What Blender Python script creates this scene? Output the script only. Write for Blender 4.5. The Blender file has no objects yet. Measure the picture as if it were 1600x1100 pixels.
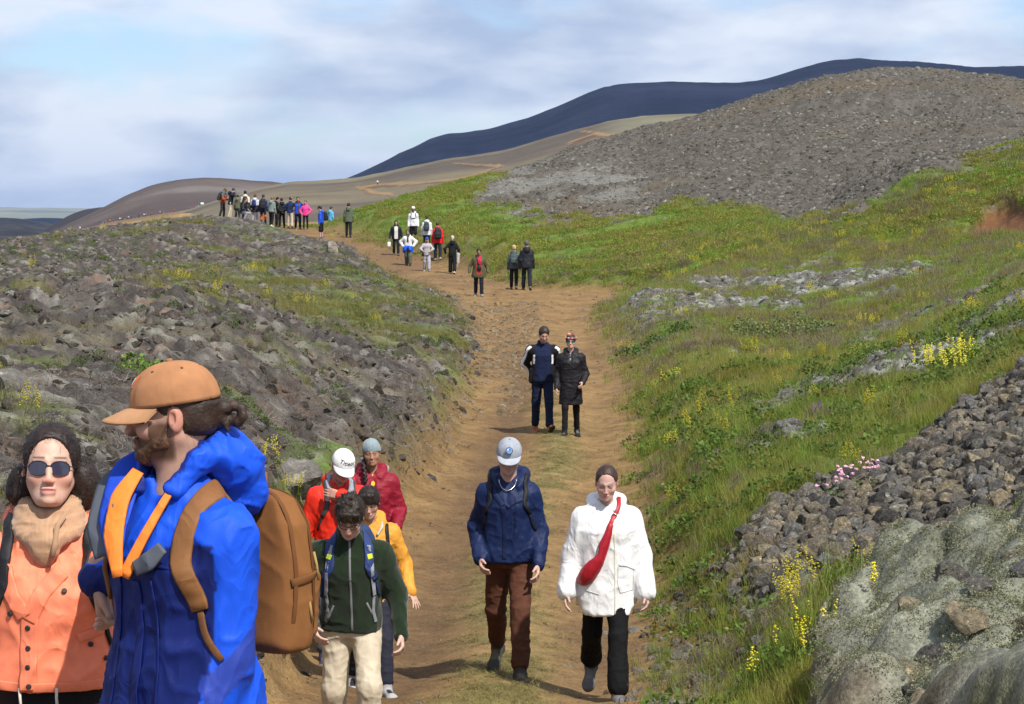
import bpy, bmesh, math, random
import numpy as np
from mathutils import Vector, Matrix, Euler
from mathutils.bvhtree import BVHTree
random.seed(7); RNG = np.random.default_rng(7)
scene = bpy.context.scene
COL = scene.collection

# ------------------------------------------------------------------ camera, sky, sun, exposure
F_PX = 3778.0; PITCH = math.atan(215.0 / F_PX)
cam_d = bpy.data.cameras.new('camera'); cam_d.sensor_width = 36.0; cam_d.lens = 36.0 * F_PX / 1600.0
cam_d.clip_start = 0.1; cam_d.clip_end = 80000
cam = bpy.data.objects.new('camera', cam_d); COL.objects.link(cam)
cam.location = (0, 0, 0); cam.rotation_euler = (math.pi / 2 - PITCH, 0, 0)
scene.camera = cam
SUN_EL, SUN_AZ = 51.0, 147.0          # degrees; azimuth clockwise from the viewing direction (+Y)
world = bpy.data.worlds.new('World'); scene.world = world; world.use_nodes = True
wn = world.node_tree.nodes; wl = world.node_tree.links; wn.clear()
w_out = wn.new('ShaderNodeOutputWorld'); w_bg = wn.new('ShaderNodeBackground'); w_bg.inputs['Strength'].default_value = 0.108
sky = wn.new('ShaderNodeTexSky'); sky.sky_type = 'NISHITA'; sky.sun_disc = False
sky.sun_elevation = math.radians(SUN_EL); sky.sun_rotation = math.radians(SUN_AZ)
sky.air_density = 1.0; sky.dust_density = 0.6; sky.ozone_density = 2.0
tc = wn.new('ShaderNodeTexCoord')
sep = wn.new('ShaderNodeSeparateXYZ'); wl.new(tc.outputs['Generated'], sep.inputs[0])
# clouds: soft layered noise over the whole dome
mp = wn.new('ShaderNodeMapping'); mp.inputs['Scale'].default_value = (5.5, 5.5, 15.0); mp.inputs['Location'].default_value = (0.35, 0.2, 0.9)
wl.new(tc.outputs['Generated'], mp.inputs[0])
nz = wn.new('ShaderNodeTexNoise'); nz.inputs['Scale'].default_value = 1.5; nz.inputs['Detail'].default_value = 7; nz.inputs['Roughness'].default_value = 0.5
nz.inputs['Distortion'].default_value = 0.35
wl.new(mp.outputs[0], nz.inputs['Vector'])
rm = wn.new('ShaderNodeMapRange'); rm.interpolation_type = 'SMOOTHSTEP'; rm.inputs['From Min'].default_value = 0.30; rm.inputs['From Max'].default_value = 0.52
wl.new(nz.outputs['Fac'], rm.inputs['Value'])
nz2 = wn.new('ShaderNodeTexNoise'); nz2.inputs['Scale'].default_value = 3.1; nz2.inputs['Detail'].default_value = 6
mp2 = wn.new('ShaderNodeMapping'); mp2.inputs['Scale'].default_value = (3.6, 3.6, 11); mp2.inputs['Location'].default_value = (4.1, 2.7, 1.3)
wl.new(tc.outputs['Generated'], mp2.inputs[0]); wl.new(mp2.outputs[0], nz2.inputs['Vector'])
cr = wn.new('ShaderNodeValToRGB')
cr.color_ramp.elements[0].position = 0.36; cr.color_ramp.elements[0].color = (3.3, 4.0, 5.5, 1)
cr.color_ramp.elements[1].position = 0.60; cr.color_ramp.elements[1].color = (6.2, 6.6, 7.4, 1)
wl.new(nz2.outputs['Fac'], cr.inputs[0])
mx = wn.new('ShaderNodeMix'); mx.data_type = 'RGBA'
fm = wn.new('ShaderNodeMath'); fm.operation = 'MULTIPLY'; fm.inputs[1].default_value = 0.93
wl.new(rm.outputs[0], fm.inputs[0]); wl.new(fm.outputs[0], mx.inputs['Factor'])
gain = wn.new('ShaderNodeMix'); gain.data_type = 'RGBA'; gain.blend_type = 'MULTIPLY'; gain.inputs['Factor'].default_value = 1.0
gain.inputs['B'].default_value = (0.80, 0.92, 1.15, 1)
wl.new(sky.outputs[0], gain.inputs['A']); wl.new(gain.outputs['Result'], mx.inputs['A']); wl.new(cr.outputs[0], mx.inputs['B'])
wl.new(mx.outputs['Result'], w_bg.inputs['Color']); wl.new(w_bg.outputs[0], w_out.inputs['Surface'])
sun_d = bpy.data.lights.new('sun', 'SUN'); sun_d.energy = 4.7; sun_d.angle = math.radians(1.2); sun_d.color = (1.0, 0.95, 0.87)
sun = bpy.data.objects.new('sun', sun_d); COL.objects.link(sun)
_az, _el = math.radians(SUN_AZ), math.radians(SUN_EL)
SUNV = Vector((math.sin(_az) * math.cos(_el), math.cos(_az) * math.cos(_el), math.sin(_el)))
sun.rotation_euler = SUNV.to_track_quat('Z', 'Y').to_euler()
scene.view_settings.view_transform = 'Standard'; scene.view_settings.look = 'None'
scene.view_settings.exposure = 0.35; scene.view_settings.gamma = 1.0; scene.view_settings.use_curve_mapping = False
scene.render.engine = 'CYCLES'
try:
    scene.cycles.use_denoising = True; scene.cycles.max_bounces = 4; scene.cycles.diffuse_bounces = 2; scene.cycles.glossy_bounces = 2; scene.cycles.volume_bounces = 0
    scene.cycles.transparent_max_bounces = 6
except Exception: pass

def W(u, v, y):
    r = (u - 800) / F_PX; w = -(v - 550) / F_PX; cp, sp = math.cos(PITCH), math.sin(PITCH)
    dy = w * sp + cp; dz = w * cp - sp; k = y / dy
    return Vector((r * k, y, dz * k))
def proj(x, y, z):
    cp, sp = math.cos(PITCH), math.sin(PITCH)
    f = y * cp - z * sp; up = y * sp + z * cp
    return 800 + F_PX * x / f, 550 - F_PX * up / f

# ------------------------------------------------------------------ helpers
def tag(o, label=None, cat=None, group=None, kind=None):
    if label: o['label'] = label
    if cat: o['category'] = cat
    if group: o['group'] = group
    if kind: o['kind'] = kind
    return o
def empty(name, loc=(0, 0, 0), rz=0.0, s=1.0):
    o = bpy.data.objects.new(name, None); COL.objects.link(o); o.location = loc; o.rotation_euler = (0, 0, rz); o.scale = (s, s, s)
    o.empty_display_size = 0.1
    return o
def mesh_np(name, V, faces, mat=None, parent=None, col=None, smooth=True, link=True, attrs=None):
    """V (N,3); faces (M,4) or (M,3) array or list of lists"""
    me = bpy.data.meshes.new(name); V = np.asarray(V, np.float32)
    if isinstance(faces, np.ndarray):
        k = faces.shape[1]; M = len(faces)
        me.vertices.add(len(V)); me.vertices.foreach_set('co', V.ravel())
        me.loops.add(M * k); me.loops.foreach_set('vertex_index', faces.astype(np.int32).ravel())
        me.polygons.add(M); me.polygons.foreach_set('loop_start', np.arange(0, M * k, k, dtype=np.int32))
        me.update(calc_edges=True); me.validate()
    else:
        me.from_pydata(V.tolist(), [], faces); me.update()
    if smooth and len(me.polygons): me.polygons.foreach_set('use_smooth', np.ones(len(me.polygons), bool))
    if col is not None:
        a = me.attributes.new('Col', 'FLOAT_COLOR', 'POINT'); c = np.ones((len(V), 4), np.float32)
        c[:, :3] = np.asarray(col, np.float32); a.data.foreach_set('color', c.ravel())
    for k, arr in (attrs or {}).items():
        a = me.attributes.new(k, 'FLOAT', 'POINT'); a.data.foreach_set('value', np.asarray(arr, np.float32))
    if mat: me.materials.append(mat)
    o = bpy.data.objects.new(name, me)
    if link: COL.objects.link(o)
    if parent: o.parent = parent
    return o

def _hash(ix, iy, iz, seed):
    h = (ix.astype(np.int64) * 374761393 + iy.astype(np.int64) * 668265263 + iz.astype(np.int64) * 2147483647 + seed * 974711) & 0xffffffff
    h = ((h ^ (h >> 13)) * 1274126177) & 0xffffffff
    h = ((h ^ (h >> 16)) * 2246822519) & 0xffffffff
    return ((h ^ (h >> 15)) & 0xffff).astype(np.float32) / 65535.0
def n2(x, y, seed=0):
    """smooth value noise, -1..1"""
    x = np.asarray(x, np.float64); y = np.asarray(y, np.float64)
    ix = np.floor(x); iy = np.floor(y); fx = (x - ix).astype(np.float32); fy = (y - iy).astype(np.float32)
    ix = ix.astype(np.int64); iy = iy.astype(np.int64); z = np.zeros_like(ix)
    ux = fx * fx * fx * (fx * (fx * 6 - 15) + 10); uy = fy * fy * fy * (fy * (fy * 6 - 15) + 10)
    a = _hash(ix, iy, z, seed); b = _hash(ix + 1, iy, z, seed); c = _hash(ix, iy + 1, z, seed); d = _hash(ix + 1, iy + 1, z, seed)
    return ((a * (1 - ux) + b * ux) * (1 - uy) + (c * (1 - ux) + d * ux) * uy) * 2 - 1
def fbm2(x, y, f, o=3, seed=0, gain=.5, ridged=False):
    s = 0; a = 1; t = 0
    for k in range(o):
        n = n2(x * f + 17.3 * k, y * f - 9.1 * k, seed + k)
        if ridged: n = 1 - 2 * np.abs(n)
        s = s + a * n; t += a; a *= gain; f *= 2.03
    return s / t
def n3(p, f, seed=0):
    x, y, z = [np.asarray(p[:, i], np.float64) * (f[i] if hasattr(f, '__len__') else f) for i in range(3)]
    ix, iy, iz = np.floor(x), np.floor(y), np.floor(z); fx, fy, fz = [(a - b).astype(np.float32) for a, b in ((x, ix), (y, iy), (z, iz))]
    ux, uy, uz = [t * t * t * (t * (t * 6 - 15) + 10) for t in (fx, fy, fz)]
    ix, iy, iz = ix.astype(np.int64), iy.astype(np.int64), iz.astype(np.int64)
    r = 0
    for i in (0, 1):
        for j in (0, 1):
            for k in (0, 1):
                r = r + _hash(ix + i, iy + j, iz + k, seed) * (ux if i else 1 - ux) * (uy if j else 1 - uy) * (uz if k else 1 - uz)
    return r * 2 - 1
def sstep(a, b, x):
    t = np.clip((x - a) / (b - a), 0, 1); return t * t * (3 - 2 * t)
def lerp3(a, b, t):
    t = np.asarray(t)[..., None]; return np.asarray(a) * (1 - t) + np.asarray(b) * t

def new_mat(name, rough=0.8, spec=0.3):
    m = bpy.data.materials.new(name); m.use_nodes = True; nt = m.node_tree
    b = nt.nodes['Principled BSDF']; b.inputs['Roughness'].default_value = rough
    if 'Specular IOR Level' in b.inputs: b.inputs['Specular IOR Level'].default_value = spec
    return m, nt, b
def add_bump(nt, b, scale, strength, dist, detail=5, rough=.6, coord='Object', prev=None):
    t = nt.nodes.new('ShaderNodeTexCoord'); n = nt.nodes.new('ShaderNodeTexNoise')
    n.inputs['Scale'].default_value = scale; n.inputs['Detail'].default_value = detail; n.inputs['Roughness'].default_value = rough
    nt.links.new(t.outputs[coord], n.inputs['Vector'])
    bp = nt.nodes.new('ShaderNodeBump'); bp.inputs['Strength'].default_value = strength; bp.inputs['Distance'].default_value = dist
    nt.links.new(n.outputs['Fac'], bp.inputs['Height'])
    if prev: nt.links.new(prev.outputs[0], bp.inputs['Normal'])
    nt.links.new(bp.outputs[0], b.inputs['Normal'])
    return bp, n
def col_mat(name, rough=.8, spec=.3, vary=.25, nscale=30, bump=(60, .3, .01), attr='Col', atype='GEOMETRY', extra=None):
    """base colour from a colour attribute, broken up by noise"""
    m, nt, b = new_mat(name, rough, spec)
    a = nt.nodes.new('ShaderNodeAttribute'); a.attribute_name = attr; a.attribute_type = atype
    t = nt.nodes.new('ShaderNodeTexCoord'); n = nt.nodes.new('ShaderNodeTexNoise'); n.inputs['Scale'].default_value = nscale; n.inputs['Detail'].default_value = 4
    n.inputs['Roughness'].default_value = .65
    nt.links.new(t.outputs['Object'], n.inputs['Vector'])
    r = nt.nodes.new('ShaderNodeMapRange'); r.inputs['From Min'].default_value = .25; r.inputs['From Max'].default_value = .75
    r.inputs['To Min'].default_value = 1 - vary; r.inputs['To Max'].default_value = 1 + vary
    nt.links.new(n.outputs['Fac'], r.inputs['Value'])
    x = nt.nodes.new('ShaderNodeVectorMath'); x.operation = 'SCALE'
    nt.links.new(a.outputs['Color'], x.inputs[0]); nt.links.new(r.outputs[0], x.inputs['Scale'])
    nt.links.new(x.outputs[0], b.inputs['Base Color'])
    if bump:
        bp, _ = add_bump(nt, b, *bump)
    return m
# ------------------------------------------------------------------ the terrain: one height field
ZP = np.array([[0, -1.6], [3, -1.85], [5.9, -2.12], [9, -2.5], [12, -2.82], [14, -3.03], [16.4, -3.29], [18, -3.45], [20, -3.6], [25, -3.76], [30, -3.8], [35, -3.74], [40, -3.65],
               [50, -3.52], [60, -3.36], [75, -3.0], [84, -2.8], [95, -2.75], [106, -2.62], [112, -2.3], [118, -1.85], [125, -1.28], [135, -.8], [142, -.55], [150, -.45], [165, -1.2], [200, -4], [300, -12]])
def zpath(y): return np.interp(y, ZP[:, 0], ZP[:, 1])
# trail edges (metres, distance along the view)
def _e(rows):
    d = np.array([r[0] for r in rows], float)
    return d, np.array([r[1] for r in rows]), np.array([r[2] for r in rows])
_k = lambda u, d: (u - 800) / F_PX * d
ED, EL, ER = _e([(0, -2.3, 1.3), (8, -2.1, 1.15), (14, -1.85, 1.15), (17, -1.75, 1.2), (20, -1.72, 1.4), (25, _k(555, 25), _k(1040, 25)), (30, _k(612, 30), _k(1022, 30)), (37, _k(690, 37), _k(1018, 37)),
    (41, _k(712, 41), _k(1018, 41)), (50, _k(744, 50), _k(992, 50)), (60, _k(742, 60), _k(966, 60)), (70, _k(730, 70), _k(945, 70)), (78, _k(718, 78), _k(950, 78)), (83, _k(700, 83), _k(1000, 83)),
    (87, _k(672, 87), _k(985, 87)), (91, _k(680, 91), _k(830, 91)), (95, _k(662, 95), _k(800, 95)), (101, _k(640, 101), _k(778, 101)), (106, _k(622, 106), _k(757, 106)), (112, _k(594, 112), _k(706, 112)), (118, _k(560, 118), _k(646, 118)), (121, _k(530, 121), _k(602, 121)),
    (125, _k(490, 125), _k(562, 125)), (132, _k(450, 132), _k(528, 132)), (140, _k(385, 140), _k(500, 140)), (146, _k(330, 146), _k(488, 146)), (152, _k(250, 152), _k(440, 152)), (170, _k(200, 170), _k(330, 170)), (300, _k(100, 300), _k(160, 300))])
CP = []   # control points (u, v, d)
for d in (3, 6, 9, 12, 16.4, 20, 25, 30, 40, 50, 60, 75, 84):
    xm = (np.interp(d, ED, EL) + np.interp(d, ED, ER)) / 2
    CP.append((xm, d, zpath(d)))
for d in (95, 106, 112, 118, 125, 135, 142, 150, 170):
    xm = (np.interp(d, ED, EL) + np.interp(d, ED, ER)) / 2
    CP.append((xm, d, zpath(d)))
for (u, v, d) in [
    # left, near to far
    (0, 1100, 9.5), (0, 900, 12), (0, 700, 16), (150, 690, 17), (300, 700, 20), (430, 830, 19.5), (460, 790, 22), (470, 745, 25.5), (-300, 650, 14), (-300, 480, 30), (-400, 420, 60),
    (560, 720, 28), (600, 690, 32.5), (680, 640, 39), (725, 600, 46), (0, 590, 24), (200, 560, 30), (400, 600, 30), (350, 660, 25), (500, 620, 33),
    (0, 466, 44), (200, 452, 46), (330, 480, 46), (450, 520, 46), (560, 545, 46), (650, 572, 46),
    (100, 455, 58), (350, 468, 60), (500, 500, 60), (620, 520, 58), (690, 500, 66), (620, 460, 78), (450, 445, 78), (250, 440, 78), (60, 440, 72), (-300, 430, 80),
    (560, 425, 92), (450, 410, 96), (300, 400, 100), (100, 405, 95), (520, 394, 112), (440, 376, 124), (350, 358, 130), (350, 343, 141), (400, 346, 141), (470, 352, 139), (517, 368, 157), (600, 356, 168), (450, 364, 165), (250, 352, 136), (200, 360, 128), (80, 373, 120), (0, 387, 114), (-300, 385, 115),
    (0, 430, 170), (200, 400, 190), (-300, 460, 180), (100, 420, 280), (300, 420, 280), (-300, 470, 280),
    # right, near to far
    (1300, 1190, 12.2), (1600, 1160, 10.8), (1600, 1100, 12), (1300, 1075, 14.6), (1130, 1075, 16.6), (1600, 900, 15), (1400, 970, 15.8), (1300, 945, 17.2), (1160, 905, 19.5), (1800, 800, 15), (1600, 750, 19), (1400, 770, 21.5), (1600, 600, 25), (1200, 820, 22),
    (1090, 770, 26), (1050, 720, 30), (1040, 665, 38), (1200, 650, 34), (1400, 580, 33), (1500, 610, 28.5), (1600, 485, 37), (1800, 420, 36), (1300, 600, 38), (1450, 545, 42), (1200, 525, 57), (1080, 570, 48), (1050, 520, 58), (1400, 470, 60), (1600, 400, 62), (1800, 350, 62),
    (1010, 470, 73), (1200, 430, 78), (1450, 400, 76), (1040, 445, 84), (1100, 400, 90), (960, 432, 90), (850, 425, 95),
    (1350, 362, 86), (1340, 335, 90), (1450, 268, 94), (1530, 262, 96), (1600, 235, 97), (1800, 215, 97), (1560, 352, 84), (1430, 372, 84), (1300, 322, 106), (1450, 262, 112), (1600, 240, 116), (1250, 360, 95), (1000, 370, 104), (850, 365, 113), (700, 352, 122), (690, 392, 110), (620, 375, 120), (560, 340, 133), (640, 318, 134), (740, 285, 146),
    (900, 318, 126), (1100, 322, 114), (1000, 262, 150), (1200, 225, 150), (1400, 205, 150), (1600, 200, 146), (1800, 200, 146), (800, 272, 160), (900, 235, 170), (1000, 208, 176), (1100, 180, 181), (1200, 148, 185), (1300, 121, 190), (1380, 110, 192), (1500, 117, 192), (1600, 125, 192), (1850, 160, 190),
    (700, 330, 200), (800, 330, 230), (900, 290, 230), (1100, 240, 240), (1380, 190, 250), (1600, 200, 250), (900, 340, 290), (1380, 270, 300), (1850, 250, 260), (600, 350, 200), (600, 380, 290), (450, 362, 190)]:
    p = W(u, v, d); CP.append((p.x, p.y, p.z))
CP = np.array(CP)
KT = 7.0
def _ts(x, y): return np.stack([x / y * KT, np.log(y)], -1)
_c = _ts(CP[:, 0], CP[:, 1]); _n = len(_c)
def _phi(r2): return 0.5 * r2 * np.log(r2 + 1e-12)
_K = _phi(((_c[:, None] - _c[None]) ** 2).sum(-1)) + np.eye(_n) * 2e-4
_P = np.concatenate([np.ones((_n, 1)), _c], 1)
_A = np.block([[_K, _P], [_P.T, np.zeros((3, 3))]])
_sol = np.linalg.solve(_A, np.concatenate([CP[:, 2] / CP[:, 1], np.zeros(3)]))
_GT = np.linspace(-.42 * KT, .42 * KT, 200); _GS = np.linspace(math.log(1.8), math.log(330), 260)
_g = np.stack(np.meshgrid(_GT, _GS, indexing='ij'), -1).reshape(-1, 2)
_q = _phi(((_g[:, None] - _c[None]) ** 2).sum(-1)) @ _sol[:_n] + _sol[_n] + _g @ _sol[_n + 1:]
_Q = _q.reshape(200, 260)
def H0(x, y):
    t = np.clip(x / y * KT, _GT[0], _GT[-1]); s = np.clip(np.log(y), _GS[0], _GS[-1])
    a = (t - _GT[0]) / (_GT[1] - _GT[0]); b = (s - _GS[0]) / (_GS[1] - _GS[0])
    i = np.clip(a.astype(int), 0, 198); j = np.clip(b.astype(int), 0, 258); a = a - i; b = b - j
    q = (_Q[i, j] * (1 - a) + _Q[i + 1, j] * a) * (1 - b) + (_Q[i, j + 1] * (1 - a) + _Q[i + 1, j + 1] * a) * b
    return q * y
def polymask(u, v, pts, soft, wob=0.0):
    """1 inside the outline, fading over soft"""
    P = np.array(pts, float); n = len(P); d2 = np.full(u.shape, 1e12); inside = np.zeros(u.shape, bool)
    for i in range(n):
        a = P[i]; b = P[(i + 1) % n]; e = b - a; wx = u - a[0]; wy = v - a[1]
        t = np.clip((wx * e[0] + wy * e[1]) / (e @ e), 0, 1)
        d2 = np.minimum(d2, (wx - t * e[0]) ** 2 + (wy - t * e[1]) ** 2)
        c = ((a[1] <= v) & (b[1] > v)) | ((b[1] <= v) & (a[1] > v))
        xs = a[0] + (v - a[1]) * e[0] / (e[1] if e[1] else 1e-9)
        inside ^= c & (u < xs)
    sd = np.where(inside, 1, -1) * np.sqrt(d2) + wob
    return sstep(-soft, soft, sd)

def terrain_eval(x, y, full=True):
    """height and surface-cover weights at map positions"""
    base = H0(x, y)
    xl = np.interp(y, ED, EL); xr = np.interp(y, ED, ER)
    # smooth wobble of the edges
    wob = fbm2(x * .0 + 3.1, y, .55, 3, 5) * .22 + fbm2(x, y, 1.7, 3, 6) * .14
    sl = (x - xl) + wob; sr = (xr - x) + wob * .8
    edge = np.minimum(sl, sr)
    soft = 0.28 + y * .004
    soft = np.where(sr < sl, soft * 2.2, soft * 1.2); pm = sstep(-soft, soft * .6, edge)
    u, v = proj(x, y, base)
    wv = fbm2(x, y, .8, 3, 40) * 1.0
    px = F_PX / y
    # ---- cover masks
    left = sstep(-.5, .5, -(x - (xl + xr) / 2)) * (y < 150)
    val = polymask(u, v, [(225, 440), (330, 425), (520, 425), (600, 430), (660, 450), (745, 500), (748, 600), (690, 640), (640, 590), (560, 540), (430, 500), (340, 470), (250, 462)], 14, wv * 26)
    gl = np.clip(val * (0.42 + 1.0 * fbm2(x, y, .45, 3, 77)), 0, 1)
    gl = np.maximum(gl, polymask(u, v, [(420, 900), (425, 770), (470, 735), (540, 720), (520, 800), (480, 880)], 18, wv * 22) * .9)
    gl = np.maximum(gl, sstep(.25, .5, fbm2(x, y, .33, 4, 90)) * .55 * (y > 55))
    gl = np.maximum(gl, sstep(.3, .5, fbm2(x, y, .9, 3, 91)) * .45 * (y < 60))
    lava = left * (1 - gl)
    # right-hand side
    scree = polymask(u, v, [(1120, 880), (1150, 850), (1250, 795), (1330, 765), (1400, 742), (1450, 690), (1500, 650), (1600, 585), (1700, 520), (1950, 500), (1950, 760), (1600, 890), (1480, 935), (1380, 970), (1300, 945), (1210, 970), (1160, 975)], 9, wv * 10) * (y < 45)
    moss = polymask(u, v, [(1262, 1180), (1270, 1060), (1330, 1010), (1400, 965), (1500, 930), (1600, 880), (1950, 740), (1950, 1250), (1300, 1300)], 8, wv * 9) * (y < 24)
    strips = np.zeros_like(x)
    for pts, w in (([(1190, 665), (1290, 625), (1400, 590), (1500, 545), (1560, 515), (1640, 475)], 11), ([(1330, 560), (1420, 520), (1500, 490), (1600, 455)], 9), ([(1180, 725), (1240, 708), (1290, 700)], 13), ([(1400, 600), (1470, 575), (1560, 545), (1620, 520)], 8)):
        for (a, b) in zip(pts[:-1], pts[1:]):
            ex, ey = b[0] - a[0], b[1] - a[1]; t = np.clip(((u - a[0]) * ex + (v - a[1]) * ey) / (ex * ex + ey * ey), 0, 1)
            dd = np.hypot(u - a[0] - t * ex, v - a[1] - t * ey); strips = np.maximum(strips, sstep(w + 5, w - 5, dd + wv * 14))
    strips *= (y < 70)
    lich = polymask(u, v, [(960, 470), (1010, 450), (1150, 440), (1250, 425), (1450, 420), (1400, 445), (1330, 460), (1340, 500), (1200, 492), (1100, 500), (1060, 530), (990, 520)], 9, wv * 34) * (y < 95)
    lich = lich * sstep(-.25, .1, fbm2(x * .55, y * .22, 1.3, 3, 55))
    hill = polymask(u, v, [(735, 318), (760, 280), (860, 235), (1100, 150), (1300, 60), (2000, 60), (2000, 190), (1600, 232), (1520, 258), (1430, 280), (1345, 335), (1300, 352), (1230, 358), (1180, 332), (1060, 326), (960, 350), (860, 352), (800, 338)], 6, wv * 20) * (y > 88)
    hill = np.maximum(hill, sstep(160, 172, y) * (u > 700))
    pale = polymask(u, v, [(735, 312), (790, 268), (900, 262), (1010, 280), (990, 315), (900, 336), (790, 340), (730, 335)], 16, wv * 30) * hill * sstep(-.25, .3, fbm2(x * .6, y * .3, .6, 3, 58))
    soil = polymask(u, v, [(1508, 372), (1530, 332), (1580, 318), (1650, 330), (1650, 368), (1590, 372)], 5, wv * 10) * (y < 110)
    right = 1 - left
    scree = scree * right; moss = moss * right * (1 - scree)
    rock_r = np.maximum(strips, lich) * right
    pm = pm * (1 - .0 * right)
    notp = 1 - pm
    # ---- relief
    h = base.copy()
    zp = zpath(y)
    wn_ = (x - xl) / np.maximum(xr - xl, .5)
    rut = -.085 * np.exp(-((wn_ - .27 + .03 * np.sin(y * .21)) / .11) ** 2) - .075 * np.exp(-((wn_ - .76 + .03 * np.sin(y * .17 + 1)) / .10) ** 2) + .035 * np.exp(-((wn_ - .53) / .1) ** 2)
    rut = rut * sstep(2, 10, y) * sstep(100, 70, y)
    zpp = zp + rut + fbm2(x, y, .5, 3, 12) * .05 + fbm2(x, y, 3.0, 3, 13) * .018
    far_t = sstep(126, 138, y)
    zpp = zpp * (1 - far_t) + (base + fbm2(x, y, .4, 3, 12) * .08 - .12) * far_t
    # worn banks: the trail lies a little below its surroundings
    h = h + notp * (.10 + .10 * fbm2(x, y, .6, 2, 21)) * sstep(3, 14, y)
    lv = lava * notp
    if full:
        warp = fbm2(x, y, .35, 2, 31) * 1.2
        r1 = fbm2(x + warp, y + warp, .42, 3, 32, .5, True)
        r2 = fbm2(x - warp * .5, y, 1.25, 3, 33, .55, True)
        r3 = fbm2(x, y, 4.2, 3, 34, .6)
        terr = np.floor((r1 * .5 + .5) * 4 + r2 * .35) / 4
        sc = np.clip(y / 30, .6, 1.05)
        h = h + lv * sc * (.16 * r1 + .12 * terr + (.15 + .04 * (y < 60)) * r2 + .10 * r3 - .07)
        g = notp * (1 - lava)
        h = h + g * (fbm2(x, y, .5, 3, 41) * .16 + np.abs(fbm2(x, y, 1.6, 3, 42)) * .14) * (1 - .6 * scree)
        h = h + rock_r * notp * (.10 + .12 * fbm2(x, y, 3.1, 3, 43, .6, True))
        mo = moss * notp
        h = h + mo * (.40 * np.sqrt(np.abs(fbm2(x + .5 * y, y * .8, .9, 2, 44, .5))) + .27 * np.sqrt(np.abs(fbm2(x, y, 2.8, 2, 45))) - .08)
        h = h + hill * (fbm2(x, y, .12, 3, 47) * .45 + fbm2(x, y, 1.3, 3, 48) * .12)
        h = h - soil * .35
        # hollow overhang lips of the green mound
        h = h + (1 - hill) * right * sstep(84, 92, y) * sstep(1280, 1360, u) * fbm2(x, y, .35, 3, 49) * .35
    h = h * (1 - pm) + zpp * pm
    M = dict(u=u, v=v, pm=pm, lava=lv, grassl=left * gl * notp, scree=scree * notp, moss=moss * notp, rock=rock_r * notp, hill=hill * notp, pale=pale, soil=soil, left=left, wn=wn_, edge=edge, right=right)
    if full: M['r2'] = r2; M['r1'] = r1; M['r3'] = r3
    return h, M

# grid: even steps in bearing and log distance, coarser outside the field of view
tg = np.concatenate([np.linspace(-1.6, -.27, 34)[:-1], np.linspace(-.27, -.232, 10)[:-1], np.linspace(-.232, .232, 790), np.linspace(.232, .27, 10)[1:], np.linspace(.27, 1.6, 34)[1:]])
lg = np.concatenate([np.arange(math.log(1.9), math.log(11), .018), np.arange(math.log(11), math.log(150), .0046), np.arange(math.log(150), math.log(300), .007)])
T2, L2 = np.meshgrid(tg, lg, indexing='ij'); Y2 = np.exp(L2); X2 = T2 * Y2
h_, TM = terrain_eval(X2.ravel(), Y2.ravel())
TX, TY, TZ = X2.ravel(), Y2.ravel(), h_
NT, NL = T2.shape
def ground_z(x, y):
    """height of the finished mesh at map position(s)"""
    x = np.asarray(x, float); y = np.asarray(y, float)
    a = np.interp(x / y, tg, np.arange(NT)); b = np.interp(np.log(y), lg, np.arange(NL))
    i = np.clip(a.astype(int), 0, NT - 2); j = np.clip(b.astype(int), 0, NL - 2); a = a - i; b = b - j
    Z = TZ.reshape(NT, NL)
    return (Z[i, j] * (1 - a) + Z[i + 1, j] * a) * (1 - b) + (Z[i, j + 1] * (1 - a) + Z[i + 1, j + 1] * a) * b

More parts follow.
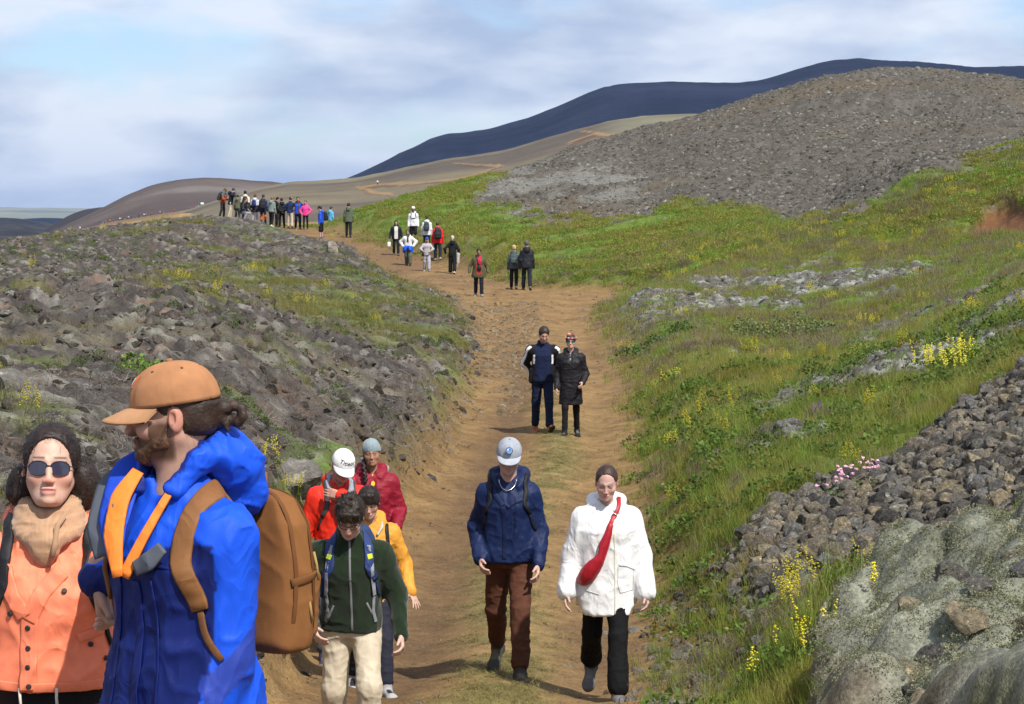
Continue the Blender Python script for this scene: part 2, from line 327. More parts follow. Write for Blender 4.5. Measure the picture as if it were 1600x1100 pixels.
# ---- surface colours (albedo)
def terrain_colour(x, y, M):
    n1 = fbm2(x, y, .35, 3, 101); n2_ = fbm2(x, y, 1.6, 3, 102); n3_ = fbm2(x, y, 3.3, 2, 103, .6); big = fbm2(x, y, .08, 2, 104)
    grass = lerp3((.11, .145, .026), (.18, .175, .042), sstep(-.5, .5, n1 + .4 * n2_))
    grass = lerp3(grass, (.10, .165, .025), sstep(.05, .6, n2_ - .3 * n1 + .3 * sstep(75, 90, y)))
    grass = lerp3(grass, (.16, .115, .05), sstep(.15, .6, n1 * .7 + n3_ * .6 - .1))
    grass = lerp3(grass, (.20, .20, .17), sstep(.35, .6, n2_ * .6 + n3_ * .7) * .6 * M['right'])
    c = grass
    lav = lerp3((.052, .045, .040), (.105, .092, .08), sstep(-.4, .5, n3_ + .3 * M['r3']))
    lav = lerp3(lav, (.085, .055, .036), sstep(-.2, .4, -M['r2'] * .7 + n1 * .6 + n3_ * .3))
    lav = lerp3(lav, (.22, .21, .18), sstep(.36, .66, M['r2'] * .5 + n3_ * .55 + n2_ * .25) * .75)
    lav = lerp3(lav, (.15, .15, .105), sstep(.25, .6, n1 + .3 * n3_) * .4)
    lav = lerp3(lav, (.17, .09, .055), sstep(.5, .75, n2_ + .4 * n3_) * .6)
    c = lerp3(c, lav, M['lava'])
    lich = lerp3((.10, .09, .085), (.33, .33, .30), sstep(-.3, .5, n3_ + .3 * n2_))
    c = lerp3(c, lich, M['rock'] * .9)
    c = lerp3(c, lerp3((.055, .046, .038), (.12, .10, .08), sstep(-.3, .5, n3_)), M['scree'])
    ms = lerp3((.13, .135, .095), (.245, .25, .195), sstep(-.5, .5, n2_ * .5 + n3_ * .7))
    ms = lerp3(ms, (.10, .07, .05), sstep(.5, .8, n2_ + .3 * n3_) * .7)
    c = lerp3(c, ms, M['moss'])
    hl = lerp3((.070, .061, .049), (.115, .104, .088), sstep(-.4, .5, n2_ * .5 + n3_ * .6))
    hl = lerp3(hl, (.11, .085, .055), sstep(0, .6, big + .3 * n1))
    hl = lerp3(hl, (.21, .205, .185), M['pale'] * .6)
    c = lerp3(c, hl, M['hill'])
    c = lerp3(c, (.16, .075, .035), M['soil'])
    # trail
    wn_ = M['wn']
    tr = lerp3((.25, .157, .066), (.17, .102, .043), sstep(-.4, .5, n2_ * .5 + n3_ * .5))
    rutm = np.exp(-((wn_ - .27 + .03 * np.sin(y * .21)) / .12) ** 2) + .75 * np.exp(-((wn_ - .76 + .03 * np.sin(y * .17 + 1)) / .1) ** 2) * sstep(.1, -.5, n1)
    tr = lerp3(tr, (.12, .072, .037), np.clip(rutm * 1.1, 0, 1) * sstep(70, 55, y) * (.8 + .2 * n2_))
    strip = np.exp(-((wn_ - .52 + .05 * np.sin(y * .3)) / .10) ** 2) * sstep(-.35, .3, n2_ + .6 * n3_ + .25) * sstep(8, 14, y) * sstep(52, 38, y)
    tr = lerp3(tr, (.19, .165, .065), np.clip(strip, 0, 1) * .8)
    tr = lerp3(tr, (.16, .095, .05), sstep(88, 96, y) * sstep(-.3, .3, np.sin((wn_ - .5) * 3) * 0 + n1 + .2) * .8)
    edge_d = np.exp(-(M['edge'] / .25) ** 2)
    c = lerp3(c, (.15, .09, .045), edge_d * .8 * sstep(-.4, .3, n2_ + .3))
    c = lerp3(c, (.105, .07, .045), np.exp(-((M['edge'] + .35) / .35) ** 2) * M['right'] * (y < 26) * sstep(-.5, .2, n2_) * .8)
    c = lerp3(c, tr, M['pm'])
    return np.clip(c, .01, .9)
TC = terrain_colour(TX, TY, TM)
terrain_mat = col_mat('terrain_surface', .95, .15, .34, 7.0, (16, .6, .05, 5, .7))
def _fine(nt):
    b = nt.nodes['Principled BSDF']; src = b.inputs['Base Color'].links[0].from_socket
    t = nt.nodes.new('ShaderNodeTexCoord'); n = nt.nodes.new('ShaderNodeTexNoise'); n.inputs['Scale'].default_value = 42; n.inputs['Detail'].default_value = 3; n.inputs['Roughness'].default_value = .7
    nt.links.new(t.outputs['Object'], n.inputs['Vector'])
    r = nt.nodes.new('ShaderNodeMapRange'); r.inputs['From Min'].default_value = .3; r.inputs['From Max'].default_value = .72; r.inputs['To Min'].default_value = .6; r.inputs['To Max'].default_value = 1.4
    nt.links.new(n.outputs['Fac'], r.inputs['Value'])
    x = nt.nodes.new('ShaderNodeVectorMath'); x.operation = 'SCALE'; nt.links.new(src, x.inputs[0]); nt.links.new(r.outputs[0], x.inputs['Scale'])
    nt.links.new(x.outputs[0], b.inputs['Base Color'])
_fine(terrain_mat.node_tree)
ii = np.arange(NT - 1)[:, None] * NL + np.arange(NL - 1)[None]
QF = np.stack([ii, ii + NL, ii + NL + 1, ii + 1], -1).reshape(-1, 4)
def _fm(a): return a[QF].mean(1)
cls = np.zeros(len(QF), int)                                  # grassy hillside
cls[_fm(TM['left']) > .5] = 1
cls[_fm(TM['hill']) > .5] = 2
cls[_fm(TM['pm']) > .5] = 3
VV = np.stack([TX, TY, TZ], 1)
GROUND = {}
for k, nm in ((0, 'grassy_hillside'), (1, 'lava_slope'), (2, 'scree_hill'), (3, 'trail')):
    f = QF[cls == k]; used, inv = np.unique(f, return_inverse=True)
    GROUND[nm] = tag(mesh_np(nm, VV[used], inv.reshape(-1, 4), terrain_mat, col=TC[used]), kind='structure')
# ------------------------------------------------------------------ far land
def far_hill(name, sil, d_front, d_crest, d_back, vfront, mat, colfn, nu=260, nd=60, u0=None, u1=None, rough=(0, 1), vback=None):
    su = np.array([s[0] for s in sil], float); sv = np.array([s[1] for s in sil], float)
    us = np.linspace(u0 if u0 is not None else su[0], u1 if u1 is not None else su[-1], nu)
    ds = np.concatenate([np.linspace(0, 1, nd), 1 + np.linspace(0, 1, 10)[1:]])
    V = np.zeros((nu, len(ds), 3))
    from_v = np.interp(us, su, sv)
    kk = np.ones(9) / 9; fv = np.convolve(np.pad(from_v, 4, mode='edge'), kk, 'valid')
    for j, s in enumerate(ds):
        if s <= 1:
            d = d_front * (d_crest / d_front) ** s; e = np.sin(s * math.pi / 2) ** 1.0
            v = vfront + (fv - vfront) * e
        else:
            d = d_crest + (d_back - d_crest) * (s - 1); v = fv + (vfront + 30 - fv) * (s - 1) ** 1.5
        for i in range(nu):
            p = W(us[i], v[i], d); V[i, j] = p
    X, Y, Z = V[..., 0].ravel(), V[..., 1].ravel(), V[..., 2].ravel()
    if rough[0]:
        fade = np.repeat(np.clip(1 - np.abs(ds - 1) * 0, 0, 1)[None], nu, 0).ravel()
        Z = Z + fbm2(X, Y, 1 / rough[1], 4, 200 + len(name), .55, True) * rough[0] * fade
    U = np.repeat(us[:, None], len(ds), 1).ravel(); S = np.repeat(ds[None], nu, 0).ravel()
    VV_ = np.stack([X, Y, Z], 1); uu, vv = proj(X, Y, Z)
    i2 = np.arange(nu - 1)[:, None] * len(ds) + np.arange(len(ds) - 1)[None]
    F = np.stack([i2, i2 + len(ds), i2 + len(ds) + 1, i2 + 1], -1).reshape(-1, 4)
    return tag(mesh_np(name, VV_, F, mat, col=colfn(X, Y, Z, uu, vv)), kind='structure')
far_mat = col_mat('far_ground', 1.0, .1, .18, .02, (.05, .5, 6.0))
def polyline_mask(u, v, pts, w0, w1):
    m = np.zeros_like(u); n = len(pts) - 1
    for i, (a, b) in enumerate(zip(pts[:-1], pts[1:])):
        ex, ey = b[0] - a[0], b[1] - a[1]; t = np.clip(((u - a[0]) * ex + (v - a[1]) * ey) / (ex * ex + ey * ey), 0, 1)
        w = w0 + (w1 - w0) * (i + .5) / n
        m = np.maximum(m, sstep(w * 1.3, w * .6, np.hypot(u - a[0] - t * ex, (v - a[1] - t * ey) * 1.3)))
    return m
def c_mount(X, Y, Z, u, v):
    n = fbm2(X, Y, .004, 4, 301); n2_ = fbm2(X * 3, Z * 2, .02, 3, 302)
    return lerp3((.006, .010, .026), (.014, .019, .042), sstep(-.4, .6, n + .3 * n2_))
MOUNT_SIL = [(380, 330), (470, 305), (545, 279), (600, 254), (640, 235), (680, 219), (740, 214), (800, 200), (850, 184), (900, 160), (935, 142), (1000, 131), (1060, 127), (1120, 130), (1180, 131), (1230, 118), (1280, 103), (1330, 97), (1380, 96), (1440, 102), (1500, 106), (1600, 104), (1750, 112), (1950, 150)]
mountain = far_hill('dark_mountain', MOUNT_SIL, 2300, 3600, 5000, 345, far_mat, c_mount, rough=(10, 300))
TRAILS = [([(560, 292), (580, 300), (612, 305)], 3.5, 3), ([(563, 293), (590, 288), (640, 286), (700, 281), (760, 268), (782, 256)], 3, 1.6), ([(782, 258), (740, 256), (715, 253)], 1.6, 1.2), ([(890, 223), (930, 210), (985, 212)], 2, 2.5), ([(905, 205), (940, 209)], 1.5, 1.5), ([(965, 213), (1000, 209)], 2, 2)]
def c_ridge(X, Y, Z, u, v):
    n = fbm2(X, Y, .01, 4, 311); m = fbm2(X, Y, .05, 3, 312)
    c = lerp3((.095, .078, .062), (.155, .13, .085), sstep(-.4, .5, n + .3 * m))
    c = lerp3(c, (.19, .185, .12), sstep(.1, .5, fbm2(X, Y, .006, 3, 313)) * .55 + .5 * sstep(900, 1000, u))
    t = np.zeros_like(u)
    uw = u + fbm2(X, Y, .03, 2, 315) * 9; vw = v + fbm2(X, Y, .025, 2, 316) * 3.5
    for p in TRAILS: t = np.maximum(t, polyline_mask(uw, vw, *p))
    c = lerp3(c, (.10, .05, .03), np.maximum.reduce([polyline_mask(uw, vw - 3.5, p[0], 1.6, 1.2) for p in TRAILS]) * .7)
    return lerp3(c, (.26, .17, .085), t * .85)
RIDGE_SIL = [(250, 345), (330, 318), (400, 297), (450, 287), (500, 285), (555, 281), (600, 272), (640, 263), (690, 252), (740, 246), (790, 238), (860, 217), (910, 203), (960, 190), (1010, 183), (1050, 181), (1100, 181), (1160, 190), (1300, 215), (1700, 240)]
ridge = far_hill('far_ridge', RIDGE_SIL, 420, 1050, 1500, 400, far_mat, c_ridge, nu=420, nd=150, rough=(1.2, 60))
def c_dome(X, Y, Z, u, v):
    n = fbm2(X, Y, .008, 4, 321)
    c = lerp3((.075, .058, .052), (.115, .09, .075), sstep(-.4, .5, n))
    return lerp3(c, (.20, .185, .17), sstep(.1, .5, fbm2(X * .4 + Z * 2, Y, .012, 4, 322)) * .4)
DOME_SIL = [(40, 378), (75, 366), (130, 340), (160, 325), (200, 304), (240, 288), (280, 280), (320, 277), (360, 279), (400, 284), (450, 288), (520, 300), (620, 340)]
dome = far_hill('brown_hill', DOME_SIL, 1350, 1850, 2300, 395, far_mat, c_dome, rough=(1.5, 120))
DOME2_SIL = [(20, 385), (60, 366), (90, 346), (120, 330), (150, 324), (190, 322), (260, 330), (330, 350)]
far_hill('small_dark_hill', DOME2_SIL, 2000, 2400, 3000, 392, far_mat, lambda X, Y, Z, u, v: lerp3((.035, .03, .03), (.05, .045, .042), sstep(-.4, .4, fbm2(X, Y, .01, 3, 331))), nu=80, nd=30)
# tan shoulder with the ridge path in front of the brown hill
def c_shoulder(X, Y, Z, u, v):
    n = fbm2(X, Y, .02, 4, 341)
    c = lerp3((.20, .135, .07), (.27, .18, .085), sstep(-.4, .4, n))
    c = lerp3(c, (.12, .075, .055), sstep(0, .4, fbm2(X * .4, Y, .012, 3, 342)) * .8)
    return lerp3(c, (.33, .215, .10), polyline_mask(u, v, [(270, 346), (285, 335), (320, 330), (400, 330), (520, 330)], 2, 3))
SHOULDER_SIL = [(-60, 385), (0, 379), (60, 372), (100, 364), (140, 356), (170, 348), (215, 341), (250, 335), (300, 328), (330, 322), (380, 316), (440, 310), (540, 304), (640, 300)]
shoulder = far_hill('tan_shoulder', SHOULDER_SIL, 350, 1150, 1300, 400, far_mat, c_shoulder, nu=300, nd=60, rough=(.4, 40))
def c_lava(X, Y, Z, u, v):
    return lerp3((.018, .019, .024), (.042, .04, .042), sstep(-.4, .5, fbm2(X, Y, .012, 4, 351, .6)))
far_hill('lava_field', [(-900, 352), (-200, 350), (0, 346), (22, 343), (40, 348), (80, 354), (140, 352), (400, 352), (900, 352)], 1500, 4200, 5200, 395, far_mat, c_lava, nu=300, nd=120, rough=(7, 120))
def c_plat(X, Y, Z, u, v):
    return lerp3((.12, .135, .12), (.21, .215, .15), sstep(-.3, .4, fbm2(X, Y * .4, .0012, 4, 361)))
far_hill('far_plateau', [(-900, 330), (-300, 329), (0, 327.5), (45, 328.5), (110, 330), (260, 331), (700, 333), (2600, 333)], 9500, 16000, 20000, 344, far_mat, c_plat, nu=200, nd=30, rough=(25, 1500))
# the plain underneath, out to the horizon
px_ = np.array([-30000, -8000, -2000, 0, 2000, 8000, 30000.]); py_ = np.array([200, 800, 2000, 5000, 12000, 21500.])
PXg, PYg = np.meshgrid(px_, py_, indexing='ij')
pz_ = np.interp(PYg, [200, 800, 2000, 5000, 12000, 21500], [-32, -38, -45, -48, -48, -48])
i2 = np.arange(len(px_) - 1)[:, None] * len(py_) + np.arange(len(py_) - 1)[None]
tag(mesh_np('plain', np.stack([PXg, PYg, pz_], -1).reshape(-1, 3), np.stack([i2, i2 + len(py_), i2 + len(py_) + 1, i2 + 1], -1).reshape(-1, 4), far_mat, col=(.06, .065, .065)), kind='structure')
# ------------------------------------------------------------------ scattered ground cover (instanced on explicit points)
def instancer(name, sources, P, rot, scl, icol, kind_idx, label=None, cat=None):
    n = len(P); me = bpy.data.meshes.new(name); me.vertices.add(n); me.vertices.foreach_set('co', np.asarray(P, np.float32).ravel())
    a = me.attributes.new('rot', 'FLOAT_VECTOR', 'POINT'); a.data.foreach_set('vector', np.asarray(rot, np.float32).ravel())
    a = me.attributes.new('scl', 'FLOAT_VECTOR', 'POINT'); s = np.asarray(scl, np.float32)
    if s.ndim == 1: s = np.repeat(s[:, None], 3, 1)
    a.data.foreach_set('vector', s.ravel())
    a = me.attributes.new('icol', 'FLOAT_COLOR', 'POINT'); c = np.ones((n, 4), np.float32); c[:, :3] = icol; a.data.foreach_set('color', c.ravel())
    a = me.attributes.new('kix', 'INT', 'POINT'); a.data.foreach_set('value', np.asarray(kind_idx, np.int32))
    o = bpy.data.objects.new(name, me); COL.objects.link(o)
    sc = bpy.data.collections.new(name + '_sources')
    for i, s_ in enumerate(sources):
        s_.name = 'src_%s_%02d' % (name, i); sc.objects.link(s_)
    ng = bpy.data.node_groups.new(name, 'GeometryNodeTree')
    ng.interface.new_socket('Geometry', in_out='INPUT', socket_type='NodeSocketGeometry'); ng.interface.new_socket('Geometry', in_out='OUTPUT', socket_type='NodeSocketGeometry')
    N = ng.nodes; L = ng.links; gi = N.new('NodeGroupInput'); go = N.new('NodeGroupOutput'); ip = N.new('GeometryNodeInstanceOnPoints')
    ci = N.new('GeometryNodeCollectionInfo'); ci.inputs[0].default_value = sc; ci.inputs['Separate Children'].default_value = True; ci.inputs['Reset Children'].default_value = True
    def at(nm, t):
        x = N.new('GeometryNodeInputNamedAttribute'); x.data_type = t; x.inputs[0].default_value = nm
        return [s for s in x.outputs if s.enabled and s.name == 'Attribute'][0]
    L.new(gi.outputs[0], ip.inputs['Points']); L.new(ci.outputs[0], ip.inputs['Instance']); ip.inputs['Pick Instance'].default_value = True
    L.new(at('kix', 'INT'), ip.inputs['Instance Index']); L.new(at('rot', 'FLOAT_VECTOR'), ip.inputs['Rotation']); L.new(at('scl', 'FLOAT_VECTOR'), ip.inputs['Scale'])
    L.new(ip.outputs[0], go.inputs[0])
    o.modifiers.new('scatter', 'NODES').node_group = ng
    return tag(o, label, cat, kind='stuff')

def leaf_mat(name, rough=.6):
    m = bpy.data.materials.new(name); m.use_nodes = True; nt = m.node_tree; b = nt.nodes['Principled BSDF']; out = nt.nodes['Material Output']
    b.inputs['Roughness'].default_value = rough; b.inputs['Specular IOR Level'].default_value = .25
    a = nt.nodes.new('ShaderNodeAttribute'); a.attribute_name = 'icol'; a.attribute_type = 'INSTANCER'
    c = nt.nodes.new('ShaderNodeAttribute'); c.attribute_name = 'Col'
    x = nt.nodes.new('ShaderNodeVectorMath'); x.operation = 'MULTIPLY'; nt.links.new(a.outputs['Color'], x.inputs[0]); nt.links.new(c.outputs['Color'], x.inputs[1])
    t = nt.nodes.new('ShaderNodeBsdfTranslucent'); mx_ = nt.nodes.new('ShaderNodeMixShader'); mx_.inputs[0].default_value = .35
    nt.links.new(x.outputs[0], b.inputs['Base Color']); nt.links.new(x.outputs[0], t.inputs['Color'])
    nt.links.new(b.outputs[0], mx_.inputs[1]); nt.links.new(t.outputs[0], mx_.inputs[2]); nt.links.new(mx_.outputs[0], out.inputs['Surface'])
    return m
blade_mat = leaf_mat('grass_blades')
def rock_mat_make(name, inst):
    m, nt, b = new_mat(name, .92, .2)
    a = nt.nodes.new('ShaderNodeAttribute'); a.attribute_name = 'icol' if inst else 'Col'; a.attribute_type = 'INSTANCER' if inst else 'GEOMETRY'
    t = nt.nodes.new('ShaderNodeTexCoord'); n = nt.nodes.new('ShaderNodeTexNoise'); n.inputs['Scale'].default_value = 3.6; n.inputs['Detail'].default_value = 6; n.inputs['Roughness'].default_value = .72
    oi = nt.nodes.new('ShaderNodeObjectInfo'); ad = nt.nodes.new('ShaderNodeVectorMath'); ad.operation = 'ADD'
    mu = nt.nodes.new('ShaderNodeMath'); mu.operation = 'MULTIPLY'; mu.inputs[1].default_value = 40
    nt.links.new(oi.outputs['Random'], mu.inputs[0]); nt.links.new(t.outputs['Object'], ad.inputs[0]); nt.links.new(mu.outputs[0], ad.inputs[1]); nt.links.new(ad.outputs[0], n.inputs['Vector'])
    rp = nt.nodes.new('ShaderNodeValToRGB'); e = rp.color_ramp.elements
    e[0].position = .32; e[0].color = (.35, .34, .33, 1); e[1].position = .66; e[1].color = (3.0, 2.95, 2.75, 1)
    k = e.new(.5); k.color = (.95, .95, .95, 1); k2 = e.new(.6); k2.color = (1.3, 1.28, 1.22, 1)
    nt.links.new(n.outputs['Fac'], rp.inputs[0])
    x = nt.nodes.new('ShaderNodeVectorMath'); x.operation = 'MULTIPLY'; nt.links.new(a.outputs['Color'], x.inputs[0]); nt.links.new(rp.outputs[0], x.inputs[1])
    nt.links.new(x.outputs[0], b.inputs['Base Color'])
    bp = nt.nodes.new('ShaderNodeBump'); bp.inputs['Strength'].default_value = .7; bp.inputs['Distance'].default_value = .12
    n_b = nt.nodes.new('ShaderNodeTexNoise'); n_b.inputs['Scale'].default_value = 5.5; n_b.inputs['Detail'].default_value = 8; n_b.inputs['Roughness'].default_value = .75
    nt.links.new(ad.outputs[0], n_b.inputs['Vector']); nt.links.new(n_b.outputs['Fac'], bp.inputs['Height']); nt.links.new(bp.outputs[0], b.inputs['Normal'])
    return m
rock_imat = rock_mat_make('rock_scattered', True); rock_gmat = rock_mat_make('rock_stone', False)

def blades(n, hgt, spread, width, lean, seed, droop=.5, seg=3):
    r = np.random.default_rng(seed); V = []; F = []; C = []
    for i in range(n):
        a = r.uniform(0, 6.283); rr = spread * math.sqrt(r.uniform()); x0, y0 = rr * math.cos(a), rr * math.sin(a)
        h = hgt * r.uniform(.55, 1.1); b = r.uniform(0, 6.283); dx, dy = math.cos(b), math.sin(b); ln = lean * r.uniform(.2, 1.0); w = width * r.uniform(.7, 1.2)
        c = r.uniform(.75, 1.25); tint = (c * r.uniform(.9, 1.25), c, c * .9)
        base = len(V)
        for k in range(seg + 1):
            t = k / seg; ww = w * (1 - t * .92) * .5; off = ln * h * (t ** 1.8); z = h * (t - droop * ln * t * t * .5)
            px, py = x0 + dx * off, y0 + dy * off
            V += [(px - dy * ww, py + dx * ww, z - .02), (px + dy * ww, py - dx * ww, z - .02)]; C += [tint, tint]
        for k in range(seg): q = base + 2 * k; F.append([q, q + 1, q + 3, q + 2])
    return V, F, C
def leaves(n, rad, hgt, size, seed, up=.6):
    r = np.random.default_rng(seed); V = []; F = []; C = []
    for i in range(n):
        a = r.uniform(0, 6.283); rr = rad * math.sqrt(r.uniform()); z = hgt * (1 - (rr / rad) ** 2) * r.uniform(.5, 1.05)
        p = np.array([rr * math.cos(a), rr * math.sin(a), z]); d = r.normal(size=3); d[2] = abs(d[2]) * up; d /= np.linalg.norm(d)
        s = np.cross(d, r.normal(size=3)); s /= np.linalg.norm(s); L_ = size * r.uniform(.6, 1.3); w = L_ * .36; c = r.uniform(.7, 1.35)
        b = len(V); V += [p, p + d * L_ * .5 + s * w, p + d * L_, p + d * L_ * .5 - s * w]; C += [(c * r.uniform(.85, 1.2), c, c * .8)] * 4; F.append([b, b + 1, b + 2, b + 3])
    return V, F, C
def spikes(n, hgt, rad, seed, dense=14, rb=.007, top=.45):
    """upright flower spikes: small lozenge florets round a stem (pale multiplier = flower colour)"""
    r = np.random.default_rng(seed); V = []; F = []; C = []
    for i in range(n):
        a = r.uniform(0, 6.283); rr = rad * math.sqrt(r.uniform()); x0, y0 = rr * math.cos(a), rr * math.sin(a); h = hgt * r.uniform(.6, 1.1)
        lx, ly = r.normal(size=2) * .12 * h
        b = len(V); V += [(x0 - .0012, y0, -.02), (x0 + .0012, y0, -.02), (x0 + lx, y0 + ly, h)]; C += [(.25, .45, .12)] * 3; F.append([b, b + 1, b + 2])
        for k in range(dense):
            t = 1 - top * (k / dense); e = (1 - abs(t - (1 - top * .5)) / (top * .62)) * .018 + .004
            c = np.array([x0 + lx * t, y0 + ly * t, h * t]) + r.normal(size=3) * e * .6; s = rb * r.uniform(.7, 1.3); b = len(V)
            V += [c + (s, 0, 0), c + (0, s, 0), c + (-s, 0, 0), c + (0, -s, 0), c + (0, 0, s), c + (0, 0, -s)]; cc = r.uniform(.8, 1.1); C += [(cc, cc, cc)] * 6
            F += [[b, b + 1, b + 4], [b + 1, b + 2, b + 4], [b + 2, b + 3, b + 4], [b + 3, b, b + 4], [b + 1, b, b + 5], [b + 2, b + 1, b + 5], [b + 3, b + 2, b + 5], [b, b + 3, b + 5]]
    return V, F, C
def src(vfc, mat, smooth=False): return mesh_np('src', vfc[0], [list(map(int, f)) for f in vfc[1]], mat, col=np.array(vfc[2]), smooth=smooth, link=False)
_ico = {}
def ico(sub):
    if sub not in _ico:
        bm = bmesh.new(); bmesh.ops.create_icosphere(bm, subdivisions=sub, radius=1); bm.verts.ensure_lookup_table()
        _ico[sub] = (np.array([v.co[:] for v in bm.verts]), [[v.index for v in f.verts] for f in bm.faces]); bm.free()
    return _ico[sub]
def rock_geo(seed, sub=2, planes=9, flat=.75, rough=.16):
    V, F = ico(sub); r = np.random.default_rng(seed); V = V.copy()
    V *= 1 + rough * n3(V + seed * 3.1, 1.4, seed)[:, None]
    for k in range(planes):
        n = r.normal(size=3); n /= np.linalg.norm(n); d = r.uniform(.55, .85); s = V @ n - d; V -= np.clip(s, 0, None)[:, None] * n
    V *= np.array([r.uniform(.8, 1.2), r.uniform(.7, 1.0), flat * r.uniform(.8, 1.15)])
    V += (n3(V + seed, 4.5, seed + 5) * .05)[:, None] * V
    return V, F
def sampler(weight, n, jitter=.6, power=1.0, seed=1, pad=130):
    """random map positions on the visible terrain, by weight x ground area**power"""
    r = np.random.default_rng(seed)
    u, v = TM['u'], TM['v']
    w = weight * (TY ** (2 * power)) * (u > -pad) * (u < 1600 + pad) * (v < 1180)
    # grid cell area correction for uneven rows
    dl = np.gradient(lg); dt = np.gradient(tg); w = w * (np.outer(dt, dl).ravel())
    cs = np.cumsum(w); k = np.searchsorted(cs, r.uniform(0, cs[-1], n)); k = np.clip(k, 0, len(w) - 1)
    i = k // NL; j = k % NL
    t = tg[i] + r.uniform(-jitter, jitter, n) * dt[i]; y = np.exp(lg[j] + r.uniform(-jitter, jitter, n) * dl[j]); x = t * y
    return x, y, ground_z(x, y), k, r
g0 = 1 - TM['pm']; grass_r = TM['right'] * g0 * (1 - TM['scree']) * (1 - TM['hill']) * (1 - TM['soil']) * (1 - TM['moss'])
NZ1 = fbm2(TX, TY, .35, 3, 101); NZ2 = fbm2(TX, TY, 1.6, 3, 102)
def grass_col(k, r, n, bright=1.0):
    a = NZ1[k]; b = NZ2[k]
    c = lerp3((.145, .20, .032), (.24, .245, .05), sstep(-.5, .5, a + .3 * r.normal(size=n)))
    c = lerp3(c, (.25, .20, .085), sstep(.25, .7, a * .5 + b * .5 + .35 * r.normal(size=n)))
    c = lerp3(c, (.16, .27, .038), sstep(.2, .7, b + .3 * r.normal(size=n)))
    return c * bright
SRC_G = [src(blades(34, .17, .10, .006, .8, 1), blade_mat), src(blades(30, .26, .11, .006, .7, 2), blade_mat), src(blades(26, .38, .11, .0055, .6, 3), blade_mat), src(blades(40, .12, .13, .007, .9, 4), blade_mat),
         src(leaves(110, .15, .09, .028, 5), blade_mat), src(leaves(130, .14, .12, .028, 6), blade_mat)]
def put(name, weight, n, kinds, scale, colf, power=.6, seed=1, label=None, sources=None, tilt=.18, sink=0.0):
    x, y, z, k, r = sampler(weight, n, power=power, seed=seed)
    rot = np.stack([r.normal(size=n) * tilt, r.normal(size=n) * tilt, r.uniform(0, 6.283, n)], 1)
    s = scale(y, r, n)
    ki = r.choice(len(kinds), n, p=np.array([q[1] for q in kinds]) / sum(q[1] for q in kinds)); ki = np.array([q[0] for q in kinds])[ki]
    return instancer(name, [o.copy() for o in sources], np.stack([x, y, z - sink * (s if np.ndim(s) == 1 else s[:, 2])], 1), rot, s, colf(k, r, n), ki, label)
yf = lambda a, b: sstep(a, b, TY)
near = (TY < 46); midm = (TY >= 44) & (TY < 92); farm = (TY >= 84)
openg = grass_r * (1 - .8 * TM['rock'])
patch = .12 + .88 * sstep(-.35, .25, NZ1 + .5 * NZ2)
put('near_grass', openg * near * patch, 20000, [(0, 3), (1, 2.4), (2, 1), (3, 3)], lambda y, r, n: r.uniform(.45, .95, n) * (.75 + y / 95), lambda k, r, n: grass_col(k, r, n), .55, 11, sources=SRC_G)
put('creeping_shrubs', openg * near * (.15 + sstep(-.1, .4, NZ2 - .3 * NZ1)), 800, [(4, 3), (5, 1)], lambda y, r, n: r.uniform(.7, 1.5, n) * (.8 + y / 60), lambda k, r, n: np.array([.085, .135, .028]) * r.uniform(.6, 1.5, (n, 1)) * (1 + np.array([.9, 0, 0]) * (r.uniform(size=(n, 1)) < .1)), .6, 12, sources=SRC_G)
put('hillside_grass', openg * midm * patch, 15000, [(0, 3), (1, 2), (3, 3), (4, 2.5)], lambda y, r, n: r.uniform(.6, 1.15, n) * (.5 + y / 90), lambda k, r, n: grass_col(k, r, n, 1.0), .5, 13, sources=SRC_G)
put('far_slope_grass', openg * farm * patch * (TY < 165), 14000, [(0, 2), (3, 3), (4, 3)], lambda y, r, n: r.uniform(1.2, 2.6, n), lambda k, r, n: grass_col(k, r, n, 1.0), .5, 14, sources=SRC_G)
put('left_bank_grass', TM['grassl'] * g0 * (TY > 10) * patch ** 2, 4200, [(0, 3), (1, 2), (3, 3), (4, 1.5)], lambda y, r, n: r.uniform(.5, 1.0, n) * (.7 + y / 85), lambda k, r, n: lerp3(grass_col(k, r, n, .85), (.17, .15, .075), .35 + .3 * r.uniform(size=n)), .5, 15, sources=SRC_G)
put('lava_plants', TM['lava'] * (TY < 110) * sstep(.1, .5, fbm2(TX, TY, .5, 3, 140)) * (TY > 10), 1200, [(4, 2), (5, 2), (0, 1)], lambda y, r, n: r.uniform(.45, .95, n) * (.7 + y / 90), lambda k, r, n: np.array([.08, .115, .035]) * r.uniform(.6, 1.5, (n, 1)), .5, 16, sources=SRC_G)
stripm = TM['pm'] * np.exp(-((TM['wn'] - .52 + .05 * np.sin(TY * .3)) / .09) ** 2) * (TY > 9) * (TY < 50) * sstep(-.5, .4, NZ2)
put('trail_strip_grass', stripm, 2600, [(0, 1), (3, 2)], lambda y, r, n: np.stack([r.uniform(.5, 1.0, n)] * 2 + [r.uniform(.07, .2, n)], 1), lambda k, r, n: np.array([.20, .18, .07]) * r.uniform(.7, 1.3, (n, 1)), .5, 17, sources=SRC_G)
# heather and dead stalks
SRC_H = [src(blades(46, .11, .13, .004, 1.3, 21, 1.1), blade_mat), src(blades(30, .2, .1, .0035, .9, 22, .6), blade_mat)]
put('dry_heather', (openg * sstep(-.15, .4, -NZ2 + .3 * NZ1) * (TY < 100) * (1 + 1.5 * midm) + TM['lava'] * .12 * (TY < 60) * sstep(-.2, .4, NZ2)), 7800, [(0, 3), (1, 1)], lambda y, r, n: r.uniform(.7, 1.6, n) * (.7 + y / 70), lambda k, r, n: lerp3((.13, .09, .06), (.23, .205, .18), r.uniform(size=n)), .55, 18, sources=SRC_H)
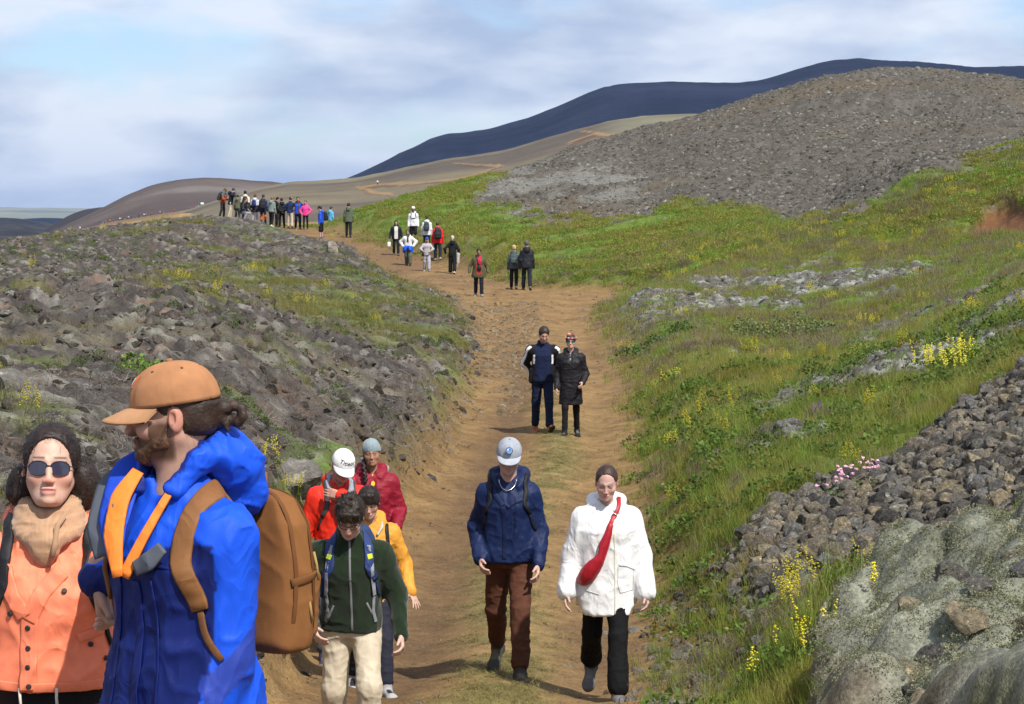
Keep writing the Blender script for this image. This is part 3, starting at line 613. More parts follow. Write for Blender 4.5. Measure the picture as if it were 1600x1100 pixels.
# flowers
SRC_F = [src(spikes(9, .34, .12, 31), blade_mat), src(spikes(5, .42, .08, 32, 18, .008), blade_mat), src(spikes(16, .28, .2, 33, 10, .009), blade_mat)]
def ylw(k, r, n): return np.array([.62, .54, .05]) * r.uniform(.75, 1.15, (n, 1))
fl = openg * near * (sstep(.15, .5, fbm2(TX, TY, .5, 3, 150)) + .04)
put('yellow_bedstraw', fl, 42, [(0, 2), (1, 2)], lambda y, r, n: r.uniform(.7, 1.15, n), ylw, .5, 19, sources=SRC_F)
fl2 = openg * midm * (sstep(.25, .5, fbm2(TX, TY, .25, 3, 151)) + .03) + openg * (TY > 80) * (TY < 92) * sstep(900, 1000, TM['u']) * .8
put('yellow_hillside_flowers', fl2, 80, [(2, 1)], lambda y, r, n: r.uniform(.8, 1.3, n), ylw, .5, 20, sources=SRC_F)
fl3 = (TM['grassl'] + .25 * TM['lava']) * sstep(.3, .55, fbm2(TX, TY, .35, 3, 152)) * (TY > 14)
put('yellow_lava_flowers', fl3, 26, [(0, 2), (2, 1)], lambda y, r, n: r.uniform(.6, 1.1, n) * (.8 + y / 120), ylw, .5, 23, sources=SRC_F)
put('purple_thyme', openg * near * sstep(.3, .5, fbm2(TX, TY, .8, 3, 153)) + TM['scree'] * .03, 24, [(0, 1)], lambda y, r, n: np.stack([r.uniform(.8, 1.2, n)] * 2 + [r.uniform(.25, .4, n)], 1), lambda k, r, n: np.array([.30, .07, .38]) * r.uniform(.8, 1.2, (n, 1)), .5, 24, sources=SRC_F)
# rocks
def rk(seed, sub=2, **kw): V, F = rock_geo(seed, sub, **kw); return mesh_np('src', V, F, rock_imat, smooth=False, link=False)
SRC_R = [rk(40 + i, flat=.75) for i in range(8)]; SRC_L = [rk(60 + i, planes=14, flat=.5, rough=.4) for i in range(8)]
ALLK = [(i, 1) for i in range(8)]
def rcol(a, b, pale=.12):
    def f(k, r, n):
        c = lerp3(a, b, r.uniform(size=n)); c = lerp3(c, (.24, .235, .21), (r.uniform(size=n) < pale) * .7); return c * r.uniform(.75, 1.25, (n, 1))
    return f
def rs(lo, hi, p=3.0): return lambda y, r, n: lo + (hi - lo) * r.uniform(size=n) ** p
lvw = TM['lava'] * (TY > 9)
put('lava_rubble', lvw * (.25 + sstep(-.3, .4, TM['r2'])) * (TY < 60), 9500, ALLK, lambda y, r, n: (.02 + .11 * r.uniform(size=n) ** 3) * (.65 + y / 65), rcol((.056, .046, .038), (.125, .105, .084), .14), .55, 25, sources=SRC_L, tilt=.5, sink=.25)
put('far_lava_rubble', lvw * (TY > 52) * (1 - .85 * sstep(300, 340, TM['u']) * sstep(120, 128, TY)) * (.35 + sstep(-.3, .4, TM['r2'])), 14000, ALLK, lambda y, r, n: (.05 + .22 * r.uniform(size=n) ** 3.2), rcol((.062, .052, .043), (.13, .115, .095), .15), .5, 26, sources=SRC_L, tilt=.5, sink=.25)
put('lichen_rocks', TM['rock'], 4600, ALLK, lambda y, r, n: (.025 + .10 * r.uniform(size=n) ** 2.5) * (.65 + y / 75), rcol((.09, .085, .078), (.19, .183, .168), .25), .5, 27, sources=SRC_R, tilt=.4, sink=.3)
hv_ = TM['hill'] * (TY > 88) * (TY < 215)
put('hill_scree', hv_ * (.55 + .45 * sstep(-.4, .3, fbm2(TX, TY, .15, 3, 160))), 60000, ALLK, lambda y, r, n: (.05 + .21 * r.uniform(size=n) ** 3.2), lambda k, r, n: lerp3(rcol((.062, .056, .046), (.15, .136, .112), .10)(k, r, n), (.24, .24, .22), TM['pale'][k] * (.35 + .45 * r.uniform(size=n))), .5, 28, sources=SRC_R, tilt=.5, sink=.35)
put('scree_gravel', TM['scree'] * (TY < 45) + .8 * np.exp(-((TM['edge'] + .12) / .3) ** 2) * TM['right'] * (TY < 23) * (TY > 11), 4600, ALLK, lambda y, r, n: (.025 + .06 * r.uniform(size=n) ** 1.8), rcol((.11, .09, .07), (.21, .18, .14), .25), .6, 29, sources=SRC_R, tilt=.6, sink=.1)
edge_w = np.exp(-((TM['edge'] + .12) / .35) ** 2) * (TY > 10) * (TY < 90)
heap = polymask(TM['u'], TM['v'], [(735, 465), (835, 470), (850, 500), (820, 560), (830, 610), (790, 620), (765, 580), (740, 540)], 14, fbm2(TX, TY, 1.5, 2, 161) * 22) * TM['pm'] * (TY < 80)
put('trail_pebbles', TM['pm'] * (.05 + .5 * sstep(.2, .6, NZ2)) * (TY > 8) * (TY < 135) + edge_w * .5, 4600, ALLK, lambda y, r, n: (.008 + .035 * r.uniform(size=n) ** 4) * (.8 + y / 50), rcol((.17, .115, .065), (.27, .19, .11), .1), .55, 30, sources=SRC_R, tilt=.6, sink=.2)
put('trail_rubble_heap', heap, 1500, ALLK, lambda y, r, n: (.02 + .085 * r.uniform(size=n) ** 2.2), rcol((.17, .125, .075), (.27, .20, .12), .1), .5, 34, sources=SRC_R, tilt=.6, sink=.2)
# bleached dead twigs on the left bank
def twig(seed):
    r = np.random.default_rng(seed); V = []; F = []; C = []
    for b_ in range(5):
        p = np.array([r.normal() * .05, r.normal() * .05, .01]); d = np.array([r.normal(), r.normal(), .35 * r.uniform()]); d /= np.linalg.norm(d); w = .0065 * r.uniform(.6, 1.3); prev = None
        for k in range(6):
            s = np.cross(d, (0, 0, 1)); s = s / (np.linalg.norm(s) + 1e-6); ww = w * (1 - k / 7)
            ring = [p + s * ww, p + np.array([0, 0, 1]) * ww, p - s * ww]; i0 = len(V); V += ring; C += [(1, 1, 1)] * 3
            if prev is not None:
                for q in range(3): F.append([prev + q, prev + (q + 1) % 3, i0 + (q + 1) % 3, i0 + q])
            prev = i0; p = p + d * .07; d = d + r.normal(size=3) * np.array([.45, .45, .3]); d /= np.linalg.norm(d)
    return V, F, C
SRC_T = [src(twig(70 + i), blade_mat) for i in range(6)]
tw = TM['lava'] * polymask(TM['u'], TM['v'], [(-100, 700), (150, 640), (350, 620), (480, 590), (640, 600), (730, 630), (640, 720), (560, 760), (430, 800), (300, 800), (-100, 1000)], 30, NZ2 * 30) * (TY < 48)
put('dead_twigs', tw + edge_w * TM['left'] * .3, 1500, [(i, 1) for i in range(6)], lambda y, r, n: r.uniform(.22, .6, n) * (.5 + y / 45), lambda k, r, n: lerp3((.12, .095, .08), (.36, .34, .31), r.uniform(size=n) ** 2), .75, 35, sources=SRC_T, tilt=.15)

# individual stones of the scree: each its own object, meshes shared
ST_ME = []
for i in range(18):
    V, F = rock_geo(300 + i, 3, planes=11, flat=.78, rough=.22); r = np.random.default_rng(400 + i)
    base = np.array([(.075, .070, .064), (.12, .11, .098), (.17, .155, .13), (.20, .17, .125), (.27, .225, .15), (.145, .14, .13)][i % 6]) * r.uniform(.85, 1.15); c = np.tile(base, (len(V), 1))
    me = mesh_np('stone', V, F, rock_gmat, col=c, smooth=False, link=False).data; ST_ME.append(me)
def stone_field(n, weight, seed, lo, hi, parent, power=.55, gap=.62, p=2.0, lift=.22):
    x, y, z, k, r = sampler(weight, n * 14, power=power, seed=seed); out = []
    size = lo + (hi - lo) * r.uniform(size=len(x)) ** p; cell = {}
    order = np.argsort(-size[:n * 14])
    for i in order:
        if len(out) >= n: break
        s = size[i]; kx, ky = int(x[i] // .5), int(y[i] // .5); ok = True
        for a in (-1, 0, 1):
            for b in (-1, 0, 1):
                for (qx, qy, qs) in cell.get((kx + a, ky + b), ()):
                    if (qx - x[i]) ** 2 + (qy - y[i]) ** 2 < (gap * (qs + s)) ** 2: ok = False
        if not ok: continue
        cell.setdefault((kx, ky), []).append((x[i], y[i], s)); out.append(i)
        o = bpy.data.objects.new('stone', ST_ME[int(r.integers(len(ST_ME)))]); COL.objects.link(o); o.parent = parent
        o.location = (x[i], y[i], z[i] + s * lift); o.rotation_euler = (r.normal() * .5, r.normal() * .5, r.uniform(0, 6.28)); o.scale = (s, s, s)
    return len(out)
stone_field(285, TM['scree'] * (TY < 34) * (TM['u'] < 1640), 50, .045, .115, GROUND['grassy_hillside'], power=.35, gap=.6, p=1.6)
stone_field(26, polymask(TM['u'], TM['v'], [(1400, 1120), (1420, 1060), (1500, 1010), (1600, 960), (1700, 960), (1700, 1180), (1400, 1180)], 10) * (TY < 24), 55, .05, .13, GROUND['grassy_hillside'], power=.35, gap=.8, p=1.2, lift=-.12)
SRC_S = [mesh_np('src', *rock_geo(300 + i, 2, planes=11, flat=.78, rough=.22), rock_imat, smooth=False, link=False) for i in range(8)]
put('scree_stones', TM['scree'] * (TY < 45), 2600, ALLK, lambda y, r, n: (.03 + .07 * r.uniform(size=n) ** 1.8), rcol((.075, .070, .062), (.25, .215, .155), .2), .55, 51, sources=SRC_S, tilt=.6, sink=-.1)

SRC_M = [src(leaves(80, .10, .035, .016, 81, .9), blade_mat), src(leaves(80, .08, .05, .014, 82, 1.2), blade_mat)]
put('woolly_moss', TM['moss'] * g0 * (.3 + sstep(-.4, .2, NZ2)) * (TY < 24), 1700, [(0, 1), (1, 1)], lambda y, r, n: r.uniform(.4, .9, n), lambda k, r, n: lerp3((.14, .15, .10), (.28, .285, .22), r.uniform(size=n)) * r.uniform(.8, 1.15, (n, 1)), .5, 82, sources=SRC_M, tilt=.5, sink=.0)
# ------------------------------------------------------------------ sculpting: signed distance fields -> surface nets
def A(*v): return np.array(v, float)
def nrm(v): v = np.asarray(v, float); return v / (np.linalg.norm(v) + 1e-9)
def rot(ax, deg):
    a = math.radians(deg); c, s = math.cos(a), math.sin(a)
    return {'x': A([1, 0, 0], [0, c, -s], [0, s, c]), 'y': A([c, 0, s], [0, 1, 0], [-s, 0, c]), 'z': A([c, -s, 0], [s, c, 0], [0, 0, 1])}[ax]
class SDF:
    def __init__(self, lo, hi, h, fine=()):
        def ax(a, b, fn):
            out = [a]
            while out[-1] < b: out.append(out[-1] + fn(out[-1]))
            return np.array(out, np.float32)
        self.h = h
        self.xs = ax(lo[0], hi[0], lambda t: h); self.ys = ax(lo[1], hi[1], lambda t: h)
        self.zs = ax(lo[2], hi[2], lambda t: min([h if not fine else fine[0][3]] + [f[2] for f in fine if f[0] <= t <= f[1]]) if fine else h)
        self.d = np.full((len(self.xs), len(self.ys), len(self.zs)), .12, np.float32)
    def reg(self, lo, hi):
        s = []
        for a, l, h_ in ((self.xs, lo[0], hi[0]), (self.ys, lo[1], hi[1]), (self.zs, lo[2], hi[2])):
            i = max(int(np.searchsorted(a, l)) - 1, 0); j = min(int(np.searchsorted(a, h_)) + 1, len(a)); s.append(slice(i, max(j, i)))
        return tuple(s)
    def put(self, fn, lo, hi, k=.02, op='u'):
        m = k + .02; sl = self.reg(np.asarray(lo) - m, np.asarray(hi) + m); cur = self.d[sl]
        if cur.size == 0: return
        d = fn(self.xs[sl[0]][:, None, None], self.ys[sl[1]][None, :, None], self.zs[sl[2]][None, None, :])
        if op == 'u':
            hh = np.maximum(k - np.abs(cur - d), 0) / k; self.d[sl] = np.minimum(cur, d) - hh * hh * k * .25
        else:
            d = -d; hh = np.maximum(k - np.abs(cur - d), 0) / k; self.d[sl] = np.maximum(cur, d) + hh * hh * k * .25
    def cone(self, a, b, ra, rb, k=.02, op='u', sq=None):
        a = np.asarray(a, float); b = np.asarray(b, float); ba = b - a; L2_ = ba @ ba + 1e-9; r = max(ra, rb)
        def fn(X, Y, Z):
            px, py, pz = X - a[0], Y - a[1], Z - a[2]; t = np.clip((px * ba[0] + py * ba[1] + pz * ba[2]) / L2_, 0, 1)
            return np.sqrt((px - t * ba[0]) ** 2 + (py - t * ba[1]) ** 2 + (pz - t * ba[2]) ** 2) - (ra + (rb - ra) * t)
        self.put(fn, np.minimum(a, b) - r, np.maximum(a, b) + r, k, op)
    def ell(self, c, r, R=None, k=.02, op='u'):
        c = np.asarray(c, float); r = np.asarray(r, float); R = np.eye(3) if R is None else R; m = max(r) * 1.05
        def fn(X, Y, Z):
            px, py, pz = X - c[0], Y - c[1], Z - c[2]; q = [px * R[0, i] + py * R[1, i] + pz * R[2, i] for i in range(3)]
            k0 = np.sqrt(sum((q[i] / r[i]) ** 2 for i in range(3))); k1 = np.sqrt(sum((q[i] / r[i] ** 2) ** 2 for i in range(3))) + 1e-6
            return k0 * (k0 - 1) / k1
        self.put(fn, c - m, c + m, k, op)
    def box(self, c, hs, R=None, rd=.02, k=.02, op='u'):
        c = np.asarray(c, float); hs = np.asarray(hs, float); R = np.eye(3) if R is None else R; m = np.linalg.norm(hs)
        def fn(X, Y, Z):
            px, py, pz = X - c[0], Y - c[1], Z - c[2]; q = [np.abs(px * R[0, i] + py * R[1, i] + pz * R[2, i]) - (hs[i] - rd) for i in range(3)]
            return np.sqrt(sum(np.maximum(t, 0) ** 2 for t in q)) + np.minimum(np.maximum(np.maximum(q[0], q[1]), q[2]), 0) - rd
        self.put(fn, c - m, c + m, k, op)
    def loft(self, o, R, sec, k=.03, n=2.3, op='u'):
        """stack of super-ellipses along R's third axis: rows (s, half width, half depth, forward shift)"""
        sec = np.array(sec, float); S0, S1 = sec[0, 0], sec[-1, 0]; m = sec[:, 1:3].max() + abs(sec[:, 3]).max() + .02
        ends = np.array([o + R[:, 2] * S0, o + R[:, 2] * S1])
        def fn(X, Y, Z):
            px, py, pz = X - o[0], Y - o[1], Z - o[2]; q = [px * R[0, i] + py * R[1, i] + pz * R[2, i] for i in range(3)]
            s = q[2]; a = np.interp(s, sec[:, 0], sec[:, 1]); b = np.interp(s, sec[:, 0], sec[:, 2]); f = np.interp(s, sec[:, 0], sec[:, 3])
            r = ((np.abs(q[0]) / a) ** n + (np.abs(q[1] + f) / b) ** n) ** (1 / n); d = (r - 1) * np.minimum(a, b) * .92
            e = np.maximum(S0 - s, s - S1); hh = np.maximum(.02 - np.abs(d - e), 0) / .02
            return np.maximum(d, e) + hh * hh * .005
        self.put(fn, ends.min(0) - m, ends.max(0) + m, k, op)
    def mesh(self):
        d = self.d; S = d < 0; nx, ny, nz = d.shape
        cnt = sum(S[i:nx - 1 + i, j:ny - 1 + j, k:nz - 1 + k].astype(np.int8) for i in (0, 1) for j in (0, 1) for k in (0, 1))
        act = (cnt > 0) & (cnt < 8); C = np.argwhere(act)
        if len(C) == 0: return np.zeros((0, 3)), np.zeros((0, 4), int)
        idx = np.full(act.shape, -1, np.int32); idx[act] = np.arange(len(C))
        P = np.zeros((len(C), 3)); Nn = np.zeros(len(C))
        cor = [(i, j, k) for i in (0, 1) for j in (0, 1) for k in (0, 1)]; val = {c: d[C[:, 0] + c[0], C[:, 1] + c[1], C[:, 2] + c[2]] for c in cor}
        for a in cor:
            for ax in range(3):
                if a[ax]: continue
                b = list(a); b[ax] = 1; b = tuple(b); va, vb = val[a], val[b]; m = (va < 0) != (vb < 0); t = va[m] / (va[m] - vb[m])
                p = np.tile(np.array(a, float), (m.sum(), 1)); p[:, ax] = t; P[m] += p; Nn[m] += 1
        P = C + P / Nn[:, None]
        V = np.stack([np.interp(P[:, i], np.arange(len(a)), a) for i, a in enumerate((self.xs, self.ys, self.zs))], 1)
        F = []
        for ax in range(3):
            o1, o2 = [(1, 2), (2, 0), (0, 1)][ax]
            s0 = [slice(None)] * 3; s1 = [slice(None)] * 3; s0[ax] = slice(0, -1); s1[ax] = slice(1, None)
            E = np.argwhere(S[tuple(s0)] != S[tuple(s1)]); ok = (E[:, o1] > 0) & (E[:, o2] > 0) & (E[:, o1] < d.shape[o1] - 1) & (E[:, o2] < d.shape[o2] - 1); E = E[ok]
            ins = S[E[:, 0], E[:, 1], E[:, 2]]
            def ci(a, b):
                q = E.copy(); q[:, o1] -= a; q[:, o2] -= b; return idx[q[:, 0], q[:, 1], q[:, 2]]
            f = np.stack([ci(1, 1), ci(0, 1), ci(0, 0), ci(1, 0)], 1); f[~ins] = f[~ins][:, ::-1]; F.append(f)
        return V, np.concatenate(F)
def vnormals(V, F):
    n = np.cross(V[F[:, 2]] - V[F[:, 0]], V[F[:, 3 if F.shape[1] == 4 else 1]] - V[F[:, 1 if F.shape[1] == 4 else 0]])
    N = np.zeros_like(V)
    for i in range(F.shape[1]): np.add.at(N, F[:, i], n)
    return N / (np.linalg.norm(N, axis=1, keepdims=True) + 1e-12)
def relax(V, F, it=1, w=.5):
    for _ in range(it):
        s = np.zeros_like(V); c = np.zeros(len(V))
        for i in range(4):
            j = (i + 1) % 4; np.add.at(s, F[:, i], V[F[:, j]]); np.add.at(c, F[:, i], 1); np.add.at(s, F[:, j], V[F[:, i]]); np.add.at(c, F[:, j], 1)
        V = V * (1 - w) + w * s / np.maximum(c, 1)[:, None]
    return V
# ------------------------------------------------------------------ materials for people
def cloth_mat(name, rough, spec, weave, wr, vary=.10, sheen=0.0, sc=5.0):
    m = col_mat(name, rough, spec, vary, 14, None); nt = m.node_tree; b = nt.nodes['Principled BSDF']; N = nt.nodes; L = nt.links
    t = N.new('ShaderNodeTexCoord'); prev = None
    for k, (s_, st, ds, pw) in enumerate(((sc * .75, 1.0, .030, 4.0), (sc * 1.9, .7, .012, 4.0))):     # creases: ridges of warped noise
        n = N.new('ShaderNodeTexNoise'); n.inputs['Scale'].default_value = s_; n.inputs['Detail'].default_value = 1.5; n.inputs['Distortion'].default_value = .9; n.inputs['Roughness'].default_value = .5
        mp_ = N.new('ShaderNodeMapping'); mp_.inputs['Scale'].default_value = (1.25, 1.25, .8); mp_.inputs['Location'].default_value = (k * 3.7, 1.3 * k, 0)
        L.new(t.outputs['Object'], mp_.inputs[0]); L.new(mp_.outputs[0], n.inputs['Vector'])
        a = N.new('ShaderNodeMath'); a.operation = 'SUBTRACT'; a.inputs[1].default_value = .5; L.new(n.outputs['Fac'], a.inputs[0])
        c = N.new('ShaderNodeMath'); c.operation = 'ABSOLUTE'; L.new(a.outputs[0], c.inputs[0])
        d = N.new('ShaderNodeMapRange'); d.inputs['From Min'].default_value = 0; d.inputs['From Max'].default_value = 1 / pw; d.inputs['To Min'].default_value = 1; d.inputs['To Max'].default_value = 0; L.new(c.outputs[0], d.inputs['Value'])
        bp = N.new('ShaderNodeBump'); bp.inputs['Strength'].default_value = min(wr * st * 2, 1); bp.inputs['Distance'].default_value = ds; L.new(d.outputs[0], bp.inputs['Height'])
        if prev: L.new(prev.outputs[0], bp.inputs['Normal'])
        prev = bp
    add_bump(nt, b, weave, .25, .002, 2, .5, prev=prev)
    if sheen and 'Sheen Weight' in b.inputs: b.inputs['Sheen Weight'].default_value = sheen
    return m
M_NYLON = cloth_mat('shell_nylon', .6, .25, 420, .2); M_FLEECE = cloth_mat('fleece_knit', .95, .1, 260, .06, .14, .25); M_COTTON = cloth_mat('cotton_twill', .85, .2, 520, .12, .12); M_CANVAS = cloth_mat('canvas', .9, .15, 380, .04, .14)
M_PLAIN = col_mat('plain_surface', .55, .35, .06, 60, None); M_RUBBER = col_mat('shoe_surface', .8, .25, .2, 40, (120, .4, .004))
M_SHINY = col_mat('glossy_surface', .12, .6, .02, 30, None); M_METAL = col_mat('metal_surface', .3, .6, .02, 30, None); M_METAL.node_tree.nodes['Principled BSDF'].inputs['Metallic'].default_value = 1
M_SKIN = col_mat('skin', .52, .35, .07, 90, (300, .2, .0012))
try:
    _b = M_SKIN.node_tree.nodes['Principled BSDF']; _b.inputs['Subsurface Weight'].default_value = .12; _b.inputs['Subsurface Radius'].default_value = (.012, .005, .003); _b.inputs['Subsurface Scale'].default_value = 1.0
except Exception: pass
M_HAIR = col_mat('hair', .5, .35, .3, 70, (150, .6, .004)); M_LEATHER = cloth_mat('leather', .5, .4, 300, .08)
# ------------------------------------------------------------------ pieces
def ribbon(pts, width, thick, name, mat, col, parent, bvh=None, off=.004, side=None, smooth=True, n=None):
    """band along a polyline, laid onto a surface when bvh is given"""
    P = np.array(pts, float)
    if n:
        t = np.concatenate([[0], np.cumsum(np.linalg.norm(np.diff(P, axis=0), axis=1))]); ts = np.linspace(0, t[-1], n); P = np.stack([np.interp(ts, t, P[:, i]) for i in range(3)], 1)
        for _ in range(2): P[1:-1] = .5 * P[1:-1] + .25 * (P[:-2] + P[2:])
    Ns = []
    for i in range(len(P)):
        if bvh is not None:
            q, nn, _, _ = bvh.find_nearest(Vector(P[i])); P[i] = np.array(q) + np.array(nn) * off; Ns.append(np.array(nn))
        else: Ns.append(np.asarray(side if side is not None else (0, -1, 0), float))
    Ns = np.array(Ns)
    for _ in range(2):
        Ns[1:-1] = (Ns[:-2] + Ns[1:-1] * 2 + Ns[2:]); Ns /= np.linalg.norm(Ns, axis=1, keepdims=True)
        P[1:-1] = .6 * P[1:-1] + .2 * (P[:-2] + P[2:])
    T = np.gradient(P, axis=0); T /= np.linalg.norm(T, axis=1, keepdims=True) + 1e-9; Sd = np.cross(T, Ns); Sd /= np.linalg.norm(Sd, axis=1, keepdims=True) + 1e-9
    w = np.asarray(width if hasattr(width, '__len__') else [width] * len(P)); w = np.interp(np.linspace(0, 1, len(P)), np.linspace(0, 1, len(w)), w)[:, None] / 2
    rows = [P - Sd * w - Ns * thick, P - Sd * w + Ns * thick * .5, P - Sd * w * .8 + Ns * thick, P + Sd * w * .8 + Ns * thick, P + Sd * w + Ns * thick * .5, P + Sd * w - Ns * thick]
    m = len(rows); V = np.stack(rows, 1).reshape(-1, 3); F = []
    for i in range(len(P) - 1):
        for k in range(m): a = i * m + k; b = i * m + (k + 1) % m; F.append([a, b, b + m, a + m])
    F.append(list(range(m))[::-1]); F.append([(len(P) - 1) * m + k for k in range(m)])
    return mesh_np(name, V, F, mat, parent, col=np.tile(np.asarray(col, float), (len(V), 1)), smooth=smooth)
def tube(pts, r, name, mat, col, parent, sides=8, closed=False):
    P = np.array(pts, float); n = len(P); r = np.interp(np.linspace(0, 1, n), np.linspace(0, 1, len(r)), r) if hasattr(r, '__len__') else np.full(n, r)
    T = np.gradient(P, axis=0) if not closed else np.roll(P, -1, 0) - np.roll(P, 1, 0); T /= np.linalg.norm(T, axis=1, keepdims=True) + 1e-9
    up = A(0, 0, 1) if abs(T[0][2]) < .9 else A(1, 0, 0); V = []; F = []; a = nrm(np.cross(T[0], up))
    for i in range(n):
        a = nrm(a - T[i] * (a @ T[i])); b = np.cross(T[i], a)
        for k in range(sides): q = 2 * math.pi * k / sides; V.append(P[i] + (a * math.cos(q) + b * math.sin(q)) * r[i])
    for i in range(n if closed else n - 1):
        for k in range(sides): j = (i + 1) % n; F.append([i * sides + k, i * sides + (k + 1) % sides, j * sides + (k + 1) % sides, j * sides + k])
    if not closed: F.append(list(range(sides))[::-1]); F.append([(n - 1) * sides + k for k in range(sides)])
    return mesh_np(name, V, F, mat, parent, col=np.tile(np.asarray(col, float), (len(V), 1)))
def disc(c, n, r, h, name, mat, col, parent, seg=14):
    """small domed round piece (button, badge)"""
    n = nrm(n); a = nrm(np.cross(n, A(0, 0, 1) if abs(n[2]) < .9 else A(1, 0, 0))); b = np.cross(n, a); V = []; F = []; c = np.asarray(c, float)
    for (rr, hh) in ((1, -.5), (1, .6), (.75, 1)):
        for k in range(seg): q = 2 * math.pi * k / seg; V.append(c + (a * math.cos(q) + b * math.sin(q)) * r * rr + n * h * hh)
    for lv in range(2):
        for k in range(seg): F.append([lv * seg + k, lv * seg + (k + 1) % seg, (lv + 1) * seg + (k + 1) % seg, (lv + 1) * seg + k])
    F.append([2 * seg + k for k in range(seg)]); F.append(list(range(seg))[::-1])
    return mesh_np(name, V, F, mat, parent, col=np.tile(np.asarray(col, float), (len(V), 1)), smooth=False)
def fromsdf(g, name, mat, parent, col, fold=0.0, ff=(9, 9, 7), seed=1, it=1, post=None):
    V, F = g.mesh()
    if it: V = relax(V, F, it)
    if fold:
        N = vnormals(V, F); w = V + .05 * np.stack([n3(V, 5, seed + 7), n3(V, 5, seed + 8), n3(V, 5, seed + 9)], 1)
        wob = lambda f, s: (1 - np.abs(n3(w, f, s))) ** 4
        r1 = wob(ff, seed); r2 = wob(tuple(1.9 * q for q in ff), seed + 1); lowf = n3(V, tuple(.6 * q for q in ff), seed + 2)
        V = V + N * (fold * (.75 * r1 + .45 * r2 + .45 * lowf - .45))[:, None]
    if post: V = post(V)
    C = col(V) if callable(col) else np.tile(np.asarray(col, float), (len(V), 1))
    o = mesh_np(name, V, F, mat, parent, col=C)
    o['_v'] = 0; del o['_v']
    return o, V, F
def bvh_of(V, F): return BVHTree.FromPolygons([tuple(v) for v in V.tolist()], [tuple(f) for f in F.tolist()])

# ------------------------------------------------------------------ a person
def ik(sh, tgt, l1, l2, hint):
    v = tgt - sh; L = np.linalg.norm(v); L = min(max(L, .05), (l1 + l2) * .995); d = nrm(v); a = (l1 * l1 - l2 * l2 + L * L) / (2 * L); h = math.sqrt(max(l1 * l1 - a * a, 0))
    hp = np.asarray(hint, float); hp = nrm(hp - d * (hp @ d)); return sh + d * a + hp * h, sh + d * L
def make_pose(P):
    J = {}; legs = P.get('legs', {}); z0 = .92
    hw = P.get('hipw', .085); twist = rot('z', P.get('twist', 0)); hipz = 0.0; lowest = 9
    for s, nm in ((-1, 'R'), (1, 'L')):
        a, b, o = legs.get(nm, (0, 4, 3)); a, b2 = math.radians(a), math.radians(a - b); oo = math.sin(math.radians(o)) * s
        hip = A(s * hw, 0, 0); kn = hip + nrm(A(oo, -math.sin(a), -math.cos(a))) * .43; an = kn + nrm(A(oo * .6, -math.sin(b2), -math.cos(b2))) * .41
        J['hip' + nm], J['kn' + nm], J['an' + nm] = hip, kn, an; J['shin' + nm] = b2; lowest = min(lowest, an[2])
    up = A(0, 0, .085 - lowest); hips = up.copy()
    for nm in 'RL':
        for j in ('hip', 'kn', 'an'): J[j + nm] = J[j + nm] + up
    Rt = twist @ rot('y', P.get('side', 0)) @ rot('x', P.get('lean', 3))
    J['hips'] = hips; J['Rt'] = Rt; sw = P.get('shw', .165)
    J['neck'] = hips + Rt[:, 2] * .56
    for s, nm in ((-1, 'R'), (1, 'L')):
        sh = hips + Rt @ A(s * sw, 0, .432 + P.get('shrug', 0)); J['sh' + nm] = sh
        t = P.get('arms', {}).get(nm, None)
        tgt, hint = (A(s * .07, -.04, -.525), A(s * .2, .95, 0)) if t is None else (A(*t[0]), A(*t[1]))
        J['el' + nm], J['wr' + nm] = ik(sh, tgt if t is not None and len(t) > 2 else sh + tgt, .285, .255, hint)
    hp, hy, hr = P.get('head', (4, 0, 0)); J['Rh'] = rot('z', hy) @ rot('x', hp) @ rot('y', hr)
    J['head'] = A(*P.get('hoff', (0, 0, 0))) + J['neck'] + nrm(Rt[:, 2] * .8 + A(0, -math.sin(math.radians(hp)) * .55, .25)) * .055 + J['Rh'] @ A(0, -.035, .105)
    return J
HS = .97
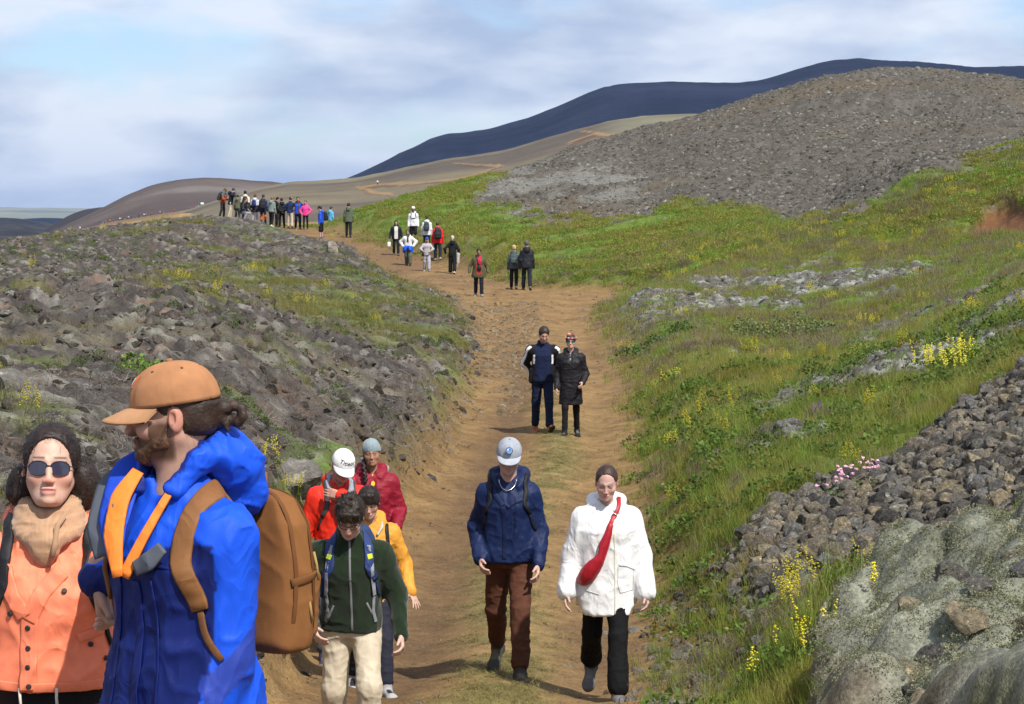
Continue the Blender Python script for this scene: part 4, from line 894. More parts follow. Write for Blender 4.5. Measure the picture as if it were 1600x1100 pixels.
def add_head(g, J, male=True, detail=True, jaw=1.0):
    nw = 1.0 if male else .78
    o, R = J['head'], J['Rh']; s = HS
    P_ = lambda x, y, z: o + R @ (A(x, y, z) * s)
    g.ell(P_(0, .014, .030), A(.077, .098, .090) * s, R, .01)
    g.ell(P_(0, -.030, -.030), A(.064 * jaw, .064, .078) * s, R, .03)
    g.ell(P_(0, -.048, -.085), A(.036 * jaw, .036, .030) * s, R, .03)
    for sd in (-1, 1): g.cone(P_(sd * .056 * jaw, .012, -.05), P_(sd * .022, -.055, -.098), .018 * s, .017 * s, .03)
    g.cone(P_(0, .022, -.07), J['neck'] - A(0, 0, .03), (.056 if male else .048), (.060 if male else .052), .03)
    if detail:
        for sd in (-1, 1):
            g.ell(P_(sd * .033, -.098, .000), A(.021, .018, .013) * s, R, .014, 's')
            g.ell(P_(sd * .043, -.062 + (1 - nw) * .03, -.034), A(.022, .024, .020) * s, R, .025)
            g.ell(P_(sd * .031, -.0765, -.002), A(.0145, .0135, .0125) * s, R, .004)
            g.cone(P_(sd * .014, -.090, .019), P_(sd * .046, -.078, .018), .008 * s, .006 * s, .012)
            g.ell(P_(sd * .013, -.102, -.044), A(.0095, .010, .009) * s * nw, R, .007)
            g.ell(P_(sd * .079, .016, -.010), A(.010, .020, .032) * s, R @ rot('z', sd * 22), .008)
            g.ell(P_(sd * .086, .008, -.006), A(.006, .010, .017) * s, R @ rot('z', sd * 22), .006, 's')
        g.cone(P_(0, -.088, .012), P_(0, -.113 + (1 - nw) * .025, -.040), .008 * s * nw, .0125 * s * nw, .012)
        g.ell(P_(0, -.097, -.067), A(.024, .010, .0065) * s, R, .008); g.ell(P_(0, -.095, -.0785), A(.021, .010, .007) * s, R, .008)
        g.cone(P_(-.024, -.103, -.0725), P_(.024, -.103, -.0725), .0022, .0022, .006, 's')
        g.ell(P_(0, -.088, -.103), A(.017, .014, .013) * s, R, .02)
    else:
        g.cone(P_(0, -.088, .01), P_(0, -.108, -.04), .010, .014, .012)
        for sd in (-1, 1): g.ell(P_(sd * .079, .016, -.010), A(.012, .020, .030) * s, R, .01)
def face_colour(V, J, skin, spec):
    q = ((V - J['head']) @ J['Rh']) / HS; x, y, z = q[:, 0], q[:, 1], q[:, 2]; ax = np.abs(x); skin = np.asarray(skin, float)
    C = np.tile(skin, (len(V), 1)); head = (np.abs(z) < .16) & (ax < .12) & (y < .12)
    red = skin * A(1.12, .72, .68)
    blush = (np.exp(-((ax - .04) / .02) ** 2 - ((z + .035) / .018) ** 2) * .55 + np.exp(-(x / .016) ** 2 - ((z + .043) / .016) ** 2) * .7) * (y < -.05) + .6 * ((ax > .074) & head & (z > -.06))
    C = lerp3(C, red, np.clip(blush, 0, 1) * head)
    if spec.get('beard'):
        edge = -.040 - .012 * np.cos(np.clip(ax / .06, 0, 1) * 6.28) ; bm_ = (sstep(.004, -.012, z - np.where(y > -.055, -.012 - (y + .055) * .0, edge)) * (y < .012) * (z > -.14))
        bm_ = bm_ * (1 - sstep(.0, .008, .022 - ax) * sstep(.0105, .006, np.abs(z + .073)) * (y < -.07)) * sstep(.02, .0, y); thr = sstep(-.10, -.125, z) * sstep(-.06, -.03, y)
        C = lerp3(C, spec['beard'], np.clip(bm_ * (1 - thr), 0, 1) * head * spec.get('beard_w', .9))
    lips = np.exp(-(np.clip(ax - .013, 0, 1) / .008) ** 2 - (np.clip(np.abs(z + .073) - .0055, 0, 1) / .0032) ** 2) * (y < -.075)
    C = lerp3(C, np.asarray(spec.get('lips', red * A(.95, .75, .8))), lips * head * .85)
    br = np.asarray(spec.get('brow', (.03, .02, .014))); arc = .0255 - 2.2 * (ax - .030) ** 2
    C = lerp3(C, br, np.exp(-((z - arc) / .0042) ** 2) * sstep(.010, .015, ax) * sstep(.054, .046, ax) * (y < -.045) * .85)
    if spec.get('eyes', 'down') == 'down':
        C = lerp3(C, br * .8, np.exp(-((z + .0075 - 4 * (ax - .031) ** 2) / .0032) ** 2) * sstep(.014, .018, ax) * sstep(.049, .045, ax) * (y < -.05) * .95)
        C = lerp3(C, skin * A(.75, .6, .58), np.exp(-((z - .004) / .006) ** 2) * sstep(.012, .02, ax) * sstep(.052, .042, ax) * (y < -.05) * .5)
    else:
        e = ((ax - .031) / .0135) ** 2 + ((z + .001) / .0062) ** 2
        C = lerp3(C, br * .6, sstep(1.7, 1.1, e) * (y < -.06)); C = lerp3(C, (.62, .6, .58), sstep(1.05, .8, e) * (y < -.06))
        C = lerp3(C, (.05, .03, .02), sstep(1.2, .8, ((ax - .031) / .0065) ** 2 + ((z + .001) / .0065) ** 2) * (e < 1) * (y < -.06))
    return C
def add_hand(g, J, nm, curl=30, spread=1.5, roll=0, thumb=18, tip=None, s=1.0):
    sd = 1 if nm == 'L' else -1; w = J['wr' + nm]; f = nrm(J['wr' + nm] - J['el' + nm]) if tip is None else nrm(tip)
    inn = A(-sd, 0, 0) - f * (A(-sd, 0, 0) @ f); inn = nrm(inn)                  # palm faces the thigh
    fw = np.cross(f, inn) * 1.0; fw = fw if fw[1] < 0 else -fw                     # towards the thumb side
    if roll:
        a = math.radians(roll) * sd; inn, fw = inn * math.cos(a) + fw * math.sin(a), fw * math.cos(a) - inn * math.sin(a)
    g.cone(w - f * .03, w + f * .012, .027 * s, .024 * s, .02)
    L_ = [.070, .078, .074, .058]
    for i in range(4):
        lat = (1.5 - i) * .0185; k0 = w + f * .088 * s + fw * lat * s; g.cone(w + f * .018 + fw * lat * .75 * s, k0, .0135 * s, .0115 * s, .014)
        d = f; p = k0; r = .0096 * s; sp = math.radians(spread * (1.5 - i))
        for q in range(3):
            a = math.radians(curl * (.75, 1.0, .7)[q]); d = nrm(d * math.cos(a) + inn * math.sin(a) + (fw * math.sin(sp) if q == 0 else 0)); e = p + d * L_[i] * (.45, .32, .26)[q] * s
            g.cone(p, e, r, r * .92, .003); p = e; r *= .9
    p = w + f * .022 + fw * .024 * s; d = nrm(f * .75 + fw * math.sin(math.radians(thumb)) * 1.3 + inn * .35); e = p + d * .046 * s; g.cone(p, e, .0145 * s, .0115 * s, .012); d2 = nrm(d + f * .5 + inn * .25); g.cone(e, e + d2 * .034 * s, .011 * s, .009 * s, .004)
def shoe_mesh(h, L=.285, tall=.075):
    g = SDF((-.07, -.24, -.02), (.07, .11, .16), h)
    g.ell((0, .035, .035), (.038, .05, .045), None, .02); g.cone((0, .02, .045), (0, -.13, .03), .040, .036, .03); g.ell((0, -.145, .022), (.045, .062, .035), None, .03)
    g.cone((0, .022, .04), (0, .030, .045 + tall), .043, .045, .02)
    g.box((0, -.055, -.06), (.2, .3, .055), None, .004, .004, 's')
    V, F = g.mesh(); return relax(V, F, 1), F
_SHOE = {}
def make_person(sp):
    """sp: dict describing one person; returns root, joints and the jacket surface"""
    h = sp.get('h', .02); near_ = h <= .012; J = make_pose(sp.get('pose', {})); H = sp.get('H', 1.75); sc = H / 1.75
    root = empty('person', sp['loc'], math.radians(sp.get('face', 0)), sc); tag(root, sp['label'], 'person', sp.get('group'))
    skin = np.array(sp.get('skin', (.52, .31, .22))) * .9; male = sp.get('male', True)
    pts = np.array([J[k] for k in J if np.shape(J[k]) == (3,)]); lo = pts.min(0) - .26; hi = pts.max(0) + .26
    lo[2] = 0.0
    # body: one continuous surface from head to ankles
    hz = J['head'][2]; hb = sp.get('hb', h); fz = [(hz - .2, hz + .2, hb, max(.016, hb))]
    for nm in 'RL': fz.append((J['wr' + nm][2] - .2, J['wr' + nm][2] + .1, max(hb, .0045), 0))
    g = SDF(np.minimum(lo, pts.min(0) - .2) + A(.02, .02, 0), pts.max(0) + A(.2, .2, .18), hb, fz if near_ else ())
    Rt = J['Rt']; o = J['hips']
    g.loft(o, Rt, [(-.09, .13, .09, 0), (.0, .14, .10, 0), (.2, .125, .085, 0), (.38, .14, .09, 0), (.47, .13, .07, 0), (.53, .06, .05, 0)], .03)
    for nm in 'RL':
        g.cone(o + Rt @ A((.10 if nm == 'L' else -.10), 0, .46), J['sh' + nm], .05, .045, .03); g.cone(J['sh' + nm], J['el' + nm], .042, .034, .02); g.cone(J['el' + nm], J['wr' + nm], .034, .024, .02)
        g.cone(J['hip' + nm], J['kn' + nm], .065, .045, .03); g.cone(J['kn' + nm], J['an' + nm], .045, .034, .02)
        if sp.get('hands', {}).get(nm, 1):
            hk = sp.get('hands', {}).get(nm, {}); hk = hk if isinstance(hk, dict) else {}
            add_hand(g, J, nm, **hk)
    add_head(g, J, male, near_, sp.get('jaw', 1.0 if male else .94))
    body, V, F = fromsdf(g, 'body', M_SKIN, root, lambda v: face_colour(v, J, skin, sp), it=1 if near_ else 0)
    # trousers
    b = sp.get('bottom')
    if b:
        gb = SDF(pts.min(0) - A(.2, .2, .12), pts.max(0) + A(.2, .2, 0), b.get('h', h)); r = b.get('r', (.098, .07, .066)); ln = b.get('len', 1.0); hw = b.get('wide', 1.0)
        gb.loft(o, Rt if b.get('tilt', 0) else np.eye(3), [(-.10, .155 * hw, .115 * hw, 0), (0, .168 * hw, .122 * hw, 0), (.10, .158 * hw, .108 * hw, 0)], .04)
        for nm in 'RL':
            kn, an = J['kn' + nm], J['an' + nm]; gb.cone(J['hip' + nm] + A(0, .01, -.03), kn, r[0], r[1], .035)
            gb.cone(kn, kn + (an - kn) * ln * .86 if ln > .2 else kn + (an - kn) * .02, r[1], r[2] if ln > .2 else r[1], .03)
        fromsdf(gb, b.get('name', 'trousers'), b.get('mat', M_COTTON), root, b['col'], b.get('fold', .009 if near_ else .012), b.get('ff', (8, 8, 13)), sp.get('seed', 1) + 3)
    # jacket
    t = sp['top']; ht = t.get('h', h); gj = SDF(lo, hi, ht); wd, dp, hem = t.get('wide', 1.0), t.get('deep', 1.0), t.get('hem', -.12); fl = t.get('flare', 1.0)
    gj.loft(o, Rt, t.get('sec') or [(hem, .188 * wd * fl, .140 * dp * fl, 0), (min(hem + .1, .02), .186 * wd * fl, .138 * dp * fl, 0), (.2, .174 * wd, .130 * dp, .005), (.36, .182 * wd, .134 * dp, .008), (.44, .155 * wd, .115 * dp, 0), (.50, .105, .088, -.005), (.555, .085, .08, -.005), (.575, .075, .072, 0)], .03, 2.4)
    sr = np.array(t.get('sleeve', (.075, .064, .054))) * .92; sl = t.get('slen', 1.0)
    for nm in 'RL':
        s_ = 1 if nm == 'L' else -1; gj.cone(o + Rt @ A(s_ * .06, 0, .462), J['sh' + nm], .062, sr[0] * .95, .05)
        gj.cone(J['sh' + nm], J['el' + nm], sr[0], sr[1], .045)
        if sl > .45: gj.cone(J['el' + nm], J['el' + nm] + (J['wr' + nm] - J['el' + nm]) * (sl + .02), sr[1], sr[2], .03)
        if t.get('cuff') and sl > .8: e = J['wr' + nm]; d = nrm(J['wr' + nm] - J['el' + nm]); gj.cone(e - d * .055, e - d * .01, sr[2] * 1.0, sr[2] * .86, .008)
    nk = J['neck'] + Rt @ A(0, .012, -.02)
    if t.get('collar', 'hood') == 'hood':
        q = t.get('hood', 1.0); ring = [(-.062, -.075, -.05, .026), (-.088, -.02, -.012, .036), (-.085, .045, .02, .046), (0, .098, .02, .062), (.085, .045, .02, .046), (.088, -.02, -.012, .036), (.062, -.075, -.05, .026)]
        for (a_, b_) in zip(ring[:-1], ring[1:]): gj.cone(nk + Rt @ A(*a_[:3]) * A(q, q, 1), nk + Rt @ A(*b_[:3]) * A(q, q, 1), a_[3] * q, b_[3] * q, .02)
        gj.ell(nk + Rt @ A(0, .125 * q, -.05), A(.105, .055, .085) * q, Rt, .04)
    elif t.get('collar') == 'stand':
        for k in range(14):
            a0, a1 = [math.radians(-50 - 260 * (k + i) / 14 + 0) for i in (0, 1)]
            gj.cone(nk + Rt @ A(math.cos(a0 + math.radians(0)) * .068, math.sin(a0) * .07 + .004, .035), nk + Rt @ A(math.cos(a1) * .068, math.sin(a1) * .07 + .004, .035), .018, .018, .012)
    hole = t.get('neckhole', .052)
    gj.cone(J['head'] + J['Rh'] @ A(0, .01, -.06), J['neck'] - Rt @ A(0, .0, .05), hole, hole, .012, 's')
    if t.get('open'): vz = t['open']; gj.cone(J['neck'] + Rt @ A(0, -.10, .02), o + Rt @ A(0, -.16, .56 - vz), .05, .012, .02, 's')
    if t.get('cut'): t['cut'](gj, J, o, Rt)
    jk, JV, JF = fromsdf(gj, t.get('name', 'jacket'), t.get('mat', M_NYLON), root, t['col'], t.get('fold', .009), t.get('ff', (9, 9, 7)), sp.get('seed', 1))
    if t.get('under') is not None:      # shirt showing at the neck or under an open coat
        gu = SDF(lo, hi, ht); gu.loft(o, Rt, [(-.06, .16, .118, 0), (.2, .15, .11, .005), (.4, .165, .118, .006), (.48, .14, .09, 0), (.535, .07, .068, -.005)], .03)
        gu.cone(J['head'] + J['Rh'] @ A(0, .01, -.06), J['neck'] - Rt @ A(0, .0, .03), .05, .05, .01, 's')
        fromsdf(gu, 'shirt', M_COTTON, root, t['under'], .004, (8, 8, 8), 5)
    # shoes
    if sp.get('shoe') is not None:
        key = round(h, 3)
        if key not in _SHOE: _SHOE[key] = shoe_mesh(max(h * .9, .007) if near_ else .016)
        SV, SF = _SHOE[key]
        for nm in 'RL':
            pit = sp.get('toe', {}).get(nm, None); pit = math.degrees(-min(J['shin' + nm], 0)) * .8 if pit is None else pit
            R = rot('z', sp.get('foot', {}).get(nm, 8 if nm == 'L' else -8)) @ rot('x', pit); off = J['an' + nm] + R @ A(0, -.03, -.085)
            up_, lo_ = np.asarray(sp['shoe'], float), np.asarray(sp.get('sole', (.03, .03, .03)), float)
            cc = lerp3(up_, lo_, sstep(.022, .016, SV[:, 2])); lace = (np.abs(SV[:, 0]) < .02) & (SV[:, 1] < -.03) & (SV[:, 1] > -.12) & (SV[:, 2] > .04); cc[lace] = np.asarray(sp.get('lace', up_ * .5 + .05))
            s_o = mesh_np('shoe', (SV * A(1.08, 1.06, 1.0)) @ R.T + off, SF, M_RUBBER, root, col=cc)
    return dict(root=root, J=J, V=JV, F=JF, bvh=bvh_of(JV, JF) if near_ or sp.get('need_bvh') else None, o=o, Rt=Rt, sp=sp, h=h, body=(V, F))
def hp_(p, x, y, z): return p['J']['head'] + p['J']['Rh'] @ (A(x, y, z) * HS)
def make_hair(p, col, style='short', vol=.012, fringe=0.0, extra=None, h=None, back=0.0, capped=False):
    J = p['J']; o, R = J['head'], J['Rh']; s = HS; h = h or max(p['h'] * .55, .0045) if p['h'] < .014 else p['h'] * .8
    P_ = lambda x, y, z: o + R @ (A(x, y, z) * s)
    g = SDF(o - .26, o + .26, h)
    g.ell(P_(0, .018, .034), A(.077 + vol, .098 + vol, .090 + vol) * s, R, .01)
    g.ell(P_(0, .05, -.02), A(.066 + vol * .6, .058 + vol * .6, .07) * s, R, .03)
    g.ell(P_(0, -.100, -.040 - fringe), A(.078, .085, .108) * s, R, .012, 's')
    g.ell(P_(0, -.02, -.125 + .0), A(.12, .072, .085) * s, R, .02, 's')
    if style != 'long':
        g.box(P_(0, .02, -.155 - back), A(.2, .2, .10) * s, R, .01, .02, 's')
    if capped: g.box(P_(0, .0, .145), A(.25, .25, .108) * s, R, .01, .012, 's')
    if extra: extra(g, P_, R, s)
    c = np.asarray(col, float)
    def cf(v): return c * (1 + .35 * n3(v @ R, (60, 60, 14), 4))[:, None]
    ho_, hv_, hf_ = fromsdf(g, 'hair', M_HAIR, p['root'], cf, .0035 if p['h'] < .014 else .006, (70, 40, 30), 9)
    p['hair'] = (ho_, hv_, hf_); return ho_
def strands(p, n, length, col, seed=1, r=.0011, flow=(0, .4, -1), lift=.35, curl=.0, zmin=None, zmax=9):
    """loose hairs lying over the hair mass"""
    ho_, V, F = p['hair']; N = vnormals(V, F); rg = np.random.default_rng(seed); R = p['J']['Rh']; fl = R @ A(*flow); q = (V - p['J']['head']) @ R
    ok = np.where((q[:, 1] > -.095) if zmin is None else (q[:, 2] > zmin))[0]; ok = ok[q[ok, 2] < zmax]; ix = rg.choice(ok, n); VV_ = []; FF = []; CC = []
    for i in ix:
        d = nrm(fl + rg.normal(size=3) * .35); d = nrm(d - N[i] * (d @ N[i]) + N[i] * lift * rg.uniform(.2, 1)); P0 = V[i] - N[i] * .002; L = length * rg.uniform(.5, 1.2); a = nrm(np.cross(d, N[i])); ph = rg.uniform(0, 6.28); c = np.asarray(col) * rg.uniform(.7, 1.6); m = 6; b0 = len(VV_)
        for k in range(m + 1):
            t = k / m; pt = P0 + d * L * t + fl * L * .25 * t * t + (a * math.sin(ph + t * 9) + N[i] * math.cos(ph + t * 9)) * curl * t; w = r * (1 - t * .75)
            VV_ += [pt + a * w, pt - a * w * .5 + N[i] * w * .8, pt - a * w * .5 - N[i] * w * .8]; CC += [c] * 3
        for k in range(m):
            for e in range(3): x = b0 + 3 * k; FF.append([x + e, x + (e + 1) % 3, x + 3 + (e + 1) % 3, x + 3 + e])
    return mesh_np('hair_strands', VV_, np.array(FF), M_HAIR, ho_, col=np.array(CC))
def make_cap(p, col, brim_col=None, tilt=8, size=1.0, flat=False, name='cap', back=False):
    J = p['J']; o, R = J['head'], J['Rh'] @ rot('x', -tilt + 8); s = HS * size; n = 72 if p['h'] < .014 else 16; m = 14 if p['h'] < .014 else 6; V = []; F = []; yaw = 180 if back else 0
    for j in range(m + 1):
        th = (j / m) * math.pi / 2 * 1.04
        for i in range(n):
            ph = 2 * math.pi * i / n; g_ = 1 - .03 * math.exp(-(((ph + math.pi / 6) % (math.pi / 3) - math.pi / 6) / .05) ** 2) * math.sin(th)
            a = math.sin(th) ** .82; x, y = .0905 * a * math.cos(ph) * g_, .112 * a * math.sin(ph) * g_
            z = .030 + .099 * max(math.cos(th), -.2) ** (1 if th < 1.57 else 1) + (.004 * math.sin(ph) if j == m else 0) if th < 1.57 else .026
            V.append(o + R @ (A(x, y + .008, z) * s))
    for j in range(m):
        for i in range(n): F.append([j * n + i, j * n + (i + 1) % n, (j + 1) * n + (i + 1) % n, (j + 1) * n + i])
    V2 = np.array(V); c0 = o + R @ (A(0, .008, .03) * s); inner = c0 + (V2 - c0) * .97; k = len(V2)
    F += [[a + k for a in f][::-1] for f in F]; F += [[m * n + i, m * n + (i + 1) % n, k + m * n + (i + 1) % n, k + m * n + i] for i in range(n)]
    VV_ = np.concatenate([V2, inner]); cap = mesh_np(name, VV_, F, M_CANVAS, p['root'], col=np.asarray(col) * (1 + .08 * n3(VV_, 60, 3))[:, None])
    Rb = R @ rot('z', yaw); V = []; F = []; nu, nv = (22, 8) if p['h'] < .014 else (8, 3)
    for side in (0, 1):
        for i in range(nu + 1):
            a = math.radians(-74 + 148 * i / nu) - math.pi / 2
            for j in range(nv + 1):
                t = j / nv; e = .075 * max(math.cos(a + math.pi / 2), 0) ** .6; x = (.090 + 0 * t) * math.cos(a) * (1 - .04 * t); y = .108 * math.sin(a) + .006 - e * t
                z = .030 - (3.6 if not flat else 1.6) * x * x * (.35 + .65 * t) - (.30 if not flat else .2) * e * t - side * .005 + .002
                V.append(o + Rb @ (A(x, y, z) * s))
    w = nv + 1; q = (nu + 1) * w
    for i in range(nu):
        for j in range(nv): a = i * w + j; F += [[a, a + 1, a + w + 1, a + w], [q + a, q + a + w, q + a + w + 1, q + a + 1]]
        F.append([i * w + nv, q + i * w + nv, q + (i + 1) * w + nv, (i + 1) * w + nv])
    mesh_np('brim', V, F, M_CANVAS, cap, col=np.tile(np.asarray(brim_col if brim_col is not None else col, float), (len(V), 1)))
    if p['h'] < .014:
        for i in range(6):
            ph = math.pi / 6 + i * math.pi / 3 + math.pi / 6 * 0; th = .62; q = A(.0905 * math.sin(th) ** .82 * math.cos(ph), .112 * math.sin(th) ** .82 * math.sin(ph) + .008, .030 + .099 * math.cos(th))
            disc(o + R @ (q * 1.004 * s), R @ nrm(q - A(0, 0, .0)), .0035, .0012, 'eyelet', M_COTTON, np.asarray(col) * .35, cap, 8)
    if p['h'] < .014: disc(o + R @ (A(0, .008, .131) * s), R[:, 2], .008, .004, 'button', M_COTTON, np.asarray(col) * .9, cap)
    return cap
def make_beanie(p, col, rib=True, tall=1.0, name='beanie'):
    J = p['J']; o, R = J['head'], J['Rh']; s = HS; g = SDF(o - .2, o + .22, max(p['h'] * .6, .005)); P_ = lambda x, y, z: o + R @ (A(x, y, z) * s)
    g.ell(P_(0, .016, .045), A(.090, .110, .098 * tall) * s, R, .01); g.ell(P_(0, .02, .02), A(.091, .111, .06) * s, R, .01)
    g.box(P_(0, .02, -.10), A(.2, .25, .105) * s, R @ rot('x', -8), .004, .006, 's')
    return fromsdf(g, name, M_FLEECE, p['root'], lambda v: np.asarray(col) * (1 + .1 * np.sin(np.arctan2(((v - o) @ R)[:, 1], ((v - o) @ R)[:, 0]) * 60))[:, None], .003, (60, 60, 10), 3)[0]
def backpack(p, col, label, size=(.16, .10, .25), up=.27, strap=None, pocket=True, tilt=0, cat='backpack', group=None, accents=None, straps=True, name='backpack', h=None, sx=0.0, sw=.042, more=()):
    o, Rt = p['o'], p['Rt'] @ rot('x', tilt); root = p['root']; r = empty(name, (0, 0, 0)); r.location = root.location; r.rotation_euler = root.rotation_euler; r.scale = root.scale; tag(r, label, cat, group)
    c = o + Rt @ A(0, .155 + size[1], up); h = h or max(p['h'] * .8, .007); g = SDF(c - .45, c + .45, h); w, d, hh = size
    g.loft(c, Rt, [(-hh, w * .94, d * .9, 0), (-hh * .8, w, d, 0), (0, w * .98, d * 1.0, 0), (hh * .6, w * .88, d * .88, 0), (hh * .9, w * .66, d * .62, .01), (hh, w * .4, d * .4, .015)], .02, 3.0)
    if pocket: g.box(c + Rt @ A(0, d * .95, -hh * .42), A(w * .78, d * .38, hh * .46), Rt, .03, .015)
    fn = (lambda v: accents(v, c, Rt)) if accents else col
    fromsdf(g, 'pack_body', M_CANVAS if p['h'] < .014 else M_NYLON, r, fn, .007, (7, 7, 7), 8)
    sc_ = np.asarray(strap if strap is not None else np.asarray(col) * .8)
    if straps:
        for s in (-1, 1):
            q = [o + Rt @ A(s * (.07 + sx), .13, .47), o + Rt @ A(s * (.085 + sx), .05, .56), o + Rt @ A(s * (.105 + sx), -.06, .53), o + Rt @ A(s * (.118 + sx), -.15, .42), o + Rt @ A(s * (.128 + sx), -.16, .37), o + Rt @ A(s * (.148 + sx), -.11, .30)]
            q += [o + Rt @ (A(*e) * A(s, 1, 1)) for e in more]
            ribbon(q, [sw, sw, sw, sw * .8], .006, 'strap', M_NYLON, sc_, r, p['bvh'], .006, n=26 if p['h'] < .014 else 12)
            if p['h'] < .014: ribbon([q[-1], q[-1] + Rt @ A(s * .012, .01, -.06), q[-1] + Rt @ A(s * .03, .04, -.12)], .017, .003, 'webbing', M_NYLON, sc_ * .6, r, p['bvh'], .006, n=8)
    tube([c + Rt @ A(-.03, -d * .2, hh), c + Rt @ A(-.025, -d * .2, hh + .035), c + Rt @ A(.025, -d * .2, hh + .035), c + Rt @ A(.03, -d * .2, hh)], .007, 'handle', M_NYLON, sc_, r, 6)
    return r
def at_px(u, v, d):
    """where someone whose feet show at this pixel stands"""
    w = W(u, v, d); return Vector((w.x, d, float(ground_z(w.x, d))))
# ------------------------------------------------------------------ the people in front
def spot(u, d): x = (u - 800) / F_PX * d; return Vector((x, d, float(ground_z(x, d)) - .005))
def to_local(loc, face, H, pw):
    q = np.array(pw) - np.array(loc); return (rot('z', -face) @ q) / (H / 1.75)
def lines(p, L, w, col, name, mat=M_NYLON, thick=.0015, off=.002, n=30, parent=None):
    """seams, zips and flaps drawn as thin raised bands on the front of the garment; points (x, z) in the torso frame"""
    o, Rt = p['o'], p['Rt']
    pts = [o + Rt @ A(x, -.3, z) for x, z in L]; P = np.array(pts); t = np.linspace(0, 1, len(P)); tt = np.linspace(0, 1, n); P = np.stack([np.interp(tt, t, P[:, i]) for i in range(3)], 1)
    Q = []
    for q in P:
        hit = p['bvh'].ray_cast(Vector(q), Vector(Rt[:, 1])); Q.append(np.array(hit[0]) if hit[0] is not None else q + Rt[:, 1] * .2)
    return ribbon(Q, w, thick, name, mat, col, parent or p['root'], p['bvh'], off)
def fpt(p, x, z):
    o, Rt = p['o'], p['Rt']; hit = p['bvh'].ray_cast(Vector(o + Rt @ A(x, -.35, z)), Vector(Rt[:, 1]))
    return (np.array(hit[0]), np.array(hit[1])) if hit[0] is not None else (o + Rt @ A(x, -.14, z), -Rt[:, 1])
def glasses(p, frame, lens, rx=.026, rz=.021, name='sunglasses', rim=.0016, lens_on=True, z0=.0, yy=-.094, wrap=.012):
    r = None; P = lambda x, y, z: hp_(p, x, y, z)
    for s in (-1, 1):
        ring = [P(s * .032 + rx * math.cos(a), yy + wrap * (abs(s * .032 + rx * math.cos(a)) / .05) ** 2, z0 + rz * (math.copysign(abs(math.sin(a)) ** .8, math.sin(a)))) for a in np.linspace(0, 2 * math.pi, 24, endpoint=False)]
        if r is None: r = tube(ring, rim, name, M_PLAIN, frame, p['root'], 6, True)
        else: tube(ring, rim, 'rim', M_PLAIN, frame, r, 6, True)
        if lens_on:
            V = np.array(ring + [np.mean(ring, 0) + p['J']['Rh'] @ A(0, -.003, 0)]); mesh_np('lens', V, [[i, (i + 1) % 24, 24] for i in range(24)], M_SHINY, r, col=np.tile(A(*lens), (25, 1)))
        tube([P(s * (.032 + rx), yy + wrap, z0 + .006), P(s * .078, -.03, z0 + .004), P(s * .082, .02, z0)], rim, 'temple', M_PLAIN, frame, r, 6)
    tube([P(-.008, yy - .002, z0 + .006), P(0, yy - .005, z0 + .009), P(.008, yy - .002, z0 + .006)], rim, 'bridge', M_PLAIN, frame, r, 6)
    return r
HANDS_MEET = W(146, 955, 6.2)
BLUE, NAVY = (.006, .072, .60), (.004, .013, .115)
# --- man in the blue jacket
loc = spot(283, 5.9); fc, H_ = -42, 1.77
wr_b = to_local(loc, fc, H_, HANDS_MEET + Vector((.01, .03, .085)))
def col_blue(v):
    x, y, z = v[:, 0], v[:, 1], v[:, 2]; J = man['J'] if man else None
    c = np.tile(A(*BLUE), (len(v), 1))
    torso = (np.abs(x) < .205) & (y < .02 + .0 * z)
    yoke = 1.285 + .03 * np.sin(x * 9)
    m = torso & (z < yoke)
    # navy lower front and side
    c[m] = NAVY
    arm = x > .19
    band = arm & (np.abs((z - 1.02) - (y + .05) * 1.0) < .045) & (y > -.12) ; c[band] = A(.02, .045, .30)
    armr = x < -.195
    c[armr & (z < 1.33) & (z > 1.2) & (y > -.12)] = BLUE; c[armr & (z < 1.2)] = NAVY
    inner = (np.hypot(x, y - .01) < .075) & (z > 1.40); c[inner] = A(.012, .03, .25)
    return c
man = None
def cut_blue(g, J, o, Rt):
    # raised collar flaps left and right of the open neck
    for s in (-1, 1):
        g.box(o + Rt @ A(s * .105, -.095, .50), A(.012, .05, .085), Rt @ rot('z', s * 38) @ rot('x', -14), .008, .02)
man = make_person(dict(loc=loc, face=fc, H=H_, h=.0085, hb=.004, label='bearded man in a bright blue hooded jacket and tan cap, holding a hand', skin=(.50, .29, .21), seed=11,
    beard=(.075, .036, .018), brow=(.05, .025, .014), eyes='open', jaw=.97,
    pose=dict(lean=1, legs={'L': (20, 12, 3), 'R': (-10, 14, 3)}, head=(2, -49, 0), hoff=(.028, .012, 0), shw=.165,
              arms={'L': ((.0, -.13, -.51), (.15, .9, 0)), 'R': (tuple(wr_b), (.05, 1, -.25), 'abs')}),
    hands={'R': dict(curl=55, spread=2, tip=(.0, .15, -1), roll=35), 'L': dict(curl=30)},
    top=dict(col=col_blue, hem=-.22, wide=1.04, deep=1.06, flare=1.25, sleeve=(.074, .066, .057), collar='none', open=.17, fold=.014, ff=(9, 9, 6), neckhole=.06),
    bottom=dict(col=(.02, .02, .025)), shoe=(.05, .04, .03)))
